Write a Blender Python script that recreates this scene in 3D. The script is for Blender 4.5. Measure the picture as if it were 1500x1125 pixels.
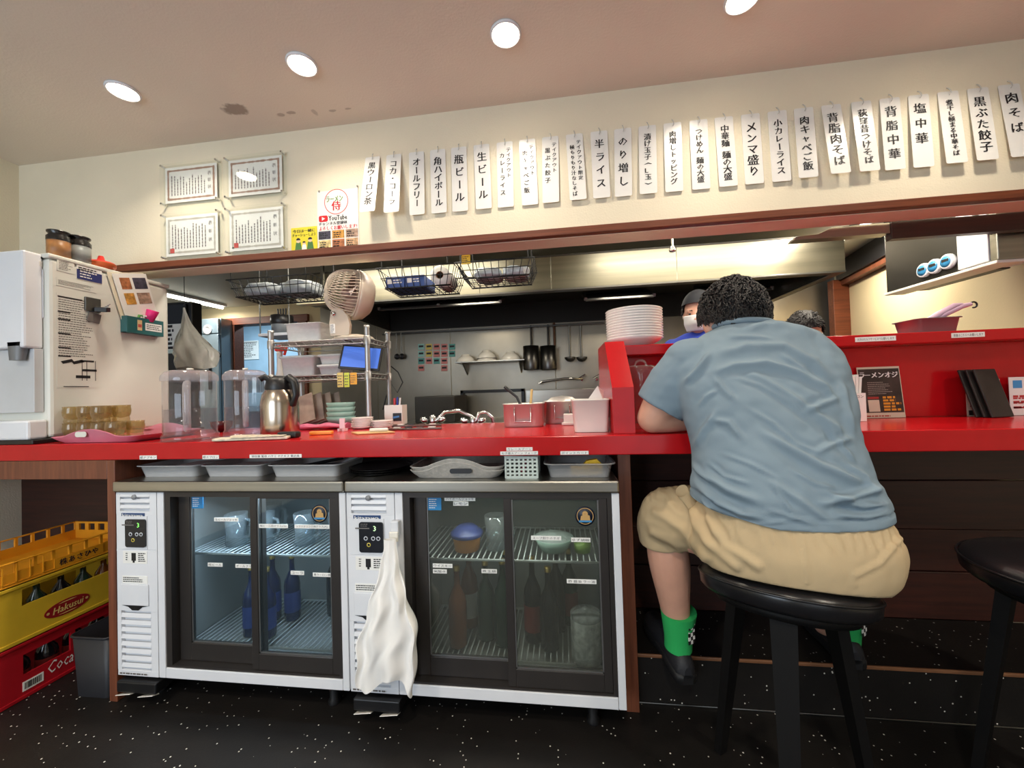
import bpy, bmesh, math, random
from mathutils import Vector as V, Matrix, noise
random.seed(7)
for _o in list(bpy.data.objects): bpy.data.objects.remove(_o)
SC = bpy.context.scene; COL = SC.collection
PI = math.pi; sin, cos = math.sin, math.cos

# ------------------------------------------------------------------ camera, light, exposure
CAM = V((1.6356, -1.2304, 1.0833))
RGT = V((.99142959, .12678809, -.03149841)); UPV = V((.03365026, -.01486553, .99932311)); FWD = V((-.12623402, .99181843, .01900458))
FPX = 566.9
cam = bpy.data.objects.new('camera', bpy.data.cameras.new('camera')); COL.objects.link(cam)
cam.data.sensor_width = 36; cam.data.lens = FPX/1500*36; cam.data.clip_start = .02
cam.matrix_world = Matrix(((RGT.x, UPV.x, -FWD.x, CAM.x), (RGT.y, UPV.y, -FWD.y, CAM.y), (RGT.z, UPV.z, -FWD.z, CAM.z), (0, 0, 0, 1)))
SC.camera = cam
SC.view_settings.view_transform = 'Standard'; SC.view_settings.look = 'None'
SC.view_settings.gamma = 1; SC.view_settings.use_curve_mapping = False
SC.view_settings.exposure = 0.24
SC.cycles.use_denoising = True
SC.cycles.max_bounces = 8; SC.cycles.transparent_max_bounces = 24
SC.cycles.caustics_reflective = False; SC.cycles.caustics_refractive = False
SC.cycles.sample_clamp_indirect = 6
W = bpy.data.worlds.new('world'); SC.world = W; W.use_nodes = True
W.node_tree.nodes['Background'].inputs[0].default_value = (.75, .85, 1, 1)
W.node_tree.nodes['Background'].inputs[1].default_value = .25
def area(name, loc, size, energy, col, rot=(0, 0, 0), spread=None):
    L = bpy.data.lights.new(name, 'AREA'); L.shape = 'RECTANGLE'; L.size, L.size_y = size; L.energy = energy; L.color = col
    if spread: L.spread = spread
    o = bpy.data.objects.new(name, L); COL.objects.link(o); o.location = loc; o.rotation_euler = rot
    return o
WARM = (1, .89, .74)
# daylight through the two shop windows behind the customer side
area('daylight_window', (-.1, -3.36, 1.35), (1.7, 1.5), 50, (.74, .86, 1), (PI/2, 0, 0))
area('daylight_door', (2.8, -3.36, 1.2), (1.6, 2.0), 10, (.85, .92, 1), (PI/2, 0, 0))
DOWN_W = 3.4; ROOM_W = 14; TUBE_W = 14; HOOD_W = 4; ANNEX_W = 18; FRIDGE_W = 3.0

def at(px, py, y=None, z=None, x=None):
    """the point of the plane y=.. (or z=.., x=..) that the photograph shows at this place"""
    d = RGT*((px-750)/FPX) - UPV*((py-562.5)/FPX) + FWD
    if y is not None: k = (y-CAM.y)/d.y
    elif z is not None: k = (z-CAM.z)/d.z
    else: k = (x-CAM.x)/d.x
    return CAM + d*k

# ------------------------------------------------------------------ helpers
def lin(c):
    c = c/255
    return c/12.92 if c <= .04045 else ((c+.055)/1.055)**2.4
def rgb(c): return (lin(c[0]), lin(c[1]), lin(c[2]), 1)
MATS = {}
def M(name, c, rough=.5, metal=0, bump=None, var=None, spec=.5, coat=0, emit=None, trans=0, stretch=None, sss=0, c2=None):
    if name in MATS: return MATS[name]
    m = bpy.data.materials.new(name); m.use_nodes = True; nt = m.node_tree; b = nt.nodes['Principled BSDF']
    b.inputs['Base Color'].default_value = rgb(c); b.inputs['Roughness'].default_value = rough; b.inputs['Metallic'].default_value = metal
    b.inputs['Specular IOR Level'].default_value = spec
    if coat: b.inputs['Coat Weight'].default_value = coat; b.inputs['Coat Roughness'].default_value = .06
    if trans: b.inputs['Transmission Weight'].default_value = trans
    if sss: b.inputs['Subsurface Weight'].default_value = sss; b.inputs['Subsurface Radius'].default_value = (.01, .004, .002)
    if emit: b.inputs['Emission Color'].default_value = rgb(emit[0]); b.inputs['Emission Strength'].default_value = emit[1]
    tc = nt.nodes.new('ShaderNodeTexCoord'); co = tc.outputs['Object']
    if stretch:
        mp = nt.nodes.new('ShaderNodeMapping'); mp.inputs['Scale'].default_value = stretch; nt.links.new(co, mp.inputs[0]); co = mp.outputs[0]
    def nz(s, det=4):
        n = nt.nodes.new('ShaderNodeTexNoise'); n.inputs['Scale'].default_value = s; n.inputs['Detail'].default_value = det; nt.links.new(co, n.inputs['Vector']); return n
    v = var or (6, .06)
    n = nz(v[0]); r = nt.nodes.new('ShaderNodeValToRGB'); nt.links.new(n.outputs['Fac'], r.inputs[0])
    a = rgb(c); d = rgb(c2) if c2 else None
    k = v[1]
    r.color_ramp.elements[0].position = .3; r.color_ramp.elements[1].position = .7
    r.color_ramp.elements[0].color = d or (a[0]*(1-k), a[1]*(1-k), a[2]*(1-k), 1); r.color_ramp.elements[1].color = a if d else (min(1, a[0]*(1+k)), min(1, a[1]*(1+k)), min(1, a[2]*(1+k)), 1)
    nt.links.new(r.outputs[0], b.inputs['Base Color'])
    if bump:
        n2 = nz(bump[0], 3); bp = nt.nodes.new('ShaderNodeBump'); bp.inputs['Strength'].default_value = bump[1]; bp.inputs['Distance'].default_value = bump[2] if len(bump) > 2 else .002
        nt.links.new(n2.outputs['Fac'], bp.inputs['Height']); nt.links.new(bp.outputs[0], b.inputs['Normal'])
    MATS[name] = m; return m
def clear(name, tint=(235, 238, 238), body=.06, rough=.04, bodycol=(225, 228, 228), ior=1.45):
    """thin clear sheet: see-through with a fresnel shine and a little milkiness"""
    if name in MATS: return MATS[name]
    m = bpy.data.materials.new(name); m.use_nodes = True; nt = m.node_tree; nt.nodes.clear()
    o = nt.nodes.new('ShaderNodeOutputMaterial'); t = nt.nodes.new('ShaderNodeBsdfTransparent'); t.inputs[0].default_value = rgb(tint)
    g = nt.nodes.new('ShaderNodeBsdfGlossy'); g.inputs['Roughness'].default_value = rough; g.inputs['Color'].default_value = (1, 1, 1, 1)
    d = nt.nodes.new('ShaderNodeBsdfDiffuse'); d.inputs['Color'].default_value = rgb(bodycol)
    f = nt.nodes.new('ShaderNodeFresnel'); gm = nt.nodes.new('ShaderNodeNewGeometry'); io = nt.nodes.new('ShaderNodeMapRange')
    io.inputs['To Min'].default_value = ior; io.inputs['To Max'].default_value = 1/ior; nt.links.new(gm.outputs['Backfacing'], io.inputs[0]); nt.links.new(io.outputs[0], f.inputs[0])
    n = nt.nodes.new('ShaderNodeTexNoise'); n.inputs['Scale'].default_value = 9
    mr = nt.nodes.new('ShaderNodeMapRange'); mr.inputs['To Min'].default_value = body*.88; mr.inputs['To Max'].default_value = body*1.12
    nt.links.new(n.outputs['Fac'], mr.inputs[0])
    m1 = nt.nodes.new('ShaderNodeMixShader'); m2 = nt.nodes.new('ShaderNodeMixShader')
    nt.links.new(mr.outputs[0], m1.inputs[0]); nt.links.new(t.outputs[0], m1.inputs[1]); nt.links.new(d.outputs[0], m1.inputs[2])
    nt.links.new(f.outputs[0], m2.inputs[0]); nt.links.new(m1.outputs[0], m2.inputs[1]); nt.links.new(g.outputs[0], m2.inputs[2])
    nt.links.new(m2.outputs[0], o.inputs[0]); MATS[name] = m; return m
def glow(name, c, s):
    if name in MATS: return MATS[name]
    m = bpy.data.materials.new(name); m.use_nodes = True; nt = m.node_tree; nt.nodes.clear()
    o = nt.nodes.new('ShaderNodeOutputMaterial'); e = nt.nodes.new('ShaderNodeEmission'); e.inputs[0].default_value = rgb(c); e.inputs[1].default_value = s
    nt.links.new(e.outputs[0], o.inputs[0]); MATS[name] = m; return m
def wood(name, c1, c2, sc=(1, 1, 1), rough=.4, coat=.15):
    """grain drawn along the axis with the small scale"""
    if name in MATS: return MATS[name]
    m = bpy.data.materials.new(name); m.use_nodes = True; nt = m.node_tree; b = nt.nodes['Principled BSDF']; b.inputs['Roughness'].default_value = rough
    b.inputs['Coat Weight'].default_value = coat; b.inputs['Coat Roughness'].default_value = .25
    tc = nt.nodes.new('ShaderNodeTexCoord'); mp = nt.nodes.new('ShaderNodeMapping'); mp.inputs['Scale'].default_value = sc; nt.links.new(tc.outputs['Object'], mp.inputs[0])
    n = nt.nodes.new('ShaderNodeTexNoise'); n.inputs['Scale'].default_value = 5; n.inputs['Detail'].default_value = 8; n.inputs['Roughness'].default_value = .65; nt.links.new(mp.outputs[0], n.inputs[0])
    r = nt.nodes.new('ShaderNodeValToRGB'); r.color_ramp.elements[0].position = .32; r.color_ramp.elements[1].position = .68
    r.color_ramp.elements[0].color = rgb(c1); r.color_ramp.elements[1].color = rgb(c2); nt.links.new(n.outputs['Fac'], r.inputs[0]); nt.links.new(r.outputs[0], b.inputs['Base Color'])
    bp = nt.nodes.new('ShaderNodeBump'); bp.inputs['Strength'].default_value = .12; bp.inputs['Distance'].default_value = .001; nt.links.new(n.outputs['Fac'], bp.inputs['Height']); nt.links.new(bp.outputs[0], b.inputs['Normal'])
    MATS[name] = m; return m

def basis(d):
    d = V(d).normalized(); a = V((0, 0, 1)) if abs(d.z) < .9 else V((1, 0, 0))
    s = d.cross(a).normalized(); return s, s.cross(d).normalized()
class MB:
    def __init__(s): s.v = []; s.f = []; s.sm = []; s.mi = []; s.cur = 0
    def paint(s, i): s.cur = i; return s
    def add(s, vs, fs, smooth=False):
        k = len(s.v); s.v += [tuple(a) for a in vs]; s.f += [tuple(i+k for i in q) for q in fs]; s.sm += [smooth]*len(fs); s.mi += [s.cur]*len(fs); return s
    def box(s, x0, x1, y0, y1, z0, z1, bev=0, seg=2):
        if x1 < x0: x0, x1 = x1, x0
        if y1 < y0: y0, y1 = y1, y0
        if z1 < z0: z0, z1 = z1, z0
        if bev <= 0:
            return s.add([(x, y, z) for z in (z0, z1) for y in (y0, y1) for x in (x0, x1)], [(0, 2, 3, 1), (4, 5, 7, 6), (0, 1, 5, 4), (2, 6, 7, 3), (0, 4, 6, 2), (1, 3, 7, 5)])
        bm = bmesh.new(); bmesh.ops.create_cube(bm, size=1)
        for q in bm.verts: q.co = ((x0+x1)/2+q.co.x*(x1-x0), (y0+y1)/2+q.co.y*(y1-y0), (z0+z1)/2+q.co.z*(z1-z0))
        bev = min(bev, .49*min(x1-x0, y1-y0, z1-z0))
        bmesh.ops.bevel(bm, geom=bm.edges[:], offset=bev, segments=seg, affect='EDGES', profile=.5)
        bm.verts.index_update()
        s.add([q.co[:] for q in bm.verts], [[q.index for q in f.verts] for f in bm.faces], False); bm.free(); return s
    def obox(s, c, ax, ay, az, bev=0):
        """box about c with half-axis vectors ax, ay, az"""
        t = MB().box(-1, 1, -1, 1, -1, 1) if not bev else None
        if bev:
            la, lb, lc = V(ax).length, V(ay).length, V(az).length
            t = MB().box(-la, la, -lb, lb, -lc, lc, bev); X, Yv, Z = V(ax)/la, V(ay)/lb, V(az)/lc
        else: X, Yv, Z = V(ax), V(ay), V(az)
        return s.add([V(c)+X*a+Yv*b+Z*d for a, b, d in t.v], t.f)
    def quad(s, a, b, c, d): return s.add([a, b, c, d], [(0, 1, 2, 3)])
    def cyl(s, a, b, r0, r1=None, n=16, caps=True, smooth=True):
        r1 = r0 if r1 is None else r1; a, b = V(a), V(b); p, q = basis(b-a); vs = []
        for c, r in ((a, r0), (b, r1)): vs += [c+p*(r*cos(2*PI*i/n))+q*(r*sin(2*PI*i/n)) for i in range(n)]
        s.add(vs, [(i, (i+1) % n, n+(i+1) % n, n+i) for i in range(n)], smooth)
        if caps: s.add(vs, [tuple(range(n))[::-1], tuple(range(n, 2*n))])
        return s
    def tube(s, pts, r, n=8, closed=False, caps=True):
        pts = [V(p) for p in pts]; m = len(pts); rr = r if isinstance(r, (list, tuple)) else [r]*m; vs = []; p = None
        for i in range(m):
            t = (pts[(i+1) % m]-pts[i-1]) if (closed or 0 < i < m-1) else (pts[1]-pts[0] if i == 0 else pts[-1]-pts[-2])
            t = t.normalized() if t.length > 1e-9 else V((0, 0, 1))
            if p is None: p, q = basis(t)
            else:
                p = (p-t*p.dot(t)); p = p.normalized() if p.length > 1e-6 else basis(t)[0]
            q = t.cross(p)
            vs += [pts[i]+p*(rr[i]*cos(2*PI*k/n))+q*(rr[i]*sin(2*PI*k/n)) for k in range(n)]
        fs = [(i*n+k, i*n+(k+1) % n, ((i+1) % m)*n+(k+1) % n, ((i+1) % m)*n+k) for i in range(m if closed else m-1) for k in range(n)]
        s.add(vs, fs, True)
        if caps and not closed: s.add(vs, [tuple(range(n))[::-1], tuple(range((m-1)*n, m*n))])
        return s
    def lathe(s, prof, c=(0, 0, 0), n=24, axis=(0, 0, 1), smooth=True, caps=False, sq=None):
        a = V(axis).normalized(); p, q = (V((1, 0, 0)), V((0, 1, 0))) if abs(a.z) > .99 else basis(a); c = V(c); vs = []
        for r, h in prof:
            for k in range(n):
                t = 2*PI*k/n; e = 1
                if sq: e = 1/((abs(cos(t))**sq+abs(sin(t))**sq)**(1/sq))
                vs.append(c+a*h+p*(r*e*cos(t))+q*(r*e*sin(t)))
        m = len(prof)
        s.add(vs, [(i*n+k, i*n+(k+1) % n, (i+1)*n+(k+1) % n, (i+1)*n+k) for i in range(m-1) for k in range(n)], smooth)
        if caps: s.add(vs, [tuple(range(n))[::-1], tuple(range((m-1)*n, m*n))])
        return s
    def loft(s, rings, caps=True, closed=True, smooth=True):
        n = len(rings[0]); vs = [p for r in rings for p in r]; m = len(rings)
        s.add(vs, [(i*n+k, i*n+(k+1) % n, (i+1)*n+(k+1) % n, (i+1)*n+k) for i in range(m-1) for k in range(n if closed else n-1)], smooth)
        if caps: s.add(vs, [tuple(range(n))[::-1], tuple(range((m-1)*n, m*n))])
        return s
    def prism(s, poly, o, ux, uy, d):
        """polygon (2-d points) laid on o + ux*a + uy*b and pushed out by the vector d"""
        o, ux, uy, d = V(o), V(ux), V(uy), V(d); n = len(poly); a = [o+ux*p[0]+uy*p[1] for p in poly]
        s.add(a+[q+d for q in a], [tuple(range(n))[::-1], tuple(range(n, 2*n))]+[(i, (i+1) % n, n+(i+1) % n, n+i) for i in range(n)]); return s
    def build(s, name, mat, parent=None, smooth=None, origin=None):
        org = V((0, 0, 0)); q = parent
        while q: org += q.location; q = q.parent
        if parent is None:
            xs = [v[0] for v in s.v]; ys = [v[1] for v in s.v]; zs = [v[2] for v in s.v]
            org = V(origin) if origin is not None else V(((min(xs)+max(xs))/2, (min(ys)+max(ys))/2, min(zs)))
        me = bpy.data.meshes.new(name); me.from_pydata([V(v)-org for v in s.v], [], s.f)
        sm = s.sm if smooth is None else [smooth]*len(s.f)
        me.polygons.foreach_set('use_smooth', sm)
        for q_ in (mat if isinstance(mat, (list, tuple)) else [mat]): me.materials.append(q_)
        me.polygons.foreach_set('material_index', s.mi)
        bm = bmesh.new(); bm.from_mesh(me); bmesh.ops.recalc_face_normals(bm, faces=bm.faces); bm.to_mesh(me); bm.free()
        o = bpy.data.objects.new(name, me); COL.objects.link(o)
        if parent: o.parent = parent
        else: o.location = org
        return o
def tag(o, label=None, cat=None, group=None, kind=None):
    if label: o['label'] = label
    if cat: o['category'] = cat
    if group: o['group'] = group
    if kind: o['kind'] = kind
    return o
def thing(name, loc, label, cat, group=None, kind=None):
    o = bpy.data.objects.new(name, None); COL.objects.link(o); o.location = loc; o.empty_display_size = .02
    return tag(o, label, cat, group, kind)
def struct(name, mb, mat, parent=None):
    o = mb.build(name, mat, parent)
    if not parent: o['kind'] = 'structure'
    return o
def copy_tree(o, parent=None):
    c = o.copy(); COL.objects.link(c); c.parent = parent
    for ch in [q for q in bpy.data.objects if q.parent == o]: copy_tree(ch, c)
    return c
def B(x0, x1, y0, y1, z0, z1, bev=0): return MB().box(x0, x1, y0, y1, z0, z1, bev)

# lettering
_tc = bpy.data.curves.new('lettering', 'FONT'); _to = bpy.data.objects.new('lettering_source', _tc)
COL.objects.link(_to); TXT = {}
def glyphs(t):
    """flat outline of a word, left-aligned on the base line, one unit high"""
    if t not in TXT:
        _tc.body = t; _tc.resolution_u = 1; _tc.fill_mode = 'FRONT'
        bpy.context.view_layer.update()
        e = _to.evaluated_get(bpy.context.evaluated_depsgraph_get()); me = e.to_mesh()
        TXT[t] = ([v.co.copy() for v in me.vertices], [tuple(p.vertices) for p in me.polygons]); e.to_mesh_clear()
    return TXT[t]
def extent(vs): return (min([v.x for v in vs] or [0]), max([v.x for v in vs] or [1e-3]), min([v.y for v in vs] or [0]), max([v.y for v in vs] or [1e-3]))
def write(mb, t, c, ux, uy, w=None, h=None, off=.0006, bold=0, slant=0):
    """a word centred at c, ux right, uy up, fitted to width w and/or height h"""
    vs, fs = glyphs(t); x0, x1, y0, y1 = extent(vs); ux, uy = V(ux).normalized(), V(uy).normalized(); nrm = ux.cross(uy)
    sx = w/(x1-x0) if w else h/(y1-y0); sy = h/(y1-y0) if h else sx
    for q_, dx in enumerate((-bold, 0, bold) if bold else (0,)):
        mb.add([nrm*(q_*.00012)+V(c)+ux*((v.x-(x0+x1)/2+slant*(v.y-y0))*sx+dx)+uy*((v.y-(y0+y1)/2)*sy)+nrm*off for v in vs], fs)
    return mb
def write_down(mb, t, c, ux, uy, size, pitch, off=.0006, jit=.04, bold=0, sx=1):
    """a column of characters from c downwards"""
    ux, uy = V(ux).normalized(), V(uy).normalized(); nrm = ux.cross(uy); rnd = random.Random(t); y = 0
    for ch in t:
        if ch == ' ': y += pitch*.6; continue
        vs, fs = glyphs(ch); turn = ch in 'ー～()'; a = rnd.uniform(-jit, jit); s = size*rnd.uniform(.94, 1.06)
        if ch in '()' or ch == 'ー': ref = extent(vs); cx, cy = (ref[0]+ref[1])/2, (ref[2]+ref[3])/2
        else: cx, cy = .5, .36
        k = .8 if ch in 'ャッュョァィゥェォ' else 1
        o = V(c)-uy*(y+size*.5)+ux*(rnd.uniform(-jit, jit)*size*.6)
        for q_, dx in enumerate((-bold, bold) if bold else (0,)):
            P = []
            for v in vs:
                p, q = (v.x-cx)*k, (v.y-cy)*k
                if turn: p, q = q, -p
                p, q = p*cos(a)-q*sin(a), p*sin(a)+q*cos(a)
                P.append(o+ux*(p*s*sx+dx)+uy*(q*s)+nrm*(off+q_*.00012))
            mb.add(P, fs)
        y += pitch
    return mb
def lines(mb, o, ux, uy, w, h, n, fill=.5, gaps=True, seed=0, off=.0006, down=False, frac=.9):
    """rows (or columns) of small broken strokes: print too small to read"""
    ux, uy = V(ux), V(uy); nrm = ux.cross(uy).normalized(); r = random.Random(seed); o = V(o)+nrm*off
    if down: ux, uy, w, h = uy, ux, h, w
    for i in range(n):
        b = (i+.5)/n*h; t = h/n*fill/2; a = 0; end = w*(1 if not gaps else r.uniform(.55, 1)*frac+.1)
        while a < end:
            L = min(end-a, r.uniform(1.2, 3.2)*t*2 if gaps else w)
            mb.quad(o+ux*a+uy*(b-t), o+ux*(a+L)+uy*(b-t), o+ux*(a+L)+uy*(b+t), o+ux*a+uy*(b+t)); a += L+t*1.1
    return mb
def S(p): return (V(p)-CAM).dot(FWD)/FPX          # metres per photo pixel at a point
ORD = 'first second third fourth fifth sixth seventh eighth ninth tenth eleventh twelfth thirteenth fourteenth fifteenth sixteenth seventeenth eighteenth nineteenth twentieth'.split(); ORD += ['twenty-'+q for q in ORD[:9]]
EX, EY, EZ = V((1, 0, 0)), V((0, 1, 0)), V((0, 0, 1))
def arc(c, r, a0, a1, n, u=EX, w=EZ): return [V(c)+V(u)*(r*cos(a0+(a1-a0)*i/n))+V(w)*(r*sin(a0+(a1-a0)*i/n)) for i in range(n+1)]
def rrect(w, h, r, n=4):
    P = []
    for cx, cy, a in ((w/2-r, h/2-r, 0), (-w/2+r, h/2-r, PI/2), (-w/2+r, -h/2+r, PI), (w/2-r, -h/2+r, 1.5*PI)):
        P += [(cx+r*cos(a+PI/2*i/n), cy+r*sin(a+PI/2*i/n)) for i in range(n+1)]
    return P

# ------------------------------------------------------------------ materials
m_wall = M('wallpaper', (232, 222, 198), .85, bump=(140, .35, .003), var=(3, .03), spec=.2)
m_wallk = M('kitchen_plaster', (226, 208, 168), .8, bump=(90, .2, .002), var=(2, .04), spec=.2)
m_red = M('red_laminate', (184, 20, 26), .2, var=(14, .05), spec=.35)
m_lintel = wood('lintel_wood', (88, 42, 22), (126, 66, 38), (.6, 14, 14), .5, 0)
m_panel = wood('dark_panel_wood', (40, 16, 11), (66, 28, 18), (.7, 9, 12), .5)
m_post = wood('post_wood', (92, 48, 30), (128, 72, 46), (12, 12, .7), .5)
m_steel = M('brushed_steel', (176, 172, 162), .3, 1, bump=(60, .05, .0005), var=(3, .12), stretch=(.4, 6, 18))
m_steelv = M('kitchen_steel', (152, 145, 132), .38, 1, bump=(20, .08, .001), var=(1.6, .22), stretch=(1.2, 1, 1))
m_chrome = M('chrome', (215, 215, 215), .12, 1)
m_dark = M('dark_metal', (40, 40, 42), .45, .6)
m_black = M('black_plastic', (20, 20, 22), .4)
m_white = M('white_enamel', (226, 228, 232), .35, var=(5, .03))
m_offw = M('warm_white_plastic', (226, 222, 212), .4, var=(5, .03))
m_paper = M('white_paper', (240, 238, 232), .6, var=(9, .02))
m_lam = M('laminated_card', (236, 235, 230), .26, var=(9, .02), spec=.6)
m_ink = M('black_ink', (24, 22, 24), .55)
m_gry = M('grey_ink', (108, 104, 100), .6)
m_shaft = M('grey_steel', (120, 120, 118), .32, 1)

def floor_mat():
    m = bpy.data.materials.new('speckled_floor'); m.use_nodes = True; nt = m.node_tree; b = nt.nodes['Principled BSDF']
    tc = nt.nodes.new('ShaderNodeTexCoord'); vo = nt.nodes.new('ShaderNodeTexVoronoi'); vo.inputs['Scale'].default_value = 85; nt.links.new(tc.outputs['Object'], vo.inputs['Vector'])
    sp = nt.nodes.new('ShaderNodeMath'); sp.operation = 'LESS_THAN'; sp.inputs[1].default_value = .2; nt.links.new(vo.outputs['Distance'], sp.inputs[0])
    se = nt.nodes.new('ShaderNodeSeparateColor'); nt.links.new(vo.outputs['Color'], se.inputs[0])
    pk = nt.nodes.new('ShaderNodeMath'); pk.operation = 'GREATER_THAN'; pk.inputs[1].default_value = .86; nt.links.new(se.outputs[0], pk.inputs[0])
    mu = nt.nodes.new('ShaderNodeMath'); mu.operation = 'MULTIPLY'; nt.links.new(sp.outputs[0], mu.inputs[0]); nt.links.new(pk.outputs[0], mu.inputs[1])
    mx = nt.nodes.new('ShaderNodeMix'); mx.data_type = 'RGBA'; nt.links.new(mu.outputs[0], mx.inputs[0])
    n = nt.nodes.new('ShaderNodeTexNoise'); n.inputs['Scale'].default_value = 7; n.inputs['Detail'].default_value = 6; nt.links.new(tc.outputs['Object'], n.inputs[0])
    r = nt.nodes.new('ShaderNodeValToRGB'); r.color_ramp.elements[0].color = rgb((17, 15, 14)); r.color_ramp.elements[1].color = rgb((32, 29, 27)); nt.links.new(n.outputs[0], r.inputs[0])
    nt.links.new(r.outputs[0], mx.inputs[6]); mx.inputs[7].default_value = rgb((215, 210, 200)); nt.links.new(mx.outputs[2], b.inputs['Base Color'])
    b.inputs['Roughness'].default_value = .5; b.inputs['Specular IOR Level'].default_value = .3
    bp = nt.nodes.new('ShaderNodeBump'); bp.inputs['Strength'].default_value = .3; bp.inputs['Distance'].default_value = .001
    n2 = nt.nodes.new('ShaderNodeTexNoise'); n2.inputs['Scale'].default_value = 160; nt.links.new(tc.outputs['Object'], n2.inputs[0]); nt.links.new(n2.outputs[0], bp.inputs['Height']); nt.links.new(bp.outputs[0], b.inputs['Normal'])
    return m
m_floor = floor_mat()
def ceil_mat():
    """pale plaster with a grey smudge and a few scuffs near the lintel wall"""
    m = M('ceiling_plaster', (226, 216, 202), .9, bump=(120, .25, .003), var=(2, .03), spec=.15); nt = m.node_tree; b = nt.nodes['Principled BSDF']
    src = b.inputs['Base Color'].links[0].from_socket; g = nt.nodes.new('ShaderNodeNewGeometry')
    n = nt.nodes.new('ShaderNodeTexNoise'); n.inputs['Scale'].default_value = 55; n.inputs['Detail'].default_value = 5; nt.links.new(g.outputs['Position'], n.inputs[0])
    acc = None
    for (x, y, rx, ry, s) in ((.23, .315, .06, .036, .85), (.40, .38, .02, .012, .6), (.455, .375, .025, .01, .6), (.56, .39, .012, .02, .4), (.645, .395, .02, .008, .5), (.72, .395, .015, .006, .5)):
        d = nt.nodes.new('ShaderNodeVectorMath'); d.operation = 'SUBTRACT'; d.inputs[1].default_value = (x, y, 2.386); nt.links.new(g.outputs['Position'], d.inputs[0])
        e = nt.nodes.new('ShaderNodeVectorMath'); e.operation = 'MULTIPLY'; e.inputs[1].default_value = (1/rx, 1/ry, 0); nt.links.new(d.outputs[0], e.inputs[0])
        l = nt.nodes.new('ShaderNodeVectorMath'); l.operation = 'LENGTH'; nt.links.new(e.outputs[0], l.inputs[0])
        a = nt.nodes.new('ShaderNodeMath'); a.operation = 'ADD'; nt.links.new(l.outputs['Value'], a.inputs[0]); nt.links.new(n.outputs[0], a.inputs[1])
        r = nt.nodes.new('ShaderNodeMapRange'); r.inputs['From Min'].default_value = 1.25; r.inputs['From Max'].default_value = 1.6; r.inputs['To Min'].default_value = s; r.inputs['To Max'].default_value = 0; nt.links.new(a.outputs[0], r.inputs[0])
        if acc is None: acc = r.outputs[0]
        else:
            k = nt.nodes.new('ShaderNodeMath'); k.operation = 'MAXIMUM'; nt.links.new(acc, k.inputs[0]); nt.links.new(r.outputs[0], k.inputs[1]); acc = k.outputs[0]
    mx = nt.nodes.new('ShaderNodeMix'); mx.data_type = 'RGBA'; nt.links.new(acc, mx.inputs[0]); nt.links.new(src, mx.inputs[6]); mx.inputs[7].default_value = rgb((150, 136, 124)); nt.links.new(mx.outputs[2], b.inputs['Base Color'])
    return m
m_ceil = ceil_mat()

# ------------------------------------------------------------------ the room
XL, XR, YF, YW, ZC = -1.232, 4.6, -3.4, .489, 2.386
struct('floor', B(XL-.1, XR+.1, YF-.1, .62, -.08, 0), m_floor)
cl = MB(); cl.box(XL-.1, XR+.1, YF-.1, YW+.12, ZC, ZC+.06); struct('ceiling', cl, m_ceil)
struct('wall_left', B(XL-.1, XL, YF, .75, 0, ZC), m_wall)
struct('wall_right', B(XR, XR+.1, YF, YW, 0, ZC), m_wall)
struct('wall_back', B(XL, XR+.1, YW, YW+.11, 1.755, ZC), m_wall)
# wall behind the camera with its two openings
wf = MB()
for a in ((XL-.1, -.95, 0, ZC), (.75, 2.0, 0, ZC), (3.6, XR+.1, 0, ZC), (-.95, .75, 0, .6), (-.95, .75, 2.1, ZC), (2.0, 3.6, 2.2, ZC)): wf.box(a[0], a[1], YF-.1, YF, a[2], a[3])
struct('wall_front', wf, m_wall)
for i, (a, b, c, d) in enumerate(((-.95, .75, .6, 2.1), (2.0, 3.6, 0, 2.2))):
    fr = MB(); t = .05
    fr.box(a, b, YF-.08, YF-.02, d-t, d); fr.box(a, b, YF-.08, YF-.02, c, c+t); fr.box(a, a+t, YF-.08, YF-.02, c, d); fr.box(b-t, b, YF-.08, YF-.02, c, d); fr.box((a+b)/2-.02, (a+b)/2+.02, YF-.08, YF-.02, c, d)
    w_ = struct('window_%d' % (i+1), fr, m_white); B(a+t, b-t, YF-.052, YF-.048, c+t, d-t).build('pane', clear('window_glass'), w_)
# lintel board under the wall and its darker soffit
li = B(XL, XR, YW-.032, YW+.11, 1.757, 1.789, .003); struct('trim_1', li, m_lintel)
# wooden step / foot rail under the counter, panelled front and skirting
st = thing('step', (2.9, .3, 0), 'low black speckled foot step under the red counter', 'step', kind='structure'); del st['category']
B(1.862, XR, .16, .45, 0, .165, .004).build('tread', m_floor, st)
B(1.862, XR, .155, .162, .158, .169, .002).build('nosing', wood('nosing_wood', (110, 72, 48), (150, 104, 72), (1, 9, 9)), st)
B(1.862, XR, .155, .16, 0, .007, .002).build('foot_strip', m_shaft, st)
pf = thing('wall_under_counter', (2.5, .45, 0), None, None, kind='structure')
for i, (a, b) in enumerate(((.165, .343), (.346, .503), (.506, .69), (.693, .876))):
    B(1.862, XR, .45+.004*(i % 2), .475, a, b, .002).build('board', m_panel, pf)
B(-.03, 1.86, .49, .51, 0, .876).build('board', m_panel, pf)
B(XL, -.04, .49, .51, 0, .876).build('board', m_panel, pf)
# uprights carrying the counter
tag(B(-.036, -.003, .0, .49, 0, .876, .002).build('upright_panel', m_post), 'brown wooden upright carrying the counter left of the glass door fridges', 'panel', kind='structure')
tag(B(1.816, 1.858, .118, .449, 0, .876, .002).build('upright_panel', m_post), 'brown wooden upright between the right fridge and the knee space', 'panel', kind='structure')
tag(B(XL, -.038, .002, .03, .806, .876, .002).build('apron_rail', m_post), 'brown wooden rail under the counter above the bottle crates', 'rail', kind='structure')

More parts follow.
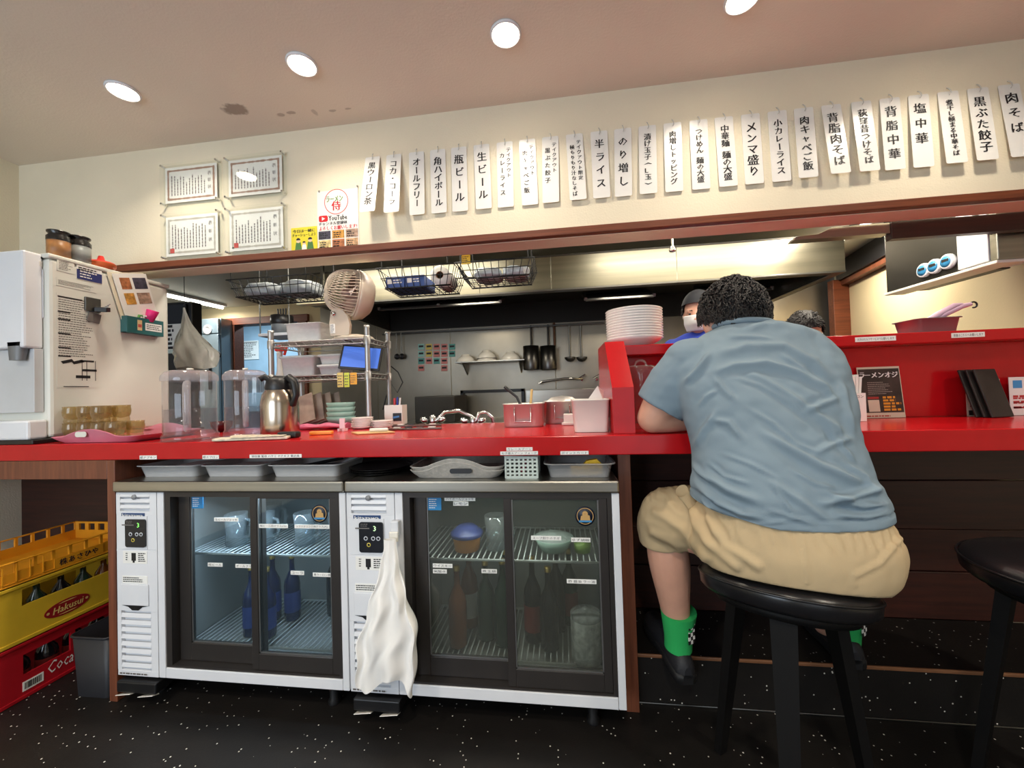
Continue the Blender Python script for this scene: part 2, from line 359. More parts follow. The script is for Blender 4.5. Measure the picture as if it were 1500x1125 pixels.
# red counter
ct = thing('counter', (1.5, .25, .877), 'long glossy red counter running the whole width of the room', 'counter')
B(XL+.002, XR, 0, .57, .877, .938, .003).build('top', m_red, ct)
# raised riser on the customer side: sloped end, back board and ledge
rs = thing('counter_riser', (2.9, .45, .938), 'red raised back board with a ledge on the right half of the counter', 'shelf')
dx0, dx1 = 1.795, 1.862
prof = [(.03, .9385), (.03, 1.085), (.19, 1.25), (.44, 1.25), (.44, .9385)]
ep = MB(); ep.prism(prof, (dx0, 0, 0), EY, EZ, EX*(dx1-dx0)); ep.build('sloped_end', m_red, rs)
B(dx1, XR, .43, .45, .9385, 1.21, .002).build('back_board', m_red, rs)
B(dx1, XR, .335, .56, 1.2105, 1.25, .003).build('ledge', m_red, rs)

# downlights: four over the counter in view, the rest added unseen for light
def downlight(x, y, i, label, watts):
    t = thing('downlight', (x, y, ZC-.012), label, 'ceiling light', 'recessed downlights in the ceiling')
    MB().lathe([(.050, .0115), (.056, .0115), (.057, .006), (.052, 0), (.049, .003), (.047, .0115)], (x, y, ZC-.012), 32).build('trim_ring', m_white, t)
    MB().lathe([(.0005, 0), (.047, 0), (.047, .004), (.0005, .004)], (x, y, ZC-.0075), 32).build('lens', glow('lamp_glow', (255, 236, 205), 26), t)
    L = bpy.data.lights.new('downlight_lamp', 'AREA'); L.shape = 'DISK'; L.size = .09; L.energy = watts; L.color = WARM; L.spread = 2.3
    o = bpy.data.objects.new('downlight_lamp', L); COL.objects.link(o); o.location = (x, y, ZC-.014)
for i, x in enumerate((-.13, .676, 1.478, 2.285, 3.09)):
    downlight(x, .143, i, ['round recessed downlight nearest the left wall', 'second downlight from the left, above the certificates', 'round downlight above the middle of the counter', 'downlight cut by the top edge of the picture', 'added downlight over the right end of the counter, out of view'][i], DOWN_W)
for i, (x, y) in enumerate(((.2, -1.5), (1.7, -1.9), (3.3, -1.4))):
    downlight(x, y, i, ['added unseen downlight behind the viewer near the left window', 'added unseen downlight behind the viewer in the middle of the room', 'added unseen downlight behind the viewer near the right door'][i], ROOM_W)

# ------------------------------------------------------------------ the kitchen behind the counter
YB, ZK = 2.6, 2.11
m_kfloor = M('kitchen_floor', (70, 66, 62), .5, var=(4, .2))
m_kceil = M('kitchen_ceiling', (186, 182, 166), .6, var=(2, .08))
m_kdark = M('dark_kitchen_sheet', (64, 62, 58), .45, .7, var=(2, .2))
m_blue = M('annex_paint', (168, 196, 214), .7)
struct('floor_kitchen', B(-3.3, 4.5, .62, YB+.1, -.08, 0), m_kfloor); struct('floor_annex', B(-5.0, 1.5, YB+.1, 4.6, -.08, 0), m_kfloor)
struct('ceiling_kitchen', B(-3.3, 4.5, YW+.11, YB+.1, ZK, ZK+.05), m_kceil)
dl, dr = at(325, 520, y=YB).x, at(452, 520, y=YB).x; dh = at(360, 470, y=YB).z
kb = MB(); kb.box(-3.3, dl, YB, YB+.1, 0, ZK); kb.box(dr, 4.5, YB, YB+.1, 0, ZK); kb.box(dl, dr, YB, YB+.1, dh, ZK)
struct('wall_kitchen_back', kb, m_wallk)
struct('wall_kitchen_left', B(-3.3, -3.2, .6, YB, 0, ZK), m_wallk); struct('wall_annex_left', B(-5.0, -4.9, YB+.1, 4.6, 0, 2.4), m_blue); struct('wall_annex_front', B(-5.0, -3.3, YB, YB+.1, 0, 2.4), m_blue)
# wooden door frame
fw = at(347, 520, y=YB).x-dl
df = thing('door_1', ((dl+dr)/2, YB, 0), None, None, kind='structure')
for a, b, c, d in ((dl, dl+fw, 0, dh), (dr-.1, dr, 0, dh)): B(a, b, YB-.03, YB+.1, c, d, .004).build('jamb', m_lintel, df)
B(dl-.02, dr+.02, YB-.035, YB+.1, dh-.045, dh+.03, .004).build('head', m_lintel, df)
# room beyond the doorway
struct('wall_annex_back', B(-5.0, 1.5, 4.5, 4.6, 0, 2.4), m_blue); struct('wall_annex_right', B(1.4, 1.5, YB+.1, 4.5, 0, 2.4), m_blue); struct('ceiling_annex', B(-5.0, 1.5, YB+.1, 4.6, 2.4, 2.45), M('annex_ceiling', (190, 205, 215), .7))
for i, (xx, yy) in enumerate(((-2.9, 3.7), (-1.6, 3.4))):
    t = thing('tube_light', (xx, yy, 2.36), ['cool white tube light on the ceiling of the room beyond the doorway', 'short tube light beyond the doorway, nearer the shelf rack'][i], 'ceiling light', 'tube lights in the back room')
    B(xx-.5, xx+.5, yy-.05, yy+.05, 2.37, 2.399, .006).build('housing', m_white, t); B(xx-.48, xx+.48, yy-.025, yy+.025, 2.345, 2.3695, .01).build('tube', glow('cool_tube', (205, 230, 255), 9), t)
    area('annex_lamp', (xx, yy, 2.34), (.9, .06), ANNEX_W, (.72, .88, 1))
# things on the far wall beyond the doorway
a, b = at(350, 500, y=4.49), at(379, 526, y=4.49)
mp = MB().box(a.x, b.x, 4.488, 4.498, b.z, a.z); mp.paint(1); lines(mp, (a.x+.03, 4.488, b.z+.03), EX, EZ, b.x-a.x-.06, a.z-b.z-.06, 9, .5, seed=3); mp.box(a.x+.02, b.x-.02, 4.486, 4.4875, a.z-.03, a.z-.02)
tag(mp.build('wall_chart', [m_paper, m_gry]), 'printed chart on the pale blue wall beyond the doorway', 'poster')
bs = at(352, 548, y=4.2); 
sh = thing('book_shelf', (bs.x+.25, 4.3, .9), 'low shelf of files beyond the doorway', 'shelf')
B(bs.x-.1, bs.x+.9, 4.1, 4.48, .9, bs.z-.3, .004).build('cabinet', M('pale_blue_metal', (150, 175, 190), .5), sh)
r_ = random.Random(4); xx = bs.x-.05
while xx < bs.x+.8:
    w_ = r_.uniform(.04, .08); tag(B(xx, xx+w_-.006, 4.15, 4.4, bs.z-.2995, bs.z-.3+r_.uniform(.22, .31), .003).build('file_binder', M('binder_%d' % int(r_.random()*4), r_.choice([(60, 80, 110), (200, 205, 205), (90, 100, 105), (120, 140, 165)]), .5)), '%s upright file binder from the left beyond the doorway' % ORD[len([q for q in bpy.data.objects if q.name.startswith('file_binder')])-1], 'binder', 'file binders beyond the doorway'); xx += w_
# steel fridge left of the doorway
a, b = at(279, 468, y=2.4), at(323, 640, y=2.4)
fz = thing('steel_refrigerator', ((a.x+b.x)/2-.2, 2.5, 0), 'pale blue steel upright refrigerator left of the kitchen doorway', 'refrigerator')
m_pb = M('pale_steel', (160, 182, 196), .3, .55)
B(a.x-.45, b.x, 2.43, 2.59, .1, a.z).build('body', m_pb, fz)
B(a.x-.01, b.x-.004, 2.395, 2.427, .62, a.z-.17, .006).build('door', m_pb, fz); B(a.x-.01, b.x-.004, 2.395, 2.427, a.z-.16, a.z-.004, .006).build('door', m_pb, fz); B(a.x-.45, a.x-.016, 2.395, 2.427, .62, a.z-.004, .006).build('door', m_pb, fz)
B(b.x-.1, b.x-.08, 2.365, 2.394, 1.2, 1.5, .006).build('handle', m_dark, fz)
c = at(304, 483, y=2.39); MB().lathe([(.001, 0), (.05, 0), (.05, .006), (.03, .006), (.03, .002), (.001, .002)], c, 24, (0, -1, 0)).build('round_clip', m_white, fz)
c = at(319, 520, y=2.39); MB().lathe([(.03, 0), (.038, 0), (.038, .005), (.03, .005)], c, 20, (0, -1, 0)).build('round_clip', m_dark, fz)
# dark oven stand with black box at the far left
a, b = at(236, 444, y=1.35), at(281, 503, y=1.35)
ov = thing('black_oven', ((a.x+b.x)/2-.1, 1.5, b.z), 'black wall oven above the steel bench behind the white ice dispenser', 'oven')
B(a.x-.3, b.x, 1.35, 1.44, b.z, a.z, .008).build('body', m_black, ov); B(a.x-.28, b.x-.03, 1.338, 1.349, b.z+.02, a.z-.02, .003).build('door', M('oven_glass', (12, 12, 14), .1), ov)
B(a.x-.26, a.x-.23, 1.38, 1.41, a.z+.0005, ZK-.001).build('hanger', m_dark, ov)
a = at(240, 518, y=1.3); b = at(279, 570, y=1.3)
bn = thing('steel_bench', (a.x-.1, 1.5, 0), 'dark steel bench behind the ice dispenser', 'bench')
B(a.x-.6, b.x, 1.3, 1.38, .8905, a.z, .004).build('box', m_kdark, bn); B(a.x-.62, b.x+.01, 1.28, 1.4, .85, .89, .004).build('top', m_steel, bn)
for q in ((a.x-.6, 1.3), (b.x-.04, 1.3), (a.x-.6, 1.35), (b.x-.04, 1.35)): B(q[0], q[0]+.04, q[1], q[1]+.04, 0, .849).build('leg', m_shaft, bn)
# notice paper and yellow cloth by the bench
a, b = at(241, 475, y=1.32), at(256, 512, y=1.32)
pp = MB().box(a.x, b.x+.06, 1.331, 1.334, b.z, a.z); pp.paint(1); lines(pp, (a.x, 1.33, b.z), EX, EZ, b.x-a.x, a.z-b.z, 6, .6, seed=8)
tag(pp.build('notice_sheet', [m_paper, m_ink]), 'white notice with black writing under the black oven', 'notice')
a, b = at(239, 544, y=1.26), at(246, 582, y=1.26); tag(MB().box(a.x-.05, b.x, 1.262, 1.268, b.z, a.z, .002).build('yellow_sheet', M('yellow_sheet', (226, 190, 40), .5)), 'narrow yellow sheet hanging behind the ice dispenser', 'sheet')
# long tube light on the kitchen ceiling
p, q = at(236, 431, z=ZK-.035), at(326, 451, z=ZK-.035); u = (q-p).normalized(); n_ = V((-u.y, u.x, 0))
p = q-u*1.2
t = thing('tube_light', (p+q)/2+V((0, 0, .03)), 'long bright tube light on the kitchen ceiling behind the ice dispenser', 'ceiling light')
MB().obox((p+q)/2+V((0, 0, .022)), u*.61, n_*.05, EZ*.012, .004).build('housing', m_white, t); MB().cyl(p, q, .014, n=12).build('tube', glow('neutral_tube', (255, 250, 235), 14), t)
o = area('kitchen_tube', (p+q)/2-V((0, 0, .02)), (1.2, .06), TUBE_W, (1, .95, .86)); o.rotation_euler = (0, 0, math.atan2(u.y, u.x))
for i, xx in enumerate((.6, 2.5)):
    t = thing('tube_light', (xx, .8, ZK-.03), ['tube light on the kitchen ceiling hidden behind the lintel above the wire baskets', 'tube light on the kitchen ceiling hidden behind the lintel near the steel duct'][i], 'ceiling light', 'hidden kitchen tube lights')
    B(xx-.6, xx+.6, .76, .84, ZK-.02, ZK-.001, .004).build('housing', m_white, t); MB().cyl((xx-.58, .8, ZK-.036), (xx+.58, .8, ZK-.036), .013, n=12).build('tube', glow('neutral_tube', (255, 250, 235), 14), t)
    area('kitchen_tube', (xx, .8, ZK-.055), (1.15, .06), TUBE_W*.6, (1, .92, .8))

# steel sheets on the back wall, right of the doorway
stw = thing('wall_steel_cladding', (2, YB, 0), None, None, kind='structure')
xs = [at(px, 520, y=YB-.01).x for px in (470, 552, 660, 813, 905, 1010, 1116, 1228)]
for i in range(len(xs)-1): B(xs[i]+.002, xs[i+1]-.002, YB-.008, YB-.001, .0, ZK-.001, .0015).build('steel_sheet', m_steelv, stw)
MB().cyl((xs[3], YB-.03, 1.45), (xs[3], YB-.03, ZK-.01), .012, n=10).build('gas_pipe', M('brown_pipe', (92, 62, 44), .5, .5), stw)
# right side wall of the kitchen (slightly splayed) with wooden end post
pr = at(1244, 460, y=2.45); dn = V((.2182, 1.0359, 0)).normalized()
nr = pr-dn*1.93; wz = at(1242, 418, y=2.45).z
wr = MB(); nn = V((dn.y, -dn.x, 0))*.08; wr.add([pr.xy.to_3d(), nr.xy.to_3d(), (nr+nn).xy.to_3d(), (pr+nn).xy.to_3d()]+[V((a.x, a.y, wz)) for a in (pr, nr, pr*0+nr+nn, pr+nn)], [(0, 1, 5, 4), (1, 2, 6, 5), (2, 3, 7, 6), (3, 0, 4, 7), (4, 5, 6, 7), (0, 3, 2, 1)])
struct('wall_kitchen_right', wr, m_wallk)
tm = MB(); tm.obox((pr+nr)/2*1+V((0, 0, wz+.02-(pr.z+nr.z)/2))-V((dn.y, -dn.x, 0))*.012, dn*(pr-nr).length*.5, nn*.6, EZ*.02); struct('trim_2', tm, m_post)
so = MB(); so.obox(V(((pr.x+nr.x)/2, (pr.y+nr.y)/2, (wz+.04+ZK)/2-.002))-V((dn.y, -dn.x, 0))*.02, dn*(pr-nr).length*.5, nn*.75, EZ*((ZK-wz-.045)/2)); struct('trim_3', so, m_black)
a = at(1222, 460, y=2.43)
struct('trim_4', B(a.x, pr.x+.02, 2.43, 2.5, 0, wz+.05, .004), m_lintel)

# exhaust hood over the range
m_hood = M('hood_steel', (140, 136, 120), .34, 1, bump=(30, .06, .0006), var=(2, .18), stretch=(.4, 6, 12))
HY, hx0, hx1, hz0, hz1 = 1.3, at(455, 440, y=1.3).x, 3.34, 1.743, 1.955
hd = thing('exhaust_hood', ((hx0+hx1)/2, 1.9, hz0), 'long stainless steel exhaust hood hanging over the kitchen range', 'hood')
xm = at(807, 400, y=HY).x; hm = at(992, 400, y=HY).x
for i, (a, b) in enumerate(((hx0, at(702, 400, y=HY).x), (at(702, 400, y=HY).x, xm), (xm, hm), (hm, hx1))):
    B(a+.001, b-.001, HY, HY+.012, hz0, hz1, .001).build('front_sheet', m_hood, hd)
B(hx0, hx1, HY-.004, HY+.05, hz0-.012, hz0-.0005, .002).build('front_gutter', m_shaft, hd)
B(hx1-.014, hx1-.001, HY+.014, YB-.012, hz0, hz1, .001).build('side_sheet', m_steel, hd); B(hx0+.001, hx0+.014, HY+.014, YB-.012, hz0, hz1, .001).build('side_sheet', m_steel, hd)
B(hx1-.06, hx1, HY+.052, YB-.012, hz0-.012, hz0-.0005, .002).build('side_gutter', m_shaft, hd)
B(hx0, hx1, HY, YB-.012, hz1+.0005, hz1+.012, .001).build('top_sheet', m_kdark, hd)
B(hx0+.02, hx1-.02, YB-.05, YB-.013, hz0, hz1-.002).build('rear_sheet', M('dark_rear_steel', (38, 36, 34), .5, .6), hd)  # rear sheet in a much darker steel tone
def filt(px0, px1, py, n):
    a, b = at(px0, py, y=2.0), at(px1, py-3, y=2.0); z0 = a.z; w = (b.x-a.x)/n
    f = B(a.x, b.x, 1.99, 2.02, z0, z0+.02, .003); f.box(a.x, b.x, 2.3, 2.33, z0+.12, z0+.14, .003)
    for k in range(n+1): f.obox((a.x+w*k, 2.16, z0+.075), EX*.012, V((0, .17, .062)), V((0, -.004, .012)))
    g = f.build('filter_frame', m_shaft, hd)
    for k in range(n):
        q = MB(); 
        for j in range(9): q.obox((a.x+w*(k+.5), 2.03+.03*j, z0+.03+.011*j), EX*(w/2-.02), V((0, .012, .012)), V((0, -.001, .001)))
        q.build('filter', m_black, g)
filt(556, 733, 455, 2); filt(858, 958, 441, 1); filt(1040, 1130, 430, 1)
hl = B(2.0, 2.4, 1.7, 1.8, hz1-.05, hz1-.002, .008); hl.build('lamp_housing', m_white, hd)
area('hood_lamp', (2.2, 1.75, hz1-.06), (.36, .08), HOOD_W, (1, .9, .72)); area('hood_lamp', (.9, 1.75, hz1-.06), (.36, .08), HOOD_W, (1, .9, .72))
# steel channel and nozzles just behind the lintel
a, b = at(1163, 352, y=.612), at(1304, 341, y=.612)
ch = thing('steel_channel', ((a.x+b.x)/2, .62, a.z), 'bent stainless channel behind the lintel above the right end of the hood', 'duct')
zc0 = (a.z+b.z)/2; MB().prism([(0, 0), (.01, .014), (.10, .018), (.16, .045), (b.x-a.x, .045), (b.x-a.x, 0)], (a.x, .612, zc0), EX, EZ, EY*.05).build('channel_body', m_steel, ch)
B(a.x+.25, a.x+.27, .63, .65, zc0+.046, ZK-.001).build('hanger', m_shaft, ch)
tag(B(b.x+.002, XR, .606, .64, at(1400, 343, y=.606).z, 1.756, .002).build('fascia_board', m_panel), 'dark brown fascia board under the lintel at the right', 'board', kind='structure')
t = thing('tube_light', (3.15, 1.0, ZK-.03), 'added short tube light on the kitchen ceiling to brighten the right kitchen wall', 'ceiling light', 'hidden kitchen tube lights')  # tube added to brighten the right kitchen wall
B(3.11, 3.19, .72, 1.22, ZK-.02, ZK-.001, .004).build('housing', m_white, t); MB().cyl((3.15, .74, ZK-.036), (3.15, 1.2, ZK-.036), .013, n=12).build('tube', glow('neutral_tube', (255, 250, 235), 14), t)
area('kitchen_tube', (3.15, .97, ZK-.055), (.06, .46), TUBE_W*.6, (1, .9, .74))
t = thing('tube_light', (3.62, 1.75, ZK-.03), 'added tube light hidden behind the right end of the steel hood', 'ceiling light', 'hidden kitchen tube lights')  # unseen tube, added to light the wall past the cabinet
B(3.58, 3.66, 1.5, 2.0, ZK-.02, ZK-.001, .004).build('housing', m_white, t); MB().cyl((3.62, 1.52, ZK-.036), (3.62, 1.98, ZK-.036), .013, n=12).build('tube', glow('neutral_tube', (255, 250, 235), 14), t)
area('kitchen_tube', (3.62, 1.75, ZK-.055), (.06, .46), TUBE_W*1.1, (1, .9, .74))
for px, py, lb in ((1345, 342, 'small chrome nozzle under the brown board near the steel duct'), (985, 366, 'chrome nozzle hanging above the steel hood near the seated customer')):
    c = at(px, py, y=.76); nz = MB().cyl(c+V((0, 0, .012)), c+V((0, 0, .03 if px > 1200 else ZK-c.z-.001)), .007, n=12); nz.lathe([(.001, -.012), (.014, -.01), (.017, 0), (.012, .006), (.012, .014), (.001, .014)], c, 16)
    tag(nz.build('ceiling_nozzle', m_chrome), lb, 'nozzle')
# black cabinet with three timers on the right
x0 = 3.5; a = at(1299, 429, x=x0); t_ = at(1299, 387, x=x0); e = at(1500, 371, x=x0)
dc = thing('wall_cabinet', (x0+.1, .9, a.z), 'long dark steel cabinet with three round timers on the right kitchen wall', 'cabinet')
ys, zb = e.y-.02, a.z; mid = at(1404, 395, x=x0).y
B(x0, x0+.215, mid+.001, a.y, zb, 1.99, .004).build('dark_box', m_kdark, dc)
B(x0-.006, x0+.10, .66, a.y+.012, zb-.014, zb-.0005, .003).build('base_board', m_offw, dc)
B(x0-.003, x0+.215, mid-.002-.13, mid, zb+.005, 1.99, .004).build('white_panel', m_white, dc)
B(x0, x0+.215, .66, mid-.135, zb, 1.99, .004).build('steel_box', m_steel, dc)
MB().tube([(x0-.006, .75, zb+.26), (x0-.012, .70, zb+.16), (x0-.012, .69, zb+.13), (x0-.008, .67, zb+.12)], .008, 8).build('cable', m_black, dc)
for px, py in ((1356, 396), (1372, 390), (1391, 383)):
    c = at(px, py, x=x0-.001); k = ['farthest', 'middle', 'nearest'][[1356, 1372, 1391].index(px)]
    tm = thing('kitchen_timer', c, '%s of the three round white timers on the dark wall cabinet' % k, 'timer', 'kitchen timers on the wall cabinet')
    MB().lathe([(.001, 0), (.036, 0), (.036, .014), (.030, .018), (.001, .018)], c, 28, (-1, 0, 0)).build('case', m_white, tm)
    MB().lathe([(.001, .0182), (.026, .0182), (.026, .0195), (.001, .0195)], c, 24, (-1, 0, 0)).build('dial', M('timer_blue', (60, 140, 190), .3), tm)
    B(c.x-.0212, c.x-.0198, c.y-.017, c.y+.017, c.z, c.z+.013, .0005).build('display', m_ink, tm)

# range and benches along the back wall
rg = thing('steel_range', (1.6, 2.3, 0), 'stainless range bench along the back wall of the kitchen', 'range')
B(.2, 3.6, 1.95, YB-.01, .02, .80, .004).build('body', m_steelv, rg); B(.18, 3.62, 1.93, YB-.01, .801, .83, .003).build('top', m_steel, rg)
a, b = at(675, 572, y=YB-.03), at(769, 600, y=YB-.03)
gb = B(a.x, b.x, YB-.05, YB-.01, a.z-.03, a.z, .002); gb.box(a.x, a.x+.03, YB-.05, YB-.01, .83, a.z); gb.box(b.x-.03, b.x, YB-.05, YB-.01, .83, a.z); gb.build('black_frame', m_black, rg)
a, b = at(770, 572, y=2.3), at(890, 600, y=2.3); B(a.x, b.x, 2.3, 2.33, .831, a.z, .003).build('splash_guard', m_steel, rg)
B(at(610, 580, y=2.1).x, at(668, 580, y=2.1).x, 2.05, 2.5, .831, at(640, 580, y=2.1).z, .008).build('dark_burner_box', m_kdark, rg)
# sink unit right behind the counter
sk = thing('sink_unit', (1.3, .9, 0), 'stainless sink unit directly behind the red counter', 'sink')
B(-.9, 3.4, .6, .80, .02, .78, .003).build('body', m_steelv, sk)
tp = B(-.9, 3.4, .6, .64, .781, .80, .002); tp.box(-.9, 3.4, .76, .8, .781, .80, .002); tp.box(-.9, .9, .64, .76, .781, .80); tp.box(1.55, 3.4, .64, .76, .781, .80); tp.build('rim', m_steel, sk)
def tap(px, py, sp, lb, h=.17, reach=.2, yy=.62):
    c = at(px, py, y=yy); c.z = .80; r_ = thing('sink_tap', c, lb, 'tap', 'chrome taps over the sink')
    MB().lathe([(.018, .0005), (.022, .01), (.013, .018), (.013, h*.75), (.016, h*.8), (.016, h), (.008, h+.01), (.001, h+.01)], c, 16).build('column', m_chrome, r_)
    d = V((sp, .25, 0)).normalized(); z = c+V((0, 0, h*.85))
    MB().tube([z+d*.01, z+d*reach*.3+V((0, 0, .045)), z+d*reach*.65+V((0, 0, .05)), z+d*reach*.95+V((0, 0, .02)), z+d*reach+V((0, 0, -.03))], .010, 10).build('spout', m_chrome, r_)
    for s_ in (-1, 1): MB().lathe([(.001, -.02), (.012, -.018), (.016, 0), (.012, .018), (.001, .02)], z+V((s_*.045, 0, .01)), 12, (1, 0, .4*s_)).build('handle', m_chrome, r_)
tap(634, 612, 1, 'chrome swan neck tap behind the pen holder')
tap(693, 612, 1, 'chrome tap with short spout left of the steel pots', .16, .1)
# long wall tap on the back wall
a = at(790, 562, y=YB-.1); b = at(868, 556, y=YB-.1)
wt = thing('wall_tap', (b.x, YB-.05, b.z), 'long chrome swing tap on the back wall over the range', 'tap')
MB().tube([a, a+V((.03, 0, .02)), V(((a.x+b.x)/2, a.y, (a.z+b.z)/2+.03)), b+V((-.1, 0, .01)), b+V((-.1, .085, .01))], .011, 8).build('spout', m_chrome, wt)
for dx in (-.1, .04, .12): MB().cyl((b.x+dx, YB-.011, b.z), (b.x+dx, YB-.1, b.z), .012, n=10).cyl((b.x+dx-.035, YB-.1, b.z+.01), (b.x+dx+.035, YB-.1, b.z+.05), .009, n=8).build('valve', m_chrome, wt)

# rail, wall shelf with bowls, pans and ladles
a, b = at(560, 490, y=YB-.06), at(885, 475, y=YB-.06)
rl = thing('wall_rail', ((a.x+b.x)/2, YB-.05, a.z), 'thin steel hanging rail along the back wall', 'rail')
MB().cyl((a.x, YB-.06, a.z), (b.x, YB-.06, a.z), .009, n=10).build('bar', m_shaft, rl); RZ = a.z
for k in range(5): MB().cyl((a.x+(b.x-a.x)*(k+.1)/4.3, YB-.06, RZ), (a.x+(b.x-a.x)*(k+.1)/4.3, YB-.009, RZ), .007, n=8).build('bracket', m_shaft, rl)
a, b = at(666, 530, y=2.36), at(768, 527, y=2.36)
ws = thing('wall_shelf', ((a.x+b.x)/2, 2.48, a.z), 'small steel wall shelf holding white bowls', 'shelf')
B(a.x, b.x, 2.36, YB-.009, a.z-.012, a.z, .003).build('board', m_steel, ws)
for xx in (a.x+.06, b.x-.06): MB().prism([(2.4, a.z-.013), (YB-.009, a.z-.013), (YB-.009, a.z-.12)], (xx, 0, 0), EY, EZ, EX*.012).build('bracket', m_steel, ws)
m_bowl = M('white_china', (236, 232, 222), .25, coat=.3)
SZ = a.z
def bowl_up(px, r, h, lb, z=0, sc=1):
    c = at(px, 520, y=2.47); c.z = SZ+z
    pr_ = [(r*.98, .0005), (r, .004), (r*.8, h*.45), (r*.5, h*.8), (r*.42, h*.83), (r*.42, h), (r*.36, h), (r*.36, h*.86), (.001, h*.86)]
    tag(MB().lathe(pr_, c, 28).build('soup_bowl', m_bowl), lb, 'bowl', 'upturned bowls on the wall shelf')
bowl_up(682, .098, .075, 'upturned white bowl at the left end of the steel wall shelf')
bowl_up(713, .100, .075, 'lower of two stacked upturned bowls on the steel wall shelf'); bowl_up(713, .098, .08, 'upper of two stacked upturned bowls on the steel wall shelf', .028)
bowl_up(748, .104, .085, 'upturned white bowl at the right end of the steel wall shelf')
for i, px in enumerate((778.5, 804)):
    c = at(px, 540, y=2.46); zt = at(px, 507, y=2.46).z; zb_ = at(px, 542, y=2.46).z; r = .076
    t = thing('tall_pan', (c.x, c.y, zb_), ['dark tall saucepan hanging by its handle beside the wall shelf', 'second dark tall saucepan hanging nearer the ladles'][i], 'pan', 'tall pans on the rail')
    MB().lathe([(.001, 0), (r*.95, 0), (r, .01), (r, zt-zb_), (r*.97, zt-zb_), (r*.96, .012), (.001, .012)], (c.x, c.y, zb_), 28).build('pot', M('worn_steel', (96, 94, 92), .35, 1, var=(4, .3)), t)
    MB().tube([(c.x, c.y+.07, zt-.03), (c.x, c.y+.082, zt+.04), (c.x, c.y+.08, RZ+.012)], [.012, .010, .009], 8).build('handle', m_black, t)
for i, px in enumerate((835, 852)):
    zt, zb_ = RZ, at(px, 530, y=2.5).z; c = at(px, 520, y=2.5)
    t = thing('ladle', (c.x, c.y, zb_), ['long steel ladle with the larger bowl on the rail', 'shorter steel ladle at the right end of the rail'][i], 'ladle', 'ladles on the rail')
    MB().lathe([(.001, -.0), (.03, .006), (.05, .028), (.054, .045), (.051, .045), (.047, .03), (.028, .01), (.001, .004)], (c.x, c.y, zb_), 20).build('bowl', M('worn_steel', (96, 94, 92), .35, 1), t)
    MB().tube([(c.x, c.y+.05, zb_+.04), (c.x, c.y+.055, zb_+.12), (c.x, c.y+.05, zt-.02), (c.x, c.y+.045, zt+.012)], .007, 8).build('handle', m_shaft, t)
for i, px in enumerate((580, 587)):
    c = at(px, 500, y=YB-.08); t = thing('skimmer', (c.x, c.y, RZ-.3), ['thin kitchen tool hanging from the left end of the rail', 'second thin tool at the left end of the rail'][i], 'utensil')
    MB().tube([(c.x, YB-.071, RZ+.01), (c.x, YB-.071, RZ-.2)], .005, 6).build('handle', m_shaft, t); MB().lathe([(.001, 0), (.03, .002), (.03, .006), (.001, .008)], (c.x, YB-.06, RZ-.235), 14, (0, -1, 0)).build('head', m_dark, t)
# grid of coloured tags on the steel wall
cols = {0: (150, 200, 190), 1: (215, 190, 90), 2: (205, 120, 110), 3: (180, 170, 165), 4: (80, 150, 140)}
gr = [(0, 0, 0), (1, 0, 1), (2, 0, 2), (3, 0, 2), (4, 0, 4), (0, 1, 0), (1, 1, 1), (2, 1, 2), (3, 1, 2), (4, 1, 4), (0, 2, 4), (1, 2, 2), (2, 2, 4), (3, 2, 2), (0, 3, 2), (3, 3, 2)]
for i, j, k in gr:
    c = at(617+i*11.3, 508+j*10.4, y=YB-.01); g = MB().box(c.x-.033, c.x+.033, YB-.0125, YB-.0085, c.z-.03, c.z+.03, .002); g.paint(1); g.box(c.x-.024, c.x+.024, YB-.0135, YB-.0126, c.z-.005, c.z+.014)
    tag(g.build('order_tag', [M('tag_%d' % k, cols[k], .4), m_ink]), '%s magnet tag in the %s row, %s column of the tag grid' % ({0: 'mint', 1: 'yellow', 2: 'pink', 4: 'green'}[k], ORD[j], ORD[i]), 'tag', 'coloured magnet tags on the steel wall')

# ------------------------------------------------------------------ the two glass door fridges
m_dframe = M('dark_door_frame', (66, 62, 60), .35, .5)
m_in = M('fridge_liner', (158, 160, 158), .5, var=(3, .05))
m_wire = M('white_coated_wire', (214, 220, 220), .4)
m_glassd = clear('fridge_glass', (222, 228, 228), .045, .03, (120, 140, 150), 1.45)
m_tape = [M('label_tape', (244, 243, 238), .35), m_ink]
def sticker(par, t, x, z, w, h, y, two=None):
    s_ = MB().box(x, x+w, y-.0008, y, z-h, z); s_.paint(1)
    write(s_, t, (x+w/2, y-.0008, z-h/2), EX, EZ, w*.9, h*.62, .0004); return s_.build('label_sticker', m_tape, par)
def bottle_mesh(c, r, h, neck=.3):
    return MB().lathe([(.001, .0005), (r*.95, .0005), (r, .006), (r, h*.55), (r*.9, h*.64), (r*neck*1.1, h*.8), (r*neck, h*.96), (r*neck*1.1, h*.965), (r*neck*1.1, h), (.001, h)], c, 20)
def bottle(c, r, h, mat, lb, grp, capm=None, band=None):
    t = thing('bottle', c, lb, 'bottle', grp); bottle_mesh(c, r, h).build('glass_body', mat, t)
    MB().lathe([(r*.36, 0), (r*.36, .016), (.001, .017)], V(c)+V((0, 0, h*.985)), 14).build('cap', capm or M('gold_cap', (190, 160, 90), .35, .8), t)
    if band: MB().lathe([(r*1.02, h*.14), (r*1.02, h*.46)], c, 20).build('paper_label', band, t)
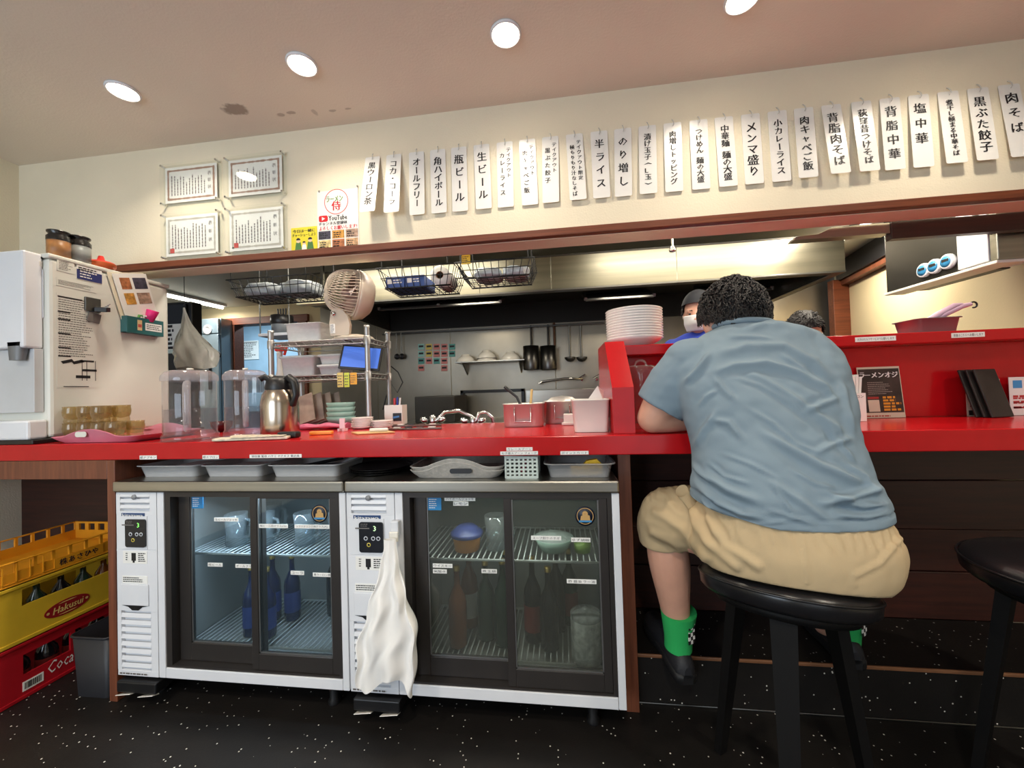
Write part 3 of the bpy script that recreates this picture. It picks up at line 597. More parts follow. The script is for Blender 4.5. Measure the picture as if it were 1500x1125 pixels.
def fridge(x0, label, n):
    f = thing('undercounter_fridge', (x0+.45, .225, 0), label, 'fridge', 'glass door fridges under the counter')
    X = lambda a: x0+a
    sh = MB(); sh.box(X(.001), X(.899), .44, .455, .098, .758); sh.box(X(.001), X(.16), .02, .439, .1, .757); sh.box(X(.885), X(.899), .03, .439, .1, .757); sh.box(X(.161), X(.884), .03, .439, .1, .118); sh.build('cabinet', m_white, f)
    ln = MB(); ln.box(X(.862), X(.884), .06, .438, .12, .752); ln.box(X(.161), X(.185), .06, .438, .12, .752); ln.box(X(.186), X(.861), .425, .438, .12, .752); ln.box(X(.186), X(.861), .06, .424, .12, .14); ln.build('liner', m_in, f)
    B(X(-.004)+.005, X(.904)-.005, -.012, .455, .761, .80, .006).build('worktop', m_steel, f)
    fr = MB(); fr.box(X(.172), X(.199), .0, .03, .098, .758, .002); fr.build('white_post', m_white, f)
    B(X(.876), X(.899), .0, .029, .098, .758, .002).build('white_post', m_white, f)
    B(X(.2), X(.875), .0, .029, .098, .134, .002).build('bottom_rail', m_white, f)
    # louvred compressor panel
    lp = MB(); w0, w1 = .002, .170
    for a, b in ((.098, .118), (.33, .545), (.552, .68), (.752, .758)): lp.box(X(w0), X(w1), 0, .019, a, b, .001)
    [lp.box(X(p_), X(q_), 0, .019, u_, v_) for p_, q_ in ((w0, .018), (.142, w1)) for u_, v_ in ((.118, .33), (.68, .752), (.545, .552))]; lp.box(X(.0185), X(.1415), .012, .019, .118, .33); lp.box(X(.0185), X(.1415), .012, .019, .69, .752)
    lp.box(X(.018), X(.142), 0, .019, .545, .552); lp.box(X(.018), X(.142), 0, .019, .68, .690)
    pn = lp.build('vent_panel', m_white, f)
    for k in range(8): MB().obox((X(.08), .006, .132+.0255*k), EX*.0615, V((0, .0055, -.004)), V((0, .0015, .0072))).build('slat', m_white, pn)
    for k in range(3): MB().obox((X(.08), .006, .703+.021*k), EX*.0615, V((0, .0055, -.004)), V((0, .0015, .006))).build('slat', m_white, pn)
    MB().lathe([(.001, 0), (.009, 0), (.009, .004), (.001, .005)], (X(.08), 0, .742), 16, (0, -1, 0)).build('screw_cap', M('grey_plastic', (150, 152, 156), .4), pn)
    b_ = MB().box(X(.026), X(.122), -.002, .0, .668, .684); b_.paint(1)
    write(b_, 'kitazawa', (X(.074), -.002, .676), EX, EZ, .086, .012, bold=.0004); b_.build('maker_plate', [M('plate_blue', (46, 74, 120), .3), m_paper], pn)
    # slanted control unit
    cu = MB().prism([(0, 0), (.106, 0), (.106, .118), (0, .118)], (X(.027), -.003, .555), EX, EZ, EY*.006); cu.build('control_recess', m_white, pn)
    cp = MB(); cp.prism(rrect(.084, .1, .008), (X(.09), -.008, .613), EX, EZ, EY*.0045)
    c_ = cp.build('control_panel', M('control_black', (26, 28, 34), .25), f)
    d = MB(); write(d, ' 3', (X(.104), -.008, .643), EX, EZ, None, .017, .0006, bold=.0006); d.build('display', glow('led_green', (150, 255, 120), 1.2) if n == 0 else glow('led_white', (210, 255, 190), 1.2), c_)
    for q, (dx, dz) in enumerate(((-.018, 0), (.008, 0), (.026, 0), (-.008, -.021))): MB().lathe([(.0045, 0), (.007, 0), (.007, .0012), (.0045, .0012)], (X(.09)+dx, -.0081, .61+dz), 14, (0, -1, 0)).build('button', M('button_ring_%d' % (q == 3), (220, 200, 90) if q == 3 else (210, 214, 220), .4), c_)
    tl = MB().prism(rrect(.05, .004, .001), (X(.06), -.0082, .643), EX, EZ, EY*.0006); lines(tl, (X(.054), -.0082, .648), EX, EZ, .028, .012, 2, .4, seed=5); tl.build('print', m_gry, c_)
    ln_ = MB().box(X(.03), X(.13), -.0012, -.0002, .502, .546); ln_.paint(1); ln_.box(X(.066), X(.084), -.0018, -.0013, .512, .54); ln_.box(X(.071), X(.079), -.0018, -.0013, .505, .513); lines(ln_, (X(.094), -.0013, .508), EX, EZ, .03, .034, 5, .5, seed=2); lines(ln_, (X(.042), -.0013, .512), EX, EZ, .012, .03, 4, .4, seed=3)
    ln_.build('notice_sticker', m_tape, pn)
    ln_ = MB().box(X(.026), X(.13), -.0012, -.0002, .43, .457); ln_.paint(1); lines(ln_, (X(.03), -.0013, .434), EX, EZ, .09, .02, 3, .45, seed=6); ln_.build('notice_sticker', m_tape, pn)
    B(X(.022), X(.136), -.004, -.0003, .352, .428, .002).build('filter_cover', m_white, pn)
    gp = MB().prism([(.022, .352), (.05, .346), (.066, .334), (.092, .334), (.108, .346), (.136, .352)], (X(0), -.002, 0), EX, EZ, EY*.0018); gp.build('finger_grip', m_black, pn)
    ln_ = MB(); lines(ln_, (X(.01), -.0004, .102), EX, EZ, .15, .008, 1, .7, seed=9); ln_.build('print', m_gry, pn)
    # sliding doors
    T = B(X(.2), X(.875), .004, .06, .742, .758); T.box(X(.2), X(.875), .004, .06, .1345, .142); T.box(X(.2), X(.222), .004, .06, .142, .742); T.box(X(.862), X(.875), .004, .06, .142, .742); T.build('door_track', m_dframe, f)
    def door(a, b, y, gl, gr, gb, gt):
        d = MB(); z0, z1 = .1425, .7415
        d.box(X(a), X(gl), y, y+.02, z0, z1, .0015); d.box(X(gr), X(b), y, y+.02, z0, z1, .0015); d.box(X(gl), X(gr), y, y+.02, z0, gb, .0015); d.box(X(gl), X(gr), y, y+.02, gt, z1, .0015)
        o = d.build('sliding_door', m_dframe, f)
        g = MB(); g.box(X(gl), X(gr), y+.008, y+.0115, gb, gt); g.build('glass_pane', m_glassd, o)
        s_ = MB(); 
        for p, q, r, t in ((gl, gl+.004, gb, gt), (gr-.004, gr, gb, gt), (gl, gr, gb, gb+.004)): s_.box(X(p), X(q), y+.004, y+.0075, r, t)
        s_.build('seal', M('seal_chrome', (150, 150, 150), .3, .8), o)
        return o
    D1 = door(.2225, .56, .034, .268, .535, .205, .735); D2 = door(.535, .8615, .008, .560, .836, .198, .735)
    # wire shelves
    for z, nm in ((.505, 'wire_shelf'), (.165, 'wire_shelf')):
        g = MB().tube([(X(.19), .09, z), (X(.857), .09, z), (X(.857), .41, z), (X(.19), .41, z)], .0045, 6, True)
        for k in range(33): xx = X(.2)+k*.0203; g.tube([(xx, .09, z+.003), (xx, .41, z+.003)], .0026, 5)
        g.build(nm, m_wire, f)
    B(X(.3), X(.75), .075, .095, .742, .751, .002).build('lamp_strip', glow('fridge_led_%d' % n, (200, 225, 255) if n == 0 else (225, 240, 225), 3), f); area('fridge_lamp', (X(.525), .085, .740), (.44, .015), FRIDGE_W*(2.0 if n == 0 else .8), (.62, .8, 1) if n == 0 else (.95, 1, .95), (-.5, 0, 0))
    for xx in (.1, .8): MB().lathe([(.02, .0005), (.022, .01), (.016, .02), (.018, .097)], (X(xx), .07, 0), 14, caps=True).build('foot', m_black, f)
    for xx in (.1, .8): MB().lathe([(.02, .0005), (.022, .01), (.016, .02), (.018, .097)], (X(xx), .4, 0), 14, caps=True).build('foot', m_black, f)
    dp = B(X(.02), X(.18), -.02, .2, .052, .09, .004); dp.build('drip_tray', m_black, f)
    for dx in (.03, .12): MB().obox((X(dx)+.025, -.015, .045), V((.03, .0, .004)), V((0, .012, -.005)), V((0, .0006, .0006))).build('paper_scrap', m_paper, f)
    # energy sticker and round crest sticker
    e = MB().box(X(.272), X(.318), .0402, .041, .69, .735); e.paint(1); lines(e, (X(.276), .0402, .695), EX, EZ, .034, .035, 5, .35, seed=1, off=.0008); e.build('blue_sticker', [M('sticker_blue', (40, 130, 190), .4), m_paper], D1)
    c = (X(.794), .0155, .683); k = MB().lathe([(.001, 0), (.031, 0), (.031, .0006), (.001, .0006)], c, 28, (0, -1, 0)); k.paint(1)
    k.lathe([(.024, .0008), (.026, .0008)], c, 28, (0, -1, 0)); k.lathe([(.001, .001), (.009, .001)], (c[0], c[1], c[2]+.007), 14, (0, -1, 0)); k.prism([(-.016, -.016), (.016, -.014), (.014, .002), (0, .006), (-.013, 0)], (c[0], c[1]-.001, c[2]), EX, EZ, EY*-.0002); k.paint(2); k.prism([(-.02, -.019), (.02, -.019), (.02, -.013), (-.02, -.013)], (c[0], c[1]-.0014, c[2]), EX, EZ, EY*-.0002)
    k.build('crest_sticker', [M('crest_navy', (16, 26, 44), .4), M('crest_gold', (200, 160, 100), .4), M('crest_blue', (70, 140, 190), .4)], D2)
    return f, D1, D2
F1, A1, A2 = fridge(0.0, 'left white fridge with blue-lit glass sliding doors under the counter', 0)
F2, C1, C2 = fridge(.902, 'right white fridge with a cloth hanging from its post', 1)
# shelf labels stuck inside the glass
for par, t, x, z, w, y in ((A1, '生ビールジョッキ', .362, .657, .098, .0415), (A2, '瓶ビール用グラス(小)', .563, .645, .112, .0155), (A2, 'ソフトドリンク用グラス(大)', .700, .645, .13, .0155), (A1, '瓶ビール', .333, .493, .06, .0415), (A1, 'オールフリー', .445, .491, .08, .0415), (A2, 'コーラ', .682, .485, .05, .0155), (A2, '黒ウーロン茶', .765, .481, .069, .0155),
    (C1, 'ハイボールジョッキ', 1.232, .735, .106, .0415), (C1, 'レモン', 1.262, .719, .052, .0415), (C1, 'ウイスキー', 1.185, .511, .068, .0415), (C1, '炭酸水', 1.185, .492, .048, .0415), (C1, '煮玉類', 1.352, .497, .052, .0415), (C2, 'スープ割りのネギ', 1.523, .619, .096, .0155), (C2, 'ゆず胡椒', 1.650, .615, .06, .0155), (C2, '酢 醤油 ラー油', 1.632, .485, .092, .0155)):
    sticker(par, t, x, z, w, .0135, y)
# bottles and tubs inside
m_bb = M('blue_dark_glass', (26, 40, 84), .15, coat=.3); m_db = M('dark_bottle_glass', (24, 26, 30), .15, coat=.3); m_am = M('amber_glass', (120, 66, 24), .15, coat=.3); m_gb = M('green_glass', (38, 60, 46), .15, coat=.3)
m_bl = M('blue_label', (50, 74, 150), .5); m_wl = M('pale_label', (200, 200, 196), .5); m_rl = M('red_label', (130, 40, 36), .5)
zb_ = .1735
for i, (x, y) in enumerate(((.41, .15), (.485, .14), (.42, .25), (.50, .26))): bottle((x, y, zb_), .03, .25, m_bb, ['blue-lit bottle at the left front', 'front bottle with the bright blue label', 'rear left bottle behind the blue labels', 'rear bottle beside the door stile'][i]+' of the left fridge', 'bottles in the left fridge', band=m_bl)
for i, (x, y) in enumerate(((.775, .16), (.82, .26), (.74, .3), (.66, .31))): bottle((x, y, zb_), .034, .27, m_db, ['dark bottle nearest the right edge', 'dark bottle behind the right edge one', 'dark bottle in the rear middle', 'dark rear bottle beside the inner wall'][i]+' of the left fridge', 'bottles in the left fridge', M('red_cap', (150, 30, 30), .4), m_db)
for i, (x, y, m, b) in enumerate(((1.235, .15, m_am, m_am), (1.25, .27, m_am, m_wl), (1.33, .2, m_gb, m_gb), (1.40, .17, m_gb, m_gb), (1.39, .3, m_gb, m_gb), (1.505, .2, m_db, m_rl), (1.565, .16, m_db, m_db), (1.59, .27, m_db, m_db), (1.64, .32, m_gb, m_rl))):
    bottle((x, y, zb_), .033, .27+.02*(i % 2), m, ['amber whisky bottle at the front left', 'amber bottle with a pale label in the rear left', 'green soda bottle in the middle', 'green bottle by the left door stile', 'green bottle in the rear of the left half', 'dark bottle with a red label', 'dark sauce bottle in front', 'dark sauce bottle behind', 'rear bottle with a red label'][i]+' in the right fridge', 'bottles in the right fridge', band=b)
# beer mugs on the upper shelf, small tubs, white canister
m_mug = clear('mug_glass', (216, 226, 230), .12, .05)
def mug(c, lb):
    t = thing('beer_mug', c, lb, 'mug', 'beer mugs in the fridges')
    MB().lathe([(.001, .0005), (.036, .0005), (.038, .008), (.034, .03), (.04, .12), (.037, .12), (.031, .03), (.001, .02)], c, 20).build('cup', m_mug, t)
    c = V(c); MB().tube([c+V((.036, 0, .10)), c+V((.062, 0, .095)), c+V((.066, 0, .06)), c+V((.06, 0, .03)), c+V((.034, 0, .028))], .006, 8).build('handle', m_mug, t)
zs = .5145
for i, (x, y) in enumerate(((.34, .16), (.45, .17), (.38, .3), (.62, .18), (.735, .22))): mug((x, y, zs), ['frosted beer mug front left', 'frosted beer mug front right', 'frosted beer mug in the rear', 'glass mug left', 'glass mug right'][i]+(' behind the left pane' if i < 3 else ' behind the right pane')+' of the left fridge')
mug((1.38, .17, zs), 'clear mug beside the blue lidded tub in the right fridge')
t = thing('food_tub', (1.275, .16, zs), 'round tub with a blue lid and orange contents in the right fridge', 'tub')
MB().lathe([(.001, .0005), (.045, .0005), (.052, .05)], (1.275, .16, zs), 24).build('tub_body', M('orange_food', (214, 140, 60), .4), t); MB().lathe([(.058, .05), (.06, .06), (.056, .064), (.03, .085), (.001, .087)], (1.275, .16, zs), 24).build('lid', M('lid_blue', (58, 70, 130), .4), t)
t = thing('food_tub', (1.59, .17, zs), 'wide pale green bowl of chopped leek in the right fridge', 'tub')
MB().lathe([(.001, .0005), (.045, .0005), (.07, .045), (.067, .045), (.04, .008), (.001, .008)], (1.59, .17, zs), 24).build('bowl_body', M('pale_green_plastic', (150, 176, 165), .4), t); MB().lathe([(.067, .046), (.03, .058), (.001, .06)], (1.59, .17, zs), 24).build('film', clear('film', body=.3), t)
tag(MB().lathe([(.001, .0005), (.028, .0005), (.03, .03), (.001, .035)], (1.69, .16, zs), 18).build('spice_jar', M('yuzu_green', (120, 150, 70), .4)), 'small green jar at the right of the upper fridge shelf', 'jar')
c = (1.692, .115, zb_); t = thing('white_canister', c, 'round white printed canister at the bottom right of the right fridge', 'canister')
MB().lathe([(.001, .0005), (.05, .0005), (.052, .006), (.052, .135), (.05, .14)], c, 28).build('can', M('grey_print_can', (186, 188, 184), .4, var=(60, .35)), t); MB().lathe([(.0525, .14), (.0525, .152), (.045, .156), (.02, .158), (.001, .175)], c, 28).build('lid', clear('can_lid', body=.25), t)

# cloth hanging from the fridge post
m_glassd2 = clear('misted_glass', (222, 225, 221), .15, .06, (112, 114, 106), 1.45)
for o in bpy.data.objects:
    if o.name.startswith('glass_pane') and o.parent in (C1, C2): o.data.materials[0] = m_glassd2
def cloth():
    t = thing('hanging_cloth', (1.085, -.03, .15), 'white cloth clipped to the post of the right fridge', 'cloth')
    rings = []; N = 48
    top = at(583, 790, y=-.02)
    prof_ = [(0, 1.078, .02, .012), (.03, 1.080, .022, .014), (.10, 1.078, .035, .018), (.18, 1.072, .058, .024), (.26, 1.073, .085, .03), (.33, 1.067, .098, .034), (.40, 1.058, .09, .034), (.48, 1.058, .088, .034)]
    for k in range(33):
        s_ = k/32*.445
        for q in range(len(prof_)-1):
            if prof_[q][0] <= s_ <= prof_[q+1][0]: w_ = (s_-prof_[q][0])/(prof_[q+1][0]-prof_[q][0]); cx, hw, hd = [prof_[q][j]*(1-w_)+prof_[q+1][j]*w_ for j in (1, 2, 3)]
        ring = []; g = min(1, s_/.2)
        for i in range(N):
            a = 2*PI*i/N; x = cx+hw*cos(a); y = -.045-hd*.5+hd*.75*sin(a)-.010*g*sin(7*a+s_*10)-.008*g*sin(4*a-s_*16+1)
            zz = .625-s_-(.022*g*sin(2.2*a+.5)+.02*g*cos(a*3))*max(0, (s_-.15))/.3-.06*max(0, cos(a)*.2+.5*sin(2*a+1))*max(0, s_-.3)
            ring.append((x+.006*g*sin(9*s_*6+a*2), min(y, -.019), zz))
        rings.append(ring)
    o = MB().loft(rings, caps=False); c_ = o.build('cloth_body', M('white_cotton', (240, 238, 234), .9, bump=(300, .15, .001)), t)
    ms = c_.modifiers.new('sub', 'SUBSURF'); ms.levels = 1; ms.render_levels = 1
    B(1.066, 1.094, -.022, -.0025, .622, .672, .004).build('hook_clip', m_white, t); B(1.064, 1.096, -.03, -.0225, .608, .640, .004).build('hook_clip', m_offw, t)
cloth()

# ------------------------------------------------------------------ on top of the fridges
m_tub = clear('milky_tub', (244, 244, 244), .62, .2, (236, 236, 234))
def open_tub(x0, x1, y0, y1, z0, h, flare=.012, th=.003, r=.02, lip=.008):
    m = MB(); cx, cy = (x0+x1)/2, (y0+y1)/2
    def ring(w, d, z, rr): return [(cx+a, cy+b, z) for a, b in rrect(w, d, rr)]
    w, d = x1-x0, y1-y0
    m.loft([ring(w-2*flare, d-2*flare, z0+.0005, r), ring(w-.004, d-.004, z0+h, r), ring(w+lip*2, d+lip*2, z0+h+.001, r+lip), ring(w+lip*2, d+lip*2, z0+h+.004, r+lip), ring(w-.006, d-.006, z0+h+.004, r), ring(w-2*flare-th*2, d-2*flare-th*2, z0+.005, r)])
    return m
for i, (px0, px1, yy) in enumerate(((196, 290, .05), (290, 386, .05), (388, 500, .045))):
    a, b = at(px0, 690, y=yy).x, at(px1, 690, y=yy).x
    t = thing('plastic_tray', ((a+b)/2, yy+.1, .8), ['translucent tub of paper napkins at the left end of the fridge top', 'translucent tub of paper aprons between the other two tubs', 'translucent tub of pens and a calculator beside the round tray'][i], 'tub', 'tubs on the left fridge')
    open_tub(a+.012, b-.012, yy, yy+.2, .80, .042).build('tub_body', m_tub, t)
    if i == 0: B(a+.1, b-.04, yy+.03, yy+.17, .806, .834, .004).build('napkin_pack', m_paper, t)
    if i == 1: B(a+.04, b-.05, yy+.03, yy+.17, .806, .828, .004).build('apron_pack', m_paper, t)
    if i == 2:
        B(a+.1, b-.08, yy+.05, yy+.15, .806, .826, .004).build('calculator', M('calc_grey', (96, 98, 100), .5), t); MB().cyl((a+.06, yy+.06, .822), (a+.2, yy+.17, .84), .006).build('pen', m_black, t)
# round black trays
c = at(551, 690, y=.12)
for k in range(3): tag(MB().lathe([(.001, .0005), (.098, .0005), (.112, .007), (.115, .007), (.1, .003), (.001, .003)], (c.x, .165, .8+.0075*k), 36).build('round_tray', M('tray_black', (34, 32, 32), .3)), ['bottom', 'middle', 'top'][k]+' of the stacked round dark trays on the fridge', 'tray', 'round trays on the fridge')
# woven handled trays (two nested)
def handled_tray(x0, x1, y0, y1, z, mat, lb, grp, rim=.026, name='handled_tray'):
    t = thing(name, ((x0+x1)/2, (y0+y1)/2, z), lb, 'tray', grp); cx, cy = (x0+x1)/2, (y0+y1)/2; w, d = x1-x0, y1-y0
    def ring(s_, zz, rr, up=0):
        out = []
        for a, b in rrect(w*s_, d*s_, rr, 6):
            e = 0
            if b < 0 and abs(abs(b)-d*s_/2) < .03 or b > 0 and abs(abs(b)-d*s_/2) < .03: e = up*max(0, cos(min(PI/2, abs(a)/(w*.3)*PI/2)))**1.2
            out.append((cx+a, cy+b, zz+e))
        return out
    def dense(s_, zz, rr, up):
        pts = []; base_ = rrect(w*s_, d*s_, rr, 5); n = len(base_)
        for i in range(n):
            p, q = V(base_[i]).to_2d(), V(base_[(i+1) % n]).to_2d(); m_ = max(1, int((q-p).length/.012)) if i % 6 == 5 else 1
            m_ = 14 if i % 6 == 5 else 1
            for j in range(m_):
                u = p.lerp(q, j/m_); e = 0
                if abs(abs(u.y)-d*s_/2) < .002: e = up*max(0, cos(min(PI/2, abs(u.x)/(w*.32)*PI/2)))
                pts.append((cx+u.x, cy+u.y, zz+e))
        return pts
    r = .03
    m = MB().loft([dense(.86, z+.001, r, 0), dense(.95, z+rim*.6, r, .012), dense(1, z+rim, r, .028), dense(1.012, z+rim+.003, r, .028), dense(.985, z+rim+.003, r, .028), dense(.93, z+rim*.6, r, .012), dense(.85, z+.004, r, 0)])
    o = m.build('tray_body', mat, t)
    return t, o
m_wov = M('woven_grey_plastic', (176, 172, 164), .5, bump=(120, .6, .003), var=(60, .12))
xa, xb = at(599, 690, y=.02).x, at(738, 690, y=.02).x
for k in range(2):
    t, o = handled_tray(xa, xb, .012, .23, .80+.012*k, m_wov, ['lower woven grey handled tray on the right fridge', 'upper woven grey handled tray nested on the right fridge'][k], 'woven trays')
    g = MB().prism(rrect(.075, .016, .0078), ((xa+xb)/2+.02, .0095-.002*k, .8275+.012*k), EX, EZ, EY*.002)
    if k == 0: g.build('handle_hole', m_black, t)
# perforated basket
a, b = at(741, 690, y=.02).x, at(787, 690, y=.02).x
t = thing('small_basket', ((a+b)/2, .07, .8), 'small mint plastic basket with square holes on the fridge', 'basket'); m_mint = M('mint_plastic', (196, 208, 200), .4)
g = MB(); z0, z1, y0, y1 = .8005, .872, .02, .13
for (p, q, u) in (((a, y0), (b, y0), EX), ((a, y1), (b, y1), EX), ((a, y0), (a, y1), EY), ((b, y0), (b, y1), EY)):
    L = (V(q).to_2d()-V(p).to_2d()).length; n = max(4, int(L/.0145))
    for k in range(n+1): c = V((p[0], p[1], 0))+u*(L*k/n); g.obox((c.x, c.y, (z0+z1)/2), u*.0032, (EY if u is EX else EX)*.0015, EZ*((z1-z0)/2-.001))
    for k in range(6): zz = z0+.004+(z1-z0-.008)*k/5; c = V((p[0], p[1], zz))+u*(L/2); g.obox(c, u*(L/2), (EY if u is EX else EX)*.0014, EZ*(.0045 if k in (0, 5) else .003))
g.box(a, b, y0, y1, z0, z0+.002); g.build('basket_wall', m_mint, t); MB().tube([(a-.002, y0-.002, z1), (b+.002, y0-.002, z1), (b+.002, y1, z1), (a-.002, y1, z1)], .003, 6, True).build('rim', m_mint, t)
tag(MB().cyl((a+.05, .06, .8035), (a+.06, .09, .868), .008).build('folded_spoon', M('pink_plastic', (200, 90, 110), .4)), 'pink spoon handle inside the small mint basket', 'spoon')
# tub with yellow tape
a, b = at(795, 690, y=.02).x, at(902, 690, y=.02).x
t = thing('plastic_tray', ((a+b)/2, .1, .8), 'clear tub with a yellow cutter on the right end of the fridge', 'tub', 'tubs on the right fridge'); open_tub(a+.01, b-.006, .02, .2, .80, .043).build('tub_body', clear('clear_tub', (244, 244, 244), .3, .1, (236, 236, 234)), t)
y_ = M('yellow_plastic', (230, 186, 40), .4)
tc = thing('tape_cutter', (b-.09, .04, .805), 'yellow tape cutter lying in the clear tub', 'tape')
MB().prism([(-.062, 0), (-.065, .028), (-.045, .03), (-.03, .026), (-.012, .045), (.02, .05), (.036, .034), (.036, .004), (.02, 0)], (b-.075, .045, .8062), EX, EZ, EY*.02).build('cutter_body', y_, tc); MB().lathe([(.009, 0), (.012, 0), (.012, .004), (.009, .004)], (b-.067, .045, .829), 16, (0, -1, 0)).build('core', M('tape_core', (190, 140, 40), .4), tc)
tag(B(a+.03, a+.11, .06, .17, .8055, .822, .003).build('card_stack', m_black), 'dark stack of point cards in the clear tub', 'cards')
# labels on the counter front
for t_, px0, px1, py0, py1 in (('紙ナプキン', 205, 230, 667, 673), ('紙エプロン', 297, 321, 666.5, 672.5), ('領収書 電卓 ハサミ ホチキス 筆記具', 366, 442, 665, 671), ('カレースプーン', 742, 780, 655, 660.5), ('お子様スプーン フォーク', 733, 788, 660.8, 666.5), ('ポイントカード', 821, 862, 660.5, 666)):
    a, b = at(px0, py1, y=-.001), at(px1, py0, y=-.001); s_ = MB().box(a.x, b.x, -.0022, -.0006, a.z, b.z); s_.paint(1); write(s_, t_, ((a.x+b.x)/2, -.0022, (a.z+b.z)/2), EX, EZ, (b.x-a.x)*.92, (b.z-a.z)*.66, .0004)
    s_.build('label_sticker', m_tape, ct)

# ------------------------------------------------------------------ bottle crates and bin at the left

m_cred = M('crate_red', (172, 22, 34), .4, var=(8, .12)); m_cyel = M('crate_yellow', (214, 178, 46), .45, var=(8, .1)); m_cor = M('crate_orange', (228, 156, 34), .45, var=(8, .1))
CX0, CX1, CY0, CY1 = -.745, -.38, -.09, .39
def crate(z0, H, mat, name, lb, fields, lipz=.0):
    """fields: (from, to, bottom, top) solid pieces of a long side, as shares of length and height"""
    t = thing(name, ((CX0+CX1)/2, (CY0+CY1)/2, z0), lb, 'crate', 'stacked bottle crates'); th = .008; Ly = CY1-CY0
    B(CX0+.004, CX1-.004, CY0+.004, CY1-.004, z0+.001, z0+.010).build('base', mat, t)
    for x in (CX1-th, CX0):
        m = MB()
        for a0, a1, q0, q1 in fields: m.box(x, x+th, CY0+a0*Ly, CY0+a1*Ly, z0+.001+q0*(H-.002), z0+.001+q1*(H-.002))
        o = m.build('long_side', mat, t)
        e = .006 if x > -.6 else -.006
        r_ = MB(); r_.box(min(x, x+e), max(x, x+e)+th, CY0-.004, CY1+.004, z0+H*.94, z0+H-.001, .002); r_.build('top_rim', mat, o)
        r_ = MB(); r_.box(min(x, x+e*.7), max(x, x+e*.7)+th, CY0-.003, CY1+.003, z0+.001, z0+H*.07, .002); r_.build('bottom_rim', mat, o)
    for y in (CY0, CY1-th):
        m = B(CX0+th, CX1-th, y, y+th, z0+.001, z0+H*.55)
        for k in range(7): xx = CX0+th+(CX1-CX0-2*th-.02)*k/6; m.box(xx, xx+.02, y, y+th, z0+H*.55, z0+H*.9)
        m.box(CX0+th, CX1-th, y, y+th, z0+H*.9, z0+H-.001); m.build('short_side', mat, t)
    return t
FY = lambda v: (v-CY0)/(CY1-CY0)
cr1 = crate(0, .208, m_cred, 'bottle_crate', 'red plastic bottle crate at the bottom of the stack', [(0, 1, 0, .42), (0, FY(-.02), .42, .78), (FY(.30), 1, .42, .78), (0, 1, .78, 1), (FY(.12), FY(.135), .42, .78)])
g = MB(); write(g, 'Coca-Cola', (CX1+.001, .13, .063), EY, EZ, .17, .045, .0008, slant=.25); g.build('lettering', m_paper, cr1)
bc = B(CX1, CX1+.0015, -.022, .036, .028, .062); bc.paint(1); r_ = random.Random(2); yy = -.017
while yy < .03: w_ = r_.choice((.001, .002, .003)); bc.box(CX1+.0015, CX1+.002, yy, yy+w_, .034, .057); yy += w_+r_.choice((.001, .002))
bc.build('barcode_label', m_tape, cr1)
cr2 = crate(.21, .215, m_cyel, 'bottle_crate', 'yellow plastic bottle crate with a red oval in the middle of the stack', [(0, 1, 0, .62), (0, FY(-.022), .62, .9), (FY(.34), 1, .62, .9), (0, 1, .9, 1)])
g = MB(); ov_ = [(cos(a)*.073, sin(a)*.03) for a in [2*PI*k/36 for k in range(36)]]; c0 = V((CX1+.0005, .112, .272)); g.prism(ov_, c0, EY, EZ, EX*.001); g.paint(1)
write(g, 'Hakusui', c0+V((.001, 0, 0)), EY, EZ, .095, .026, .0008, bold=.0006, slant=.2)
for s_ in (-1, 1): g.lathe([(.001, .0016), (.005, .0016)], c0+EY*(.062*s_), 12, (1, 0, 0)); g.prism([(-.03, .0205*s_), (.03, .0205*s_), (.015, .0235*s_), (-.015, .0235*s_)], c0+EX*.0012, EY, EZ, EX*.0004)
g.build('oval_sign', [M('sign_red', (150, 30, 34), .4), M('sign_cream', (226, 196, 120), .4)], cr2)
cr3 = crate(.427, .09, m_cor, 'bottle_crate', 'orange plastic crate on top of the bottle crates', [(0, 1, 0, .55), (0, .02, .55, 1), (.98, 1, .55, 1)]+[(k/9-.01, k/9+.01, .55, 1) for k in range(1, 9)])
g = MB().box(CX1+.0005, CX1+.003, .07, .235, .436, .476); g.paint(1); write(g, '株あさひや', (CX1+.003, .15, .456), EY, EZ, .13, .026, .0008, bold=.0005); g.build('lettering', [m_cor, M('ink_blue_black', (34, 32, 44), .5)], cr3)
for k in range(2):
    for j in range(4):
        g = MB().box(CX1+.0005, CX1+.0035, CY0+.015+.037*j, CY0+.018+.037*j, .435, .506); g.box(CX1+.0005, CX1+.0035, CY0+.015+.037*j, CY0+.05+.037*j, .438+.035*k, .441+.035*k)
        if k == 0: g.build('side_rib', m_cor, cr3)
# wrapped bottles in the two lower crates
m_cling = clear('crinkled_wrap', (225, 228, 226), .35, .15)
for i in range(5):
    y = -.02+.075*i; bottle((CX1-.06, y, .2215), .03, .175, [m_am, m_gb, m_db, m_gb, m_am][i], ['first', 'second', 'third', 'fourth', 'fifth'][i]+' small bottle from the front in the yellow crate', 'bottles in the yellow crate', band=m_wl)
for i in range(4):
    y = .0+.085*i; bottle((CX1-.06, y, .0115), .032, .17, m_db, ['first', 'second', 'third', 'fourth'][i]+' dark bottle from the front in the red crate', 'bottles in the red crate', M('red_cap', (150, 30, 30), .4), m_rl)
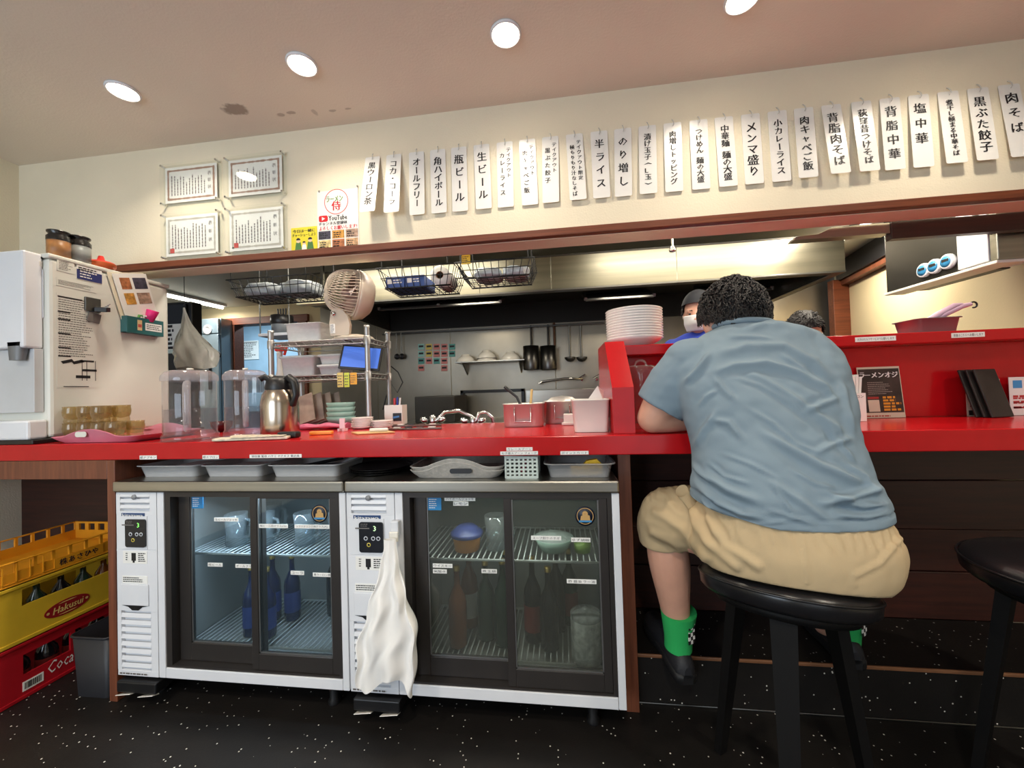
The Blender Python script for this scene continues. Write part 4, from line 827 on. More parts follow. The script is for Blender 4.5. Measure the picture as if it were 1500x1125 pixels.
# black bin
t = thing('waste_bin', (-.12, .09, 0), 'slim black waste bin beside the bottle crates', 'bin'); m_bin = M('bin_black', (30, 31, 36), .5)
def rr_ring(cx, cy, w, d, z, r): return [(cx+a, cy+b, z) for a, b in rrect(w, d, r)]
MB().loft([rr_ring(-.125, .1, .14, .18, .0008, .015), rr_ring(-.125, .1, .165, .2, .225, .02), rr_ring(-.125, .1, .159, .194, .225, .018), rr_ring(-.125, .1, .136, .174, .008, .013)]).build('bin_body', m_bin, t)
MB().tube(rr_ring(-.125, .1, .168, .203, .225, .02), .004, 6, True).build('rim', m_bin, t)
tag(MB().tube([(-.62, .478, .8), (-.6, .475, .68), (-.55, .474, .6), (-.5, .474, .53)], .004, 6).build('grey_cable', M('cable_grey', (90, 100, 110), .5)), 'thin grey cable hanging on the dark panel above the crates', 'cable')

# ------------------------------------------------------------------ menu strips on the lintel wall
MENU = [(.788, '黒ウーロン茶'), (.893, 'コカ・コーラ'), (1.003, 'オールフリー'), (1.105, '角ハイボール'), (1.205, '瓶ビール'), (1.311, '生ビール'), (1.418, 'テイクアウト|カレーライス'), (1.52, 'テイクアウト|肉キャベご飯'), (1.624, 'テイクアウト|黒ぶた餃子'), (1.729, 'テイクアウト限定|極もりもり汁なしそば'),
 (1.836, '半ライス'), (1.938, 'のり増し'), (2.041, '漬け玉子(L玉)'), (2.145, '肉増しトッピング'), (2.251, 'つけめん 麺の大盛'), (2.352, '中華麺 麺の大盛'), (2.457, 'メンマ盛り'), (2.561, '小カレーライス'), (2.662, '肉キャベご飯'), (2.765, '背脂肉そば'), (2.876, '荻窪昔つけそば'), (2.98, '背脂中華'), (3.083, '塩中華'), (3.186, '煮干し極まる中華そば'), (3.289, '黒ぶた餃子'), (3.394, '肉そば')]
m_hook = M('clear_hook', (205, 205, 200), .2)
rr = random.Random(11)
for i, (x, t_) in enumerate(MENU):
    yy = YW-.004; zt, zb = 2.212, 1.912; hw = .0365; tilt = [.07, .05][i] if i < 2 else (rr.uniform(.004, .012) if i < 18 else rr.uniform(.012, .028)); lean = rr.uniform(-.004, .004)
    t = thing('menu_strip', (x, yy, zb), '%s white menu strip from the left, reading "%s"' % (ORD[i], t_.replace('|', ' ')), 'menu strip', 'menu strips above the counter')
    up = V((-lean*2, tilt, .30)).normalized(); o = V((x, yy, zt)); rt = EX; nrm = V((0, -1, 0))
    bend = []
    pts = rrect(2*hw, .30, .007, 3)
    m = MB().prism(pts, o-up*.15, rt, up, up.cross(rt)*.0012); m.paint(1)
    if '|' in t_:
        r_, l_ = t_.split('|'); n = max(len(r_)*.62, len(l_))
        write_down(m, r_, o+V((.017, 0, 0))-up*.028, rt, up, .021, .0235, .0012, bold=.0006); write_down(m, l_, o+V((-.012, 0, 0))-up*.05, rt, up, .026 if len(l_) < 8 else .022, min(.034, .235/len(l_)), .0012, bold=.0007)
    else:
        n = len(t_.replace(' ', '')); s_ = min(.045, .225/max(n, 4)*1.06); pt_ = min(.062, .235/max(n, 3.2)*(1 if ' ' not in t_ else .93))
        write_down(m, t_, o-up*(.036 if i > 2 else .03), rt, up, s_, pt_, .0012, bold=.0011)
    m.build('card', [m_lam, m_ink], t)
    h = o+V((0, -.003, -.004)); MB().tube([h+V((0, .006, .02)), h+V((0, 0, .014)), h+V((.002, -.006, .002)), h+V((.003, -.007, -.008)), h+V((.0, -.004, -.014))], .0017, 6).build('hook', m_hook, t)

# ------------------------------------------------------------------ certificates in clear stand-off frames
m_acr = clear('acrylic_sheet', (253, 254, 253), .012, .02, (250, 250, 250), ior=1.38)
certs = [((237, 243), (322, 241), (238, 303), 'upper left framed certificate with a brown scroll border', 1), ((330, 232), (417, 221), (330, 294), 'upper right framed certificate reflecting a downlight', 1), ((239, 316), (322, 308), (239, 383), 'lower left framed certificate with a red seal', 0), ((331, 306), (419, 297), (331, 376), 'lower right framed certificate with a red seal', 0)]
x0c = at(237, 310, y=YW-.01).x
CW, CH = at(322, 270, y=YW-.015).x-at(237, 270, y=YW-.015).x, .0
for i in range(4):
    col, row = i % 2, i//2
    xa = at([238, 331][col], 290, y=YW-.015).x; xb = at([323, 419][col], 290, y=YW-.015).x
    if row == 0: zt, zb = at(280, 238, y=YW-.015).z, at(280, 301, y=YW-.015).z
    else: zt, zb = at(280, 311, y=YW-.015).z, at(280, 380, y=YW-.015).z
    zb += .006
    t = thing('certificate_frame', ((xa+xb)/2, YW-.01, zb), certs[i][3], 'certificate', 'certificates on the lintel wall')
    yb = YW-.006
    B(xa, xb, yb-.003, yb, zb, zt, .0005).build('back_sheet', m_acr, t)
    px0, px1, pz0, pz1 = xa+.012, xb-.022, zb+.018, zt-.012
    p = MB().box(px0, px1, yb-.0045, yb-.0032, pz0, pz1); p.paint(1 if certs[i][4] else 2); w, h = px1-px0, pz1-pz0; bd = .018
    rb = random.Random(i)
    for (a, b, c, d, hor) in ((px0+bd, px1-bd, pz1-bd, None, 1), (px0+bd, px1-bd, pz0+bd, None, 1), (px0+bd, None, pz0+bd, pz1-bd, 0), (px1-bd, None, pz0+bd, pz1-bd, 0)):
        n = 26 if hor else 20
        for k in range(n+1):
            cx, cz = (a+(b-a)*k/n, c) if hor else (a, c+(d-c)*k/n); r = .0042+.0025*rb.random()
            p.lathe([(.0001, 0), (r, 0)], (cx, yb-.0050-.00002*k, cz), 7, (0, -1, 0), smooth=False)
    p.paint(3)
    write_down(p, '表彰状', (px1-bd-.024, yb-.0046, pz1-bd-.018), EX, EZ, .022, (h-2*bd-.04)/3, .0006)
    lines(p, (px0+bd+.012, yb-.0046, pz0+bd+.018), EX, EZ, w-2*bd-.055, h-2*bd-.04, 12, .34, seed=i+20, down=True)
    if not certs[i][4]: p.paint(4); p.box(px0+bd+.006, px0+bd+.03, yb-.0056, yb-.005, pz0+bd-.002, pz0+bd+.022)
    p.build('paper', [M('certificate_paper', (250, 248, 244), .5), M('scroll_brown', (168, 130, 110), .6), M('scroll_grey', (196, 190, 180), .6), M('faded_ink', (112, 104, 104), .6), M('seal_red', (206, 70, 66), .5)], t)
    B(xa, xb, yb-.0225, yb-.0195, zb, zt, .0005).build('front_sheet', m_acr, t)
    for cx, cz in ((xa+.01, zb+.01), (xb-.01, zb+.01), (xa+.01, zt-.01), (xb-.01, zt-.01)): MB().cyl((cx, yb-.027, cz), (cx, yb-.0032, cz), .005, n=12).build('standoff', m_chrome, t)
# ------------------------------------------------------------------ yellow flyer and channel poster
a, b = at(427, 368, y=YW-.003), at(464, 331, y=YW-.003)
f = MB().box(a.x, b.x, YW-.003, YW-.001, 1.7905, b.z); w, h = b.x-a.x, b.z-1.7905; f.paint(1); cx = (a.x+b.x)/2
write(f, '今日は一緒に', (cx, YW-.003, b.z-.018), EX, EZ, w*.85, .016, bold=.0006); write(f, 'チャーシューしよう', (cx, YW-.003, b.z-.038), EX, EZ, w*.9, .015, bold=.0006)
for (dx, s_, mi) in ((-.03, 1, 2), (.0, .7, 3), (.032, 1, 2)):
    f.paint(mi); f.prism([(-.018*s_, 0), (.018*s_, 0), (.012*s_, .035*s_), (-.012*s_, .035*s_)], (cx+dx, YW-.0032, 1.80), EX, EZ, EY*-.0004); f.paint(4); f.lathe([(.0005, 0), (.011*s_, 0)], (cx+dx, YW-.0038, 1.80+.044*s_), 16, (0, -1, 0), smooth=False); f.paint(1); f.prism([(.011*s_*cos(q), .011*s_*sin(q)) for q in [PI*k/8 for k in range(9)]], (cx+dx, YW-.0039, 1.80+.046*s_), EX, EZ, EY*-.0003)
tag(f.build('yellow_flyer', [M('flyer_yellow', (232, 214, 50), .4), m_ink, M('flyer_green', (70, 120, 60), .5), m_paper, M('flyer_skin', (236, 200, 160), .5)]), 'small yellow flyer with three drawn figures beside the certificates', 'flyer')
a, b = at(466, 362, y=YW-.003), at(524, 275, y=YW-.003); w = b.x-a.x; cx = (a.x+b.x)/2; zt = b.z+.0; h = zt-1.792
P = MB().box(a.x, b.x, YW-.003, YW-.001, 1.792, zt)
K = lambda u, v: (a.x+u*w, YW-.003, zt-v*h)
c = V(K(.47, .2)); P.paint(2); P.lathe([(.058, .0006), (.061, .0006)], c, 36, (0, -1, 0), smooth=False)
P.paint(3); write(P, 'ラーメン', K(.43, .15), EX, EZ, .085, .028, bold=.0008); P.paint(2); write(P, '侍', K(.47, .27), EX, EZ, None, .045, bold=.0012)
P.paint(2); P.prism(rrect(.046, .03, .008), K(.145, .475), EX, EZ, EY*-.0006); P.paint(0); P.prism([(-.007, -.009), (.010, 0), (-.007, .009)], V(K(.145, .475))-EY*.0008, EX, EZ, EY*-.0003)
P.paint(1); write(P, 'YouTube', K(.5, .475), EX, EZ, .094, .024, bold=.0008); write(P, 'チャンネル登録は', K(.38, .565), EX, EZ, .145, .0165, bold=.0006); write(P, '→', K(.68, .565), EX, EZ, .014, None, bold=.001)
P.paint(2); write(P, 'よろしくお願いします!', K(.5, .645), EX, EZ, w*.92, .019, bold=.0006)
food = [(70, 66, 80), (206, 150, 70), (170, 140, 120), (216, 190, 130), (176, 110, 70), (200, 160, 120)]
for k in range(6): P.paint(4+k); u, v = (k % 3)/3, k//3; P.box(K(u+.02, 0)[0], K(u+.315, 0)[0], YW-.0036, YW-.0031, K(0, .69+.155*v+.14)[2], K(0, .69+.155*v)[2])
P.paint(1)
for k in range(3): lines(P, K(.03+k/3, .985), EX, EZ, w*.26, .008, 1, .8, seed=k)
for k in range(6): u, v = (k % 3)/3, k//3; lines(P, K(.05+u, .69+.155*v+.13), EX, EZ, w*.2, .03, 3, .5, seed=k+40, off=.001)
tag(P.build('channel_poster', [m_lam, m_ink, M('poster_red', (208, 36, 40), .4), M('poster_green', (96, 140, 50), .4)]+[M('food_%d' % k, food[k], .4, var=(60, .5)) for k in range(6)]), 'white poster with a red play logo and food photos above the lintel', 'poster')
for px, py in ((468, 281), (524, 273)):
    c = at(px, py, y=YW-.002); tag(MB().lathe([(.001, .006), (.004, .005), (.005, .0), (.003, -.001)], c, 12, (0, -1, 0)).build('push_pin', m_chrome), '%s push pin at the top of the channel poster' % ('left' if px < 500 else 'right'), 'pin')

# ------------------------------------------------------------------ ice dispenser at the left end of the counter
m_ice = M('dispenser_white', (222, 222, 212), .35, var=(3, .03), bump=(200, .05, .0005))
IX0, IX1, IY0, IY1, IZ0, IZ1 = -.90, -.377, .06, .535, .9385, 1.695
ice = thing('ice_dispenser', (-.62, .25, IZ0), 'tall white ice dispenser with notices and magnets on its side', 'dispenser')
B(IX0, IX1, IY0, IY1, IZ0+.02, IZ1-.02, .012).build('body', m_ice, ice); B(IX0-.002, IX1+.004, IY0-.004, IY1+.004, IZ1-.0195, IZ1, .006).build('top_cover', m_ice, ice)
B(IX0, -.402, .0, IY0-.001, at(50, 508, y=0).z, 1.69, .008).build('front_housing', m_white, ice)
B(IX0, -.402, .03, IY0-.001, 1.06, at(50, 508, y=0).z-.001, .002).build('recess_back', M('recess_grey', (196, 198, 200), .35), ice)
c = at(20, 520, y=0.0); MB().loft([[(c.x+q*.03, -.0+d_, c.z+e) for q, d_, e in ((-1, 0, .05), (1, 0, .05), (1, .028, .05), (-1, .028, .05))], [(c.x+q*.022, -.0+d_, c.z+e) for q, d_, e in ((-1, .0, -.02), (1, .0, -.02), (1, .02, -.02), (-1, .02, -.02))]]).build('ice_chute', M('chute_grey', (120, 122, 124), .4), ice)
B(IX0, -.385, .0, IY0-.001, IZ0+.0175, 1.03, .008).build('drip_tray', m_white, ice); B(IX0, -.366, .002, IY0+.02, IZ0+.0005, IZ0+.017, .003).build('drain_mat', m_black, ice)
for xx in (IX0+.04, IX1-.04): MB().cyl((xx, IY1-.05, IZ0+.0005), (xx, IY1-.05, IZ0+.0195), .016, n=12).build('foot', m_black, ice); MB().cyl((xx, IY0+.08, IZ0+.0005), (xx, IY0+.08, IZ0+.0195), .016, n=12).build('foot', m_black, ice)
def on_side(px, py): return at(px, py, x=IX1)
def side_panel(q, mat=None, name='notice', extra=None, seed=1, rows=0, title=None):
    a, b = on_side(*q[0]), on_side(*q[1]); m = MB().box(IX1+.0003, IX1+.0013, a.y, b.y, b.z, a.z); m.paint(1)
    if rows: lines(m, (IX1+.0014, a.y+.006, b.z+.006), EY, EZ, b.y-a.y-.012, a.z-b.z-.012, rows, .38, seed=seed)
    return m, a, b
m, a, b = side_panel(((83, 378), (109, 402)), rows=6, seed=1); m.build('notice_sticker', [m_ice, m_gry], ice)
m, a, b = side_panel(((112, 388), (149, 416)), rows=0); m.paint(2); m.box(IX1+.0014, IX1+.002, a.y, b.y, b.z, b.z+(a.z-b.z)*.72); m.paint(0); write(m, 'INSTRUCTION', (IX1+.002, (a.y+b.y)/2, b.z+(a.z-b.z)*.55), EY, EZ, (b.y-a.y)*.9, .02) if 0 else lines(m, (IX1+.0022, a.y+.01, b.z+.006), EY, EZ, b.y-a.y-.03, (a.z-b.z)*.6, 3, .4, seed=3); m.paint(1); lines(m, (IX1+.0022, a.y+.004, a.z-.02), EY, EZ, b.y-a.y-.02, .016, 2, .6, seed=4); m.build('notice_sticker', [m_paper, m_ink, M('notice_navy', (44, 52, 110), .4)], ice)
m, a, b = side_panel(((82, 406), (142, 430)), rows=4, seed=5); m.build('notice_sticker', [m_ice, m_gry], ice)
a, b = on_side(82, 428), on_side(142, 568); m = MB().box(IX1+.0003, IX1+.0011, a.y, b.y, b.z, a.z); m.paint(1); H_ = a.z-b.z
lines(m, (IX1+.0012, a.y+.006, b.z+H_*.33), EY, EZ, b.y-a.y-.012, H_*.64, 26, .34, seed=7)
m.paint(2)
for v in (.03, .19, .27, .42, .57, .66): m.box(IX1+.0014, IX1+.0018, a.y+.004, a.y+.004+(b.y-a.y)*(.6 if v < .1 else .3), a.z-H_*v-.005, a.z-H_*v)
m.box(IX1+.0014, IX1+.0018, a.y+.02, b.y-.03, b.z+.003, b.z+.006)
for q in ((.45, .02, .02), (.62, .05, .015), (.55, .09, .012)): m.box(IX1+.0014, IX1+.0018, a.y+(b.y-a.y)*q[0], a.y+(b.y-a.y)*q[0]+.05, b.z+.02+q[1], b.z+.02+q[1]+q[2]*.6)
for q in (.1, .36): m.obox((IX1+.0016, a.y+(b.y-a.y)*q+.02, b.z+H_*.28), EX*.0002, V((0, .018, .006)), V((0, -.004, .005)))
for q in (.6, .72, .95): m.box(IX1+.0014, IX1+.0018, a.y+(b.y-a.y)*q, a.y+(b.y-a.y)*q+.002, b.z+.03, b.z+H_*.3)
m.build('instruction_sheet', [m_ice, m_gry, m_ink], ice)
# door hanger tag and front strip print
c = at(60, 430, y=.058); tg = thing('hanger_tag', (c.x, .05, c.z-.09), 'long white hanger tag on the front edge of the ice dispenser', 'tag')
g = MB(); n = 20; hw = .0125; zt, zb = at(60, 393, y=.055).z, at(60, 466, y=.055).z
outer = [(hw*cos(q), (zt-zb)-hw+hw*sin(q)) for q in [PI*k/12 for k in range(13)]]+[(-hw, .004), (-hw+.004, 0), (hw-.004, 0), (hw, .004)]
g.prism(outer, (c.x, .0585, zb), EX, EZ, EY*-.002); g.paint(1); hole = [(.008*cos(q), (zt-zb)-.03+.02*sin(q)) for q in [2*PI*k/16 for k in range(16)]]; g.prism(hole, (c.x, .0562, zb), EX, EZ, EY*-.0003); g.paint(2); lines(g, (c.x-.008, .0565, zb+.072), EX, EZ, .016, .016, 2, .5, seed=1); g.build('tag_card', [m_white, M('recess_grey', (196, 198, 200), .35), m_ink], tg)
B(c.x-.012, c.x+.01, .045, .0583, zt+.004, zt+.03, .004).build('hook', m_offw, tg); MB().lathe([(.001, 0), (.009, 0), (.009, .006), (.001, .007)], (c.x, .0583, zt+.042), 16, (0, -1, 0)).build('lock', m_dark, ice)
g = MB(); lines(g, (c.x-.014, .0585, at(60, 590, y=.058).z), EX, EZ, .022, .14, 11, .4, seed=4); g.build('print', m_gry, ice)
# magnet clip with papers
c = on_side(134, 450); mc = thing('magnet_clip', (IX1+.01, c.y, c.z-.03), 'dark magnet clip holding small papers on the dispenser side', 'clip')
MB().obox((IX1+.006, c.y, c.z+.01), EX*.0045, V((0, .028, 0)), EZ*.03, .002).build('plate', m_shaft, mc)
MB().obox((IX1+.028, c.y+.02, c.z-.008), V((.016, .012, .0)), V((-.006, .012, .003)), EZ*.010, .002).build('jaw', m_black, mc)
for k in range(4): MB().tube([(IX1+.02, c.y+.01+.005*k, c.z), (IX1+.04, c.y+.03+.004*k, c.z+.008*k-.004)], .0018, 5).build('loop', m_chrome, mc)
MB().obox((IX1+.006, c.y+.005, c.z-.045), EX*.002, V((0, .022, -.004)), V((0, .004, .02))).build('paper_slip', m_gry, mc)
# teal magnet pocket with leaflets
a, b = on_side(176, 461), on_side(231, 494); zt, zb = a.z-.005, b.z
pk = thing('magnet_pocket', (IX1+.02, (a.y+b.y)/2, zb), 'teal magnet pocket full of leaflets on the dispenser side', 'holder'); m_teal = M('teal_plastic', (44, 98, 100), .35)
B(IX1+.001, IX1+.004, a.y, b.y, zb, zt+.02).build('back', m_teal, pk); B(IX1+.032, IX1+.035, a.y, b.y, zb, zt, .001).build('front', m_teal, pk); B(IX1+.004, IX1+.032, a.y, b.y, zb, zb+.003).build('bottom', m_teal, pk); B(IX1+.004, IX1+.032, a.y, a.y+.003, zb, zt).build('end', m_teal, pk); B(IX1+.004, IX1+.032, b.y-.003, b.y, zb, zt).build('end', m_teal, pk)
g = MB().box(IX1+.0352, IX1+.036, a.y+.08, b.y-.01, zb+.02, zt-.02); g.paint(1); lines(g, (IX1+.0361, a.y+.085, zb+.025), EY, EZ, b.y-a.y-.1, zt-zb-.05, 3, .4, seed=2); g.build('label_sticker', m_tape, pk)
g = MB().box(IX1+.0352, IX1+.036, a.y+.045, a.y+.065, zb+.016, zt-.012); g.paint(1); g.box(IX1+.0361, IX1+.0365, a.y+.047, a.y+.063, zb+.03, zb+.045); g.build('drink_sticker', [M('drink_cream', (226, 200, 150), .4), M('drink_red', (196, 90, 80), .4)], pk)
lf = MB(); lu = V((.0, .35, 1)).normalized() if 0 else V((0, -.28, 1)).normalized(); lr = V((0, 1, .28)).normalized(); lo = V((IX1+.012, a.y+.03, zt-.05))
lf.obox(lo+lr*.07+lu*.12, lr*.075, lu*.125, EX*.0012); lf.paint(1)
for k in range(4): lf.obox(lo+lr*(.04+.065*(k % 2))+lu*(.2-.07*(k//2))+EX*.0016, lr*(.022+.008*(k % 2)), lu*.026, EX*.0003); lf.paint(2+k % 3)
lf.build('leaflet', [m_paper, M('food_4', food[4], .4), M('food_0', food[0], .4), M('food_1', food[1], .4), M('food_2', food[2], .4)], pk)
MB().obox(lo+lr*.06+lu*.13-EX*.006, lr*.08, lu*.12, EX*.001).build('leaflet', M('leaflet_cream', (232, 222, 196), .5), pk)
c = V((IX1+.03, b.y-.055, zt+.02)); MB().lathe([(.001, -.035), (.016, -.03), (.024, .025), (.022, .027), (.001, .022)], c, 18, V((.3, .1, 1))).build('pink_cup', M('magenta_plastic', (222, 40, 120), .4), pk)
for k in range(3): MB().tube([(IX1+.018, a.y+.06+.02*k, zt-.02), (IX1+.022, a.y+.065+.02*k, zt+.014), (IX1+.026, a.y+.075+.022*k, zt+.012)], .006, 6).build('ribbon', M(['ribbon_green', 'ribbon_white', 'ribbon_red'][k], [(90, 150, 70), (230, 225, 220), (200, 80, 70)][k], .5), pk)
# jars and red cap on top of the dispenser
for px, yb_, lb, mt in ((86, 363, 'orange', (190, 120, 44)), (116, 378, 'grey', (165, 165, 162))):
    c = at(px, yb_, x=IX1-.035); k = S(c); r = 12.2*k; c.z = IZ1+.0005
    t = thing('storage_jar', c, 'glass jar of %s contents with a black lid on the ice dispenser' % lb, 'jar', 'jars on the dispenser'); hh = 38*k
    MB().lathe([(.001, 0), (r, 0), (r, hh*.62), (.001, hh*.62)], c, 28).build('contents', M('jar_'+lb, mt, .4, var=(50, .15)), t)
    MB().lathe([(r*1.03, .001), (r*1.03, hh*.64)], c, 28).build('glass', clear('jar_glass', body=.04), t)
    MB().lathe([(r*1.04, hh*.64), (r*1.04, hh*.78), (r*.8, hh*.88), (r*1.0, hh*.95), (r*1.0, hh), (r*.85, hh*1.01), (.001, hh*.99)], c, 28).build('lid', M('lid_black', (30, 26, 24), .25), t)
c = at(148, 385, x=IX1-.04); c.z = IZ1+.0005; k = S(c); r = 16*k
t = thing('squeeze_cap', c, 'red and orange funnel shaped cap lying on the dispenser top', 'cap'); MB().lathe([(.001, 0), (r*.8, 0), (r, r*.25), (r*1.02, r*.5)], c, 24).build('cup', M('cap_orange', (222, 110, 60), .35), t); MB().lathe([(r*1.02, r*.5), (r*.9, r*.62), (r*.3, r*.72), (r*.18, r*1.2), (.001, r*1.25)], c, 24).build('spout', M('cap_red', (216, 52, 40), .35), t)

# ------------------------------------------------------------------ things standing on the counter
CZ = .9385
def spot(px, py, r=0):
    """counter point whose front lower edge shows at px, py"""
    c = at(px, py, z=CZ); y_ = min(c.y+r, .515-.0); c.x = at(px, py, y=y_).x; c.y = y_; return c
m_pitch = clear('pitcher_plastic', (250, 249, 250), .035, .05, (250, 246, 248)); m_pitl = clear('pitcher_lid', (244, 242, 244), .2, .08, (250, 244, 247))
m_pink = M('pink_melamine', (206, 120, 140), .35); m_pale = M('pale_green_melamine', (150, 190, 172), .35)
# black mat and glasses tray
c0 = at(73, 640, z=CZ); c1 = at(214, 640, z=CZ)
tx0, tx1 = at(73, 645, y=.02).x, at(215, 641, y=.06).x
t, o = handled_tray(tx0, tx1, .012, .30, CZ, m_pink, 'pink tray with green lining holding the drinking glasses', None, .022)
B(tx0+.06, tx1-.06, .05, .235, CZ+.0046, CZ+.0062).build('lining', m_pale, t)
g = MB().prism(rrect(.05, .02, .009), ((tx0+tx1)/2-.035, .0095, CZ+.034), EX, EZ, EY*.002); g.build('handle_hole', m_ice, t)
m_tumb = clear('amber_tumbler', (236, 226, 200), .10, .05, (206, 190, 150))
def tumbler(c, lb):
    k = .032; prof_ = [(.001, .0005), (k*.82, .0005), (k*.86, .006), (k*.8, .018), (k*.95, .03), (k, .045), (k*.93, .058), (k*.97, .066), (k*.92, .066), (k*.88, .058), (k*.94, .045), (k*.88, .03), (k*.74, .018), (.001, .012)]
    tag(MB().lathe(prof_, c, 20).build('tumbler', m_tumb), lb, 'glass', 'stacked tumblers on the pink tray')
zt = CZ+.0066; q = 0
gx0, gx1 = -.335, -.12
for lay in range(2):
    for j in range(2):
        for i in range(4 if lay == 0 else 3):
            tumbler((gx0+.0+i*.066, .105+.072*j, zt+.0665*lay), '%s tumbler from the left, %s row, %s layer on the pink tray' % (ORD[i], ['front', 'rear'][j], ['lower', 'upper'][lay]))
# pink bowl
c = spot(243, 641, .2); k = S(c); r = 25*k
tag(MB().lathe([(.001, .0005), (r*.5, .0005), (r*.55, .008), (r, .028), (r*.97, .028), (r*.5, .01), (.001, .009)], c, 32).build('shallow_bowl', m_pink), 'shallow pink bowl left of the clear pitchers', 'bowl')
def pitcher(px, py, wpx, hpx, lb, ang=.72):
    c = spot(px, py, .0); k = S(c); r = wpx/2*k; c = spot(px, py, r*.85); k = S(c); r = wpx/2*k; H = hpx*k*1.03
    t = thing('water_pitcher', c, lb, 'pitcher', 'clear plastic water pitchers')
    MB().lathe([(.001, .0005), (r*.98, .0005), (r, .004), (r*.99, H*.07), (r*.93, H*.09), (r*.93, H*.78), (r*.96, H*.80)], c, 40).build('jug', m_pitch, t)
    MB().lathe([(r*.99, H*.80), (r*1.0, H*.83), (r*.98, H*.87), (r*.86, H*.92), (r*.7, H*.94), (.001, H*.945)], c, 40).build('lid', m_pitl, t)
    MB().lathe([(.001, H*.945), (r*.12, H*.945), (r*.12, H*.975), (.001, H*.978)], c, 14).build('lid_knob', m_offw, t)
    d = V((sin(ang), -cos(ang), 0)); b0 = c+d*(r*.95); hh = []
    MB().tube([b0+V((0, 0, H*.76)), b0+d*r*.22+V((0, 0, H*.75)), b0+d*r*.3+V((0, 0, H*.68)), b0+d*r*.3+V((0, 0, H*.4)), b0+d*r*.26+V((0, 0, H*.22)), b0+d*r*.08+V((0, 0, H*.16)), b0+V((0, 0, H*.17))], r*.13, 8).build('handle', m_pitl, t)
    MB().lathe([(r*.90, H*.085), (r*.905, H*.42), (.001, H*.42)], c, 32).build('water', clear('water_body', (226, 232, 236), .03, .02, ior=1.33), t)
pitcher(280, 647, 68, 104, 'clear water pitcher beside the ice dispenser')
pitcher(361, 640, 56, 98, 'clear water pitcher left of the steel vacuum flask')
# small dark bowl and glass behind the pitchers
c = spot(325, 634, .05); k = S(c); r = 14*k
tag(MB().lathe([(.001, .0005), (r*.5, .0005), (r*.9, r*.6), (r, r*1.1), (r*.95, r*1.1), (r*.8, r*.6), (.001, r*.25)], c, 24).build('soup_cup', M('dark_red_lacquer', (70, 18, 20), .25)), 'dark red lacquer bowl between the two pitchers', 'bowl')
# flask
c = spot(411, 640, 0); k = S(c); c = spot(411, 640, 25*k); k = S(c); r = 25*k; H = 88*k
t = thing('vacuum_flask', c, 'brushed steel vacuum flask with a black handle', 'flask')
MB().lathe([(.001, .0005), (r*.97, .0005), (r, .006), (r, H*.52), (r*.9, H*.68), (r*.72, H*.76)], c, 36).build('steel_body', m_steel if 0 else M('flask_steel', (190, 176, 160), .22, 1, stretch=(1, 1, .1)), t)
MB().lathe([(r*.74, H*.755), (r*.76, H*.80), (r*.66, H*.92), (r*.5, H*.95), (r*.3, H*.985), (.001, H*.99)], c, 28).build('lid', m_black, t)
MB().tube([c+V((r*.35, -.0, H*.9)), c+V((r*.75, -.01, H*.95)), c+V((r*1.12, -.015, H*.86)), c+V((r*1.2, -.015, H*.66)), c+V((r*1.0, -.015, H*.5)), c+V((r*.9, -.01, H*.49))], [.014, .015, .014, .012, .011, .008], 10).build('handle', m_black, t)
MB().tube([c+V((-r*.35, -.02, H*.92)), c+V((-r*.6, -.03, H*.97)), c+V((-r*.78, -.04, H*.93))], .012, 8).build('spout', m_black, t)
c = spot(424, 642, .02); k = S(c); tag(MB().box(c.x-15*k, c.x+15*k, c.y-.018, c.y+.015, CZ, CZ+9*k, .006).build('card_reader', m_black), 'small black card reader in front of the steel flask', 'reader')
# napkin bundle lying at the front
p = MB(); c = spot(345, 650, .02)
p.obox((c.x-.01, .035, CZ+.006), V((.13, .02, 0)), V((-.012, .028, 0)), EZ*.0045, .003)
for k in range(5): p.obox((c.x+.02-.02*k, .03+.004*k, CZ+.0125+.0007*k), V((.09-.01*k, .014-.006*k, .001)), V((-.01, .022, 0)), EZ*.0006)
tag(p.build('paper_napkin', M('napkin_print', (214, 200, 178), .7, var=(60, .2))), 'crumpled patterned paper wrapper on the counter edge', 'wrapper')
# wire rack -----------------------------------------------------------------------------------
fr_ = at(541, 625, z=CZ); RY = fr_.y; RX1 = fr_.x; RX0 = at(398, 560, y=RY).x; RD = .22
m_rack = M('chrome_wire', (176, 174, 172), .42, 1)
rk = thing('wire_rack', ((RX0+RX1)/2, RY+RD/2, CZ), 'chrome wire shelf rack on the counter carrying the desk fan', 'rack')
ztop = at(541, 495, y=RY).z; zlow = at(541, 547, y=RY).z; zp = at(541, 480, y=RY).z
RY1 = RY+RD
def zigzag(m, p, q, h, n):
    p, q = V(p), V(q); pts = [p.lerp(q, i/n)+V((0, 0, -h if i % 2 else 0)) for i in range(n+1)]; m.tube(pts, .0018, 5)
for x in (RX0, RX1):
    for y in (RY, RY1):
        g = MB().cyl((x, y, CZ+.0005), (x, y, zp), .0125, n=14); g.lathe([(.014, 0), (.014, .012), (.001, .014)], (x, y, zp), 12)
        if y > RY and x == RX0: pass
        g.build('post', m_rack, rk)
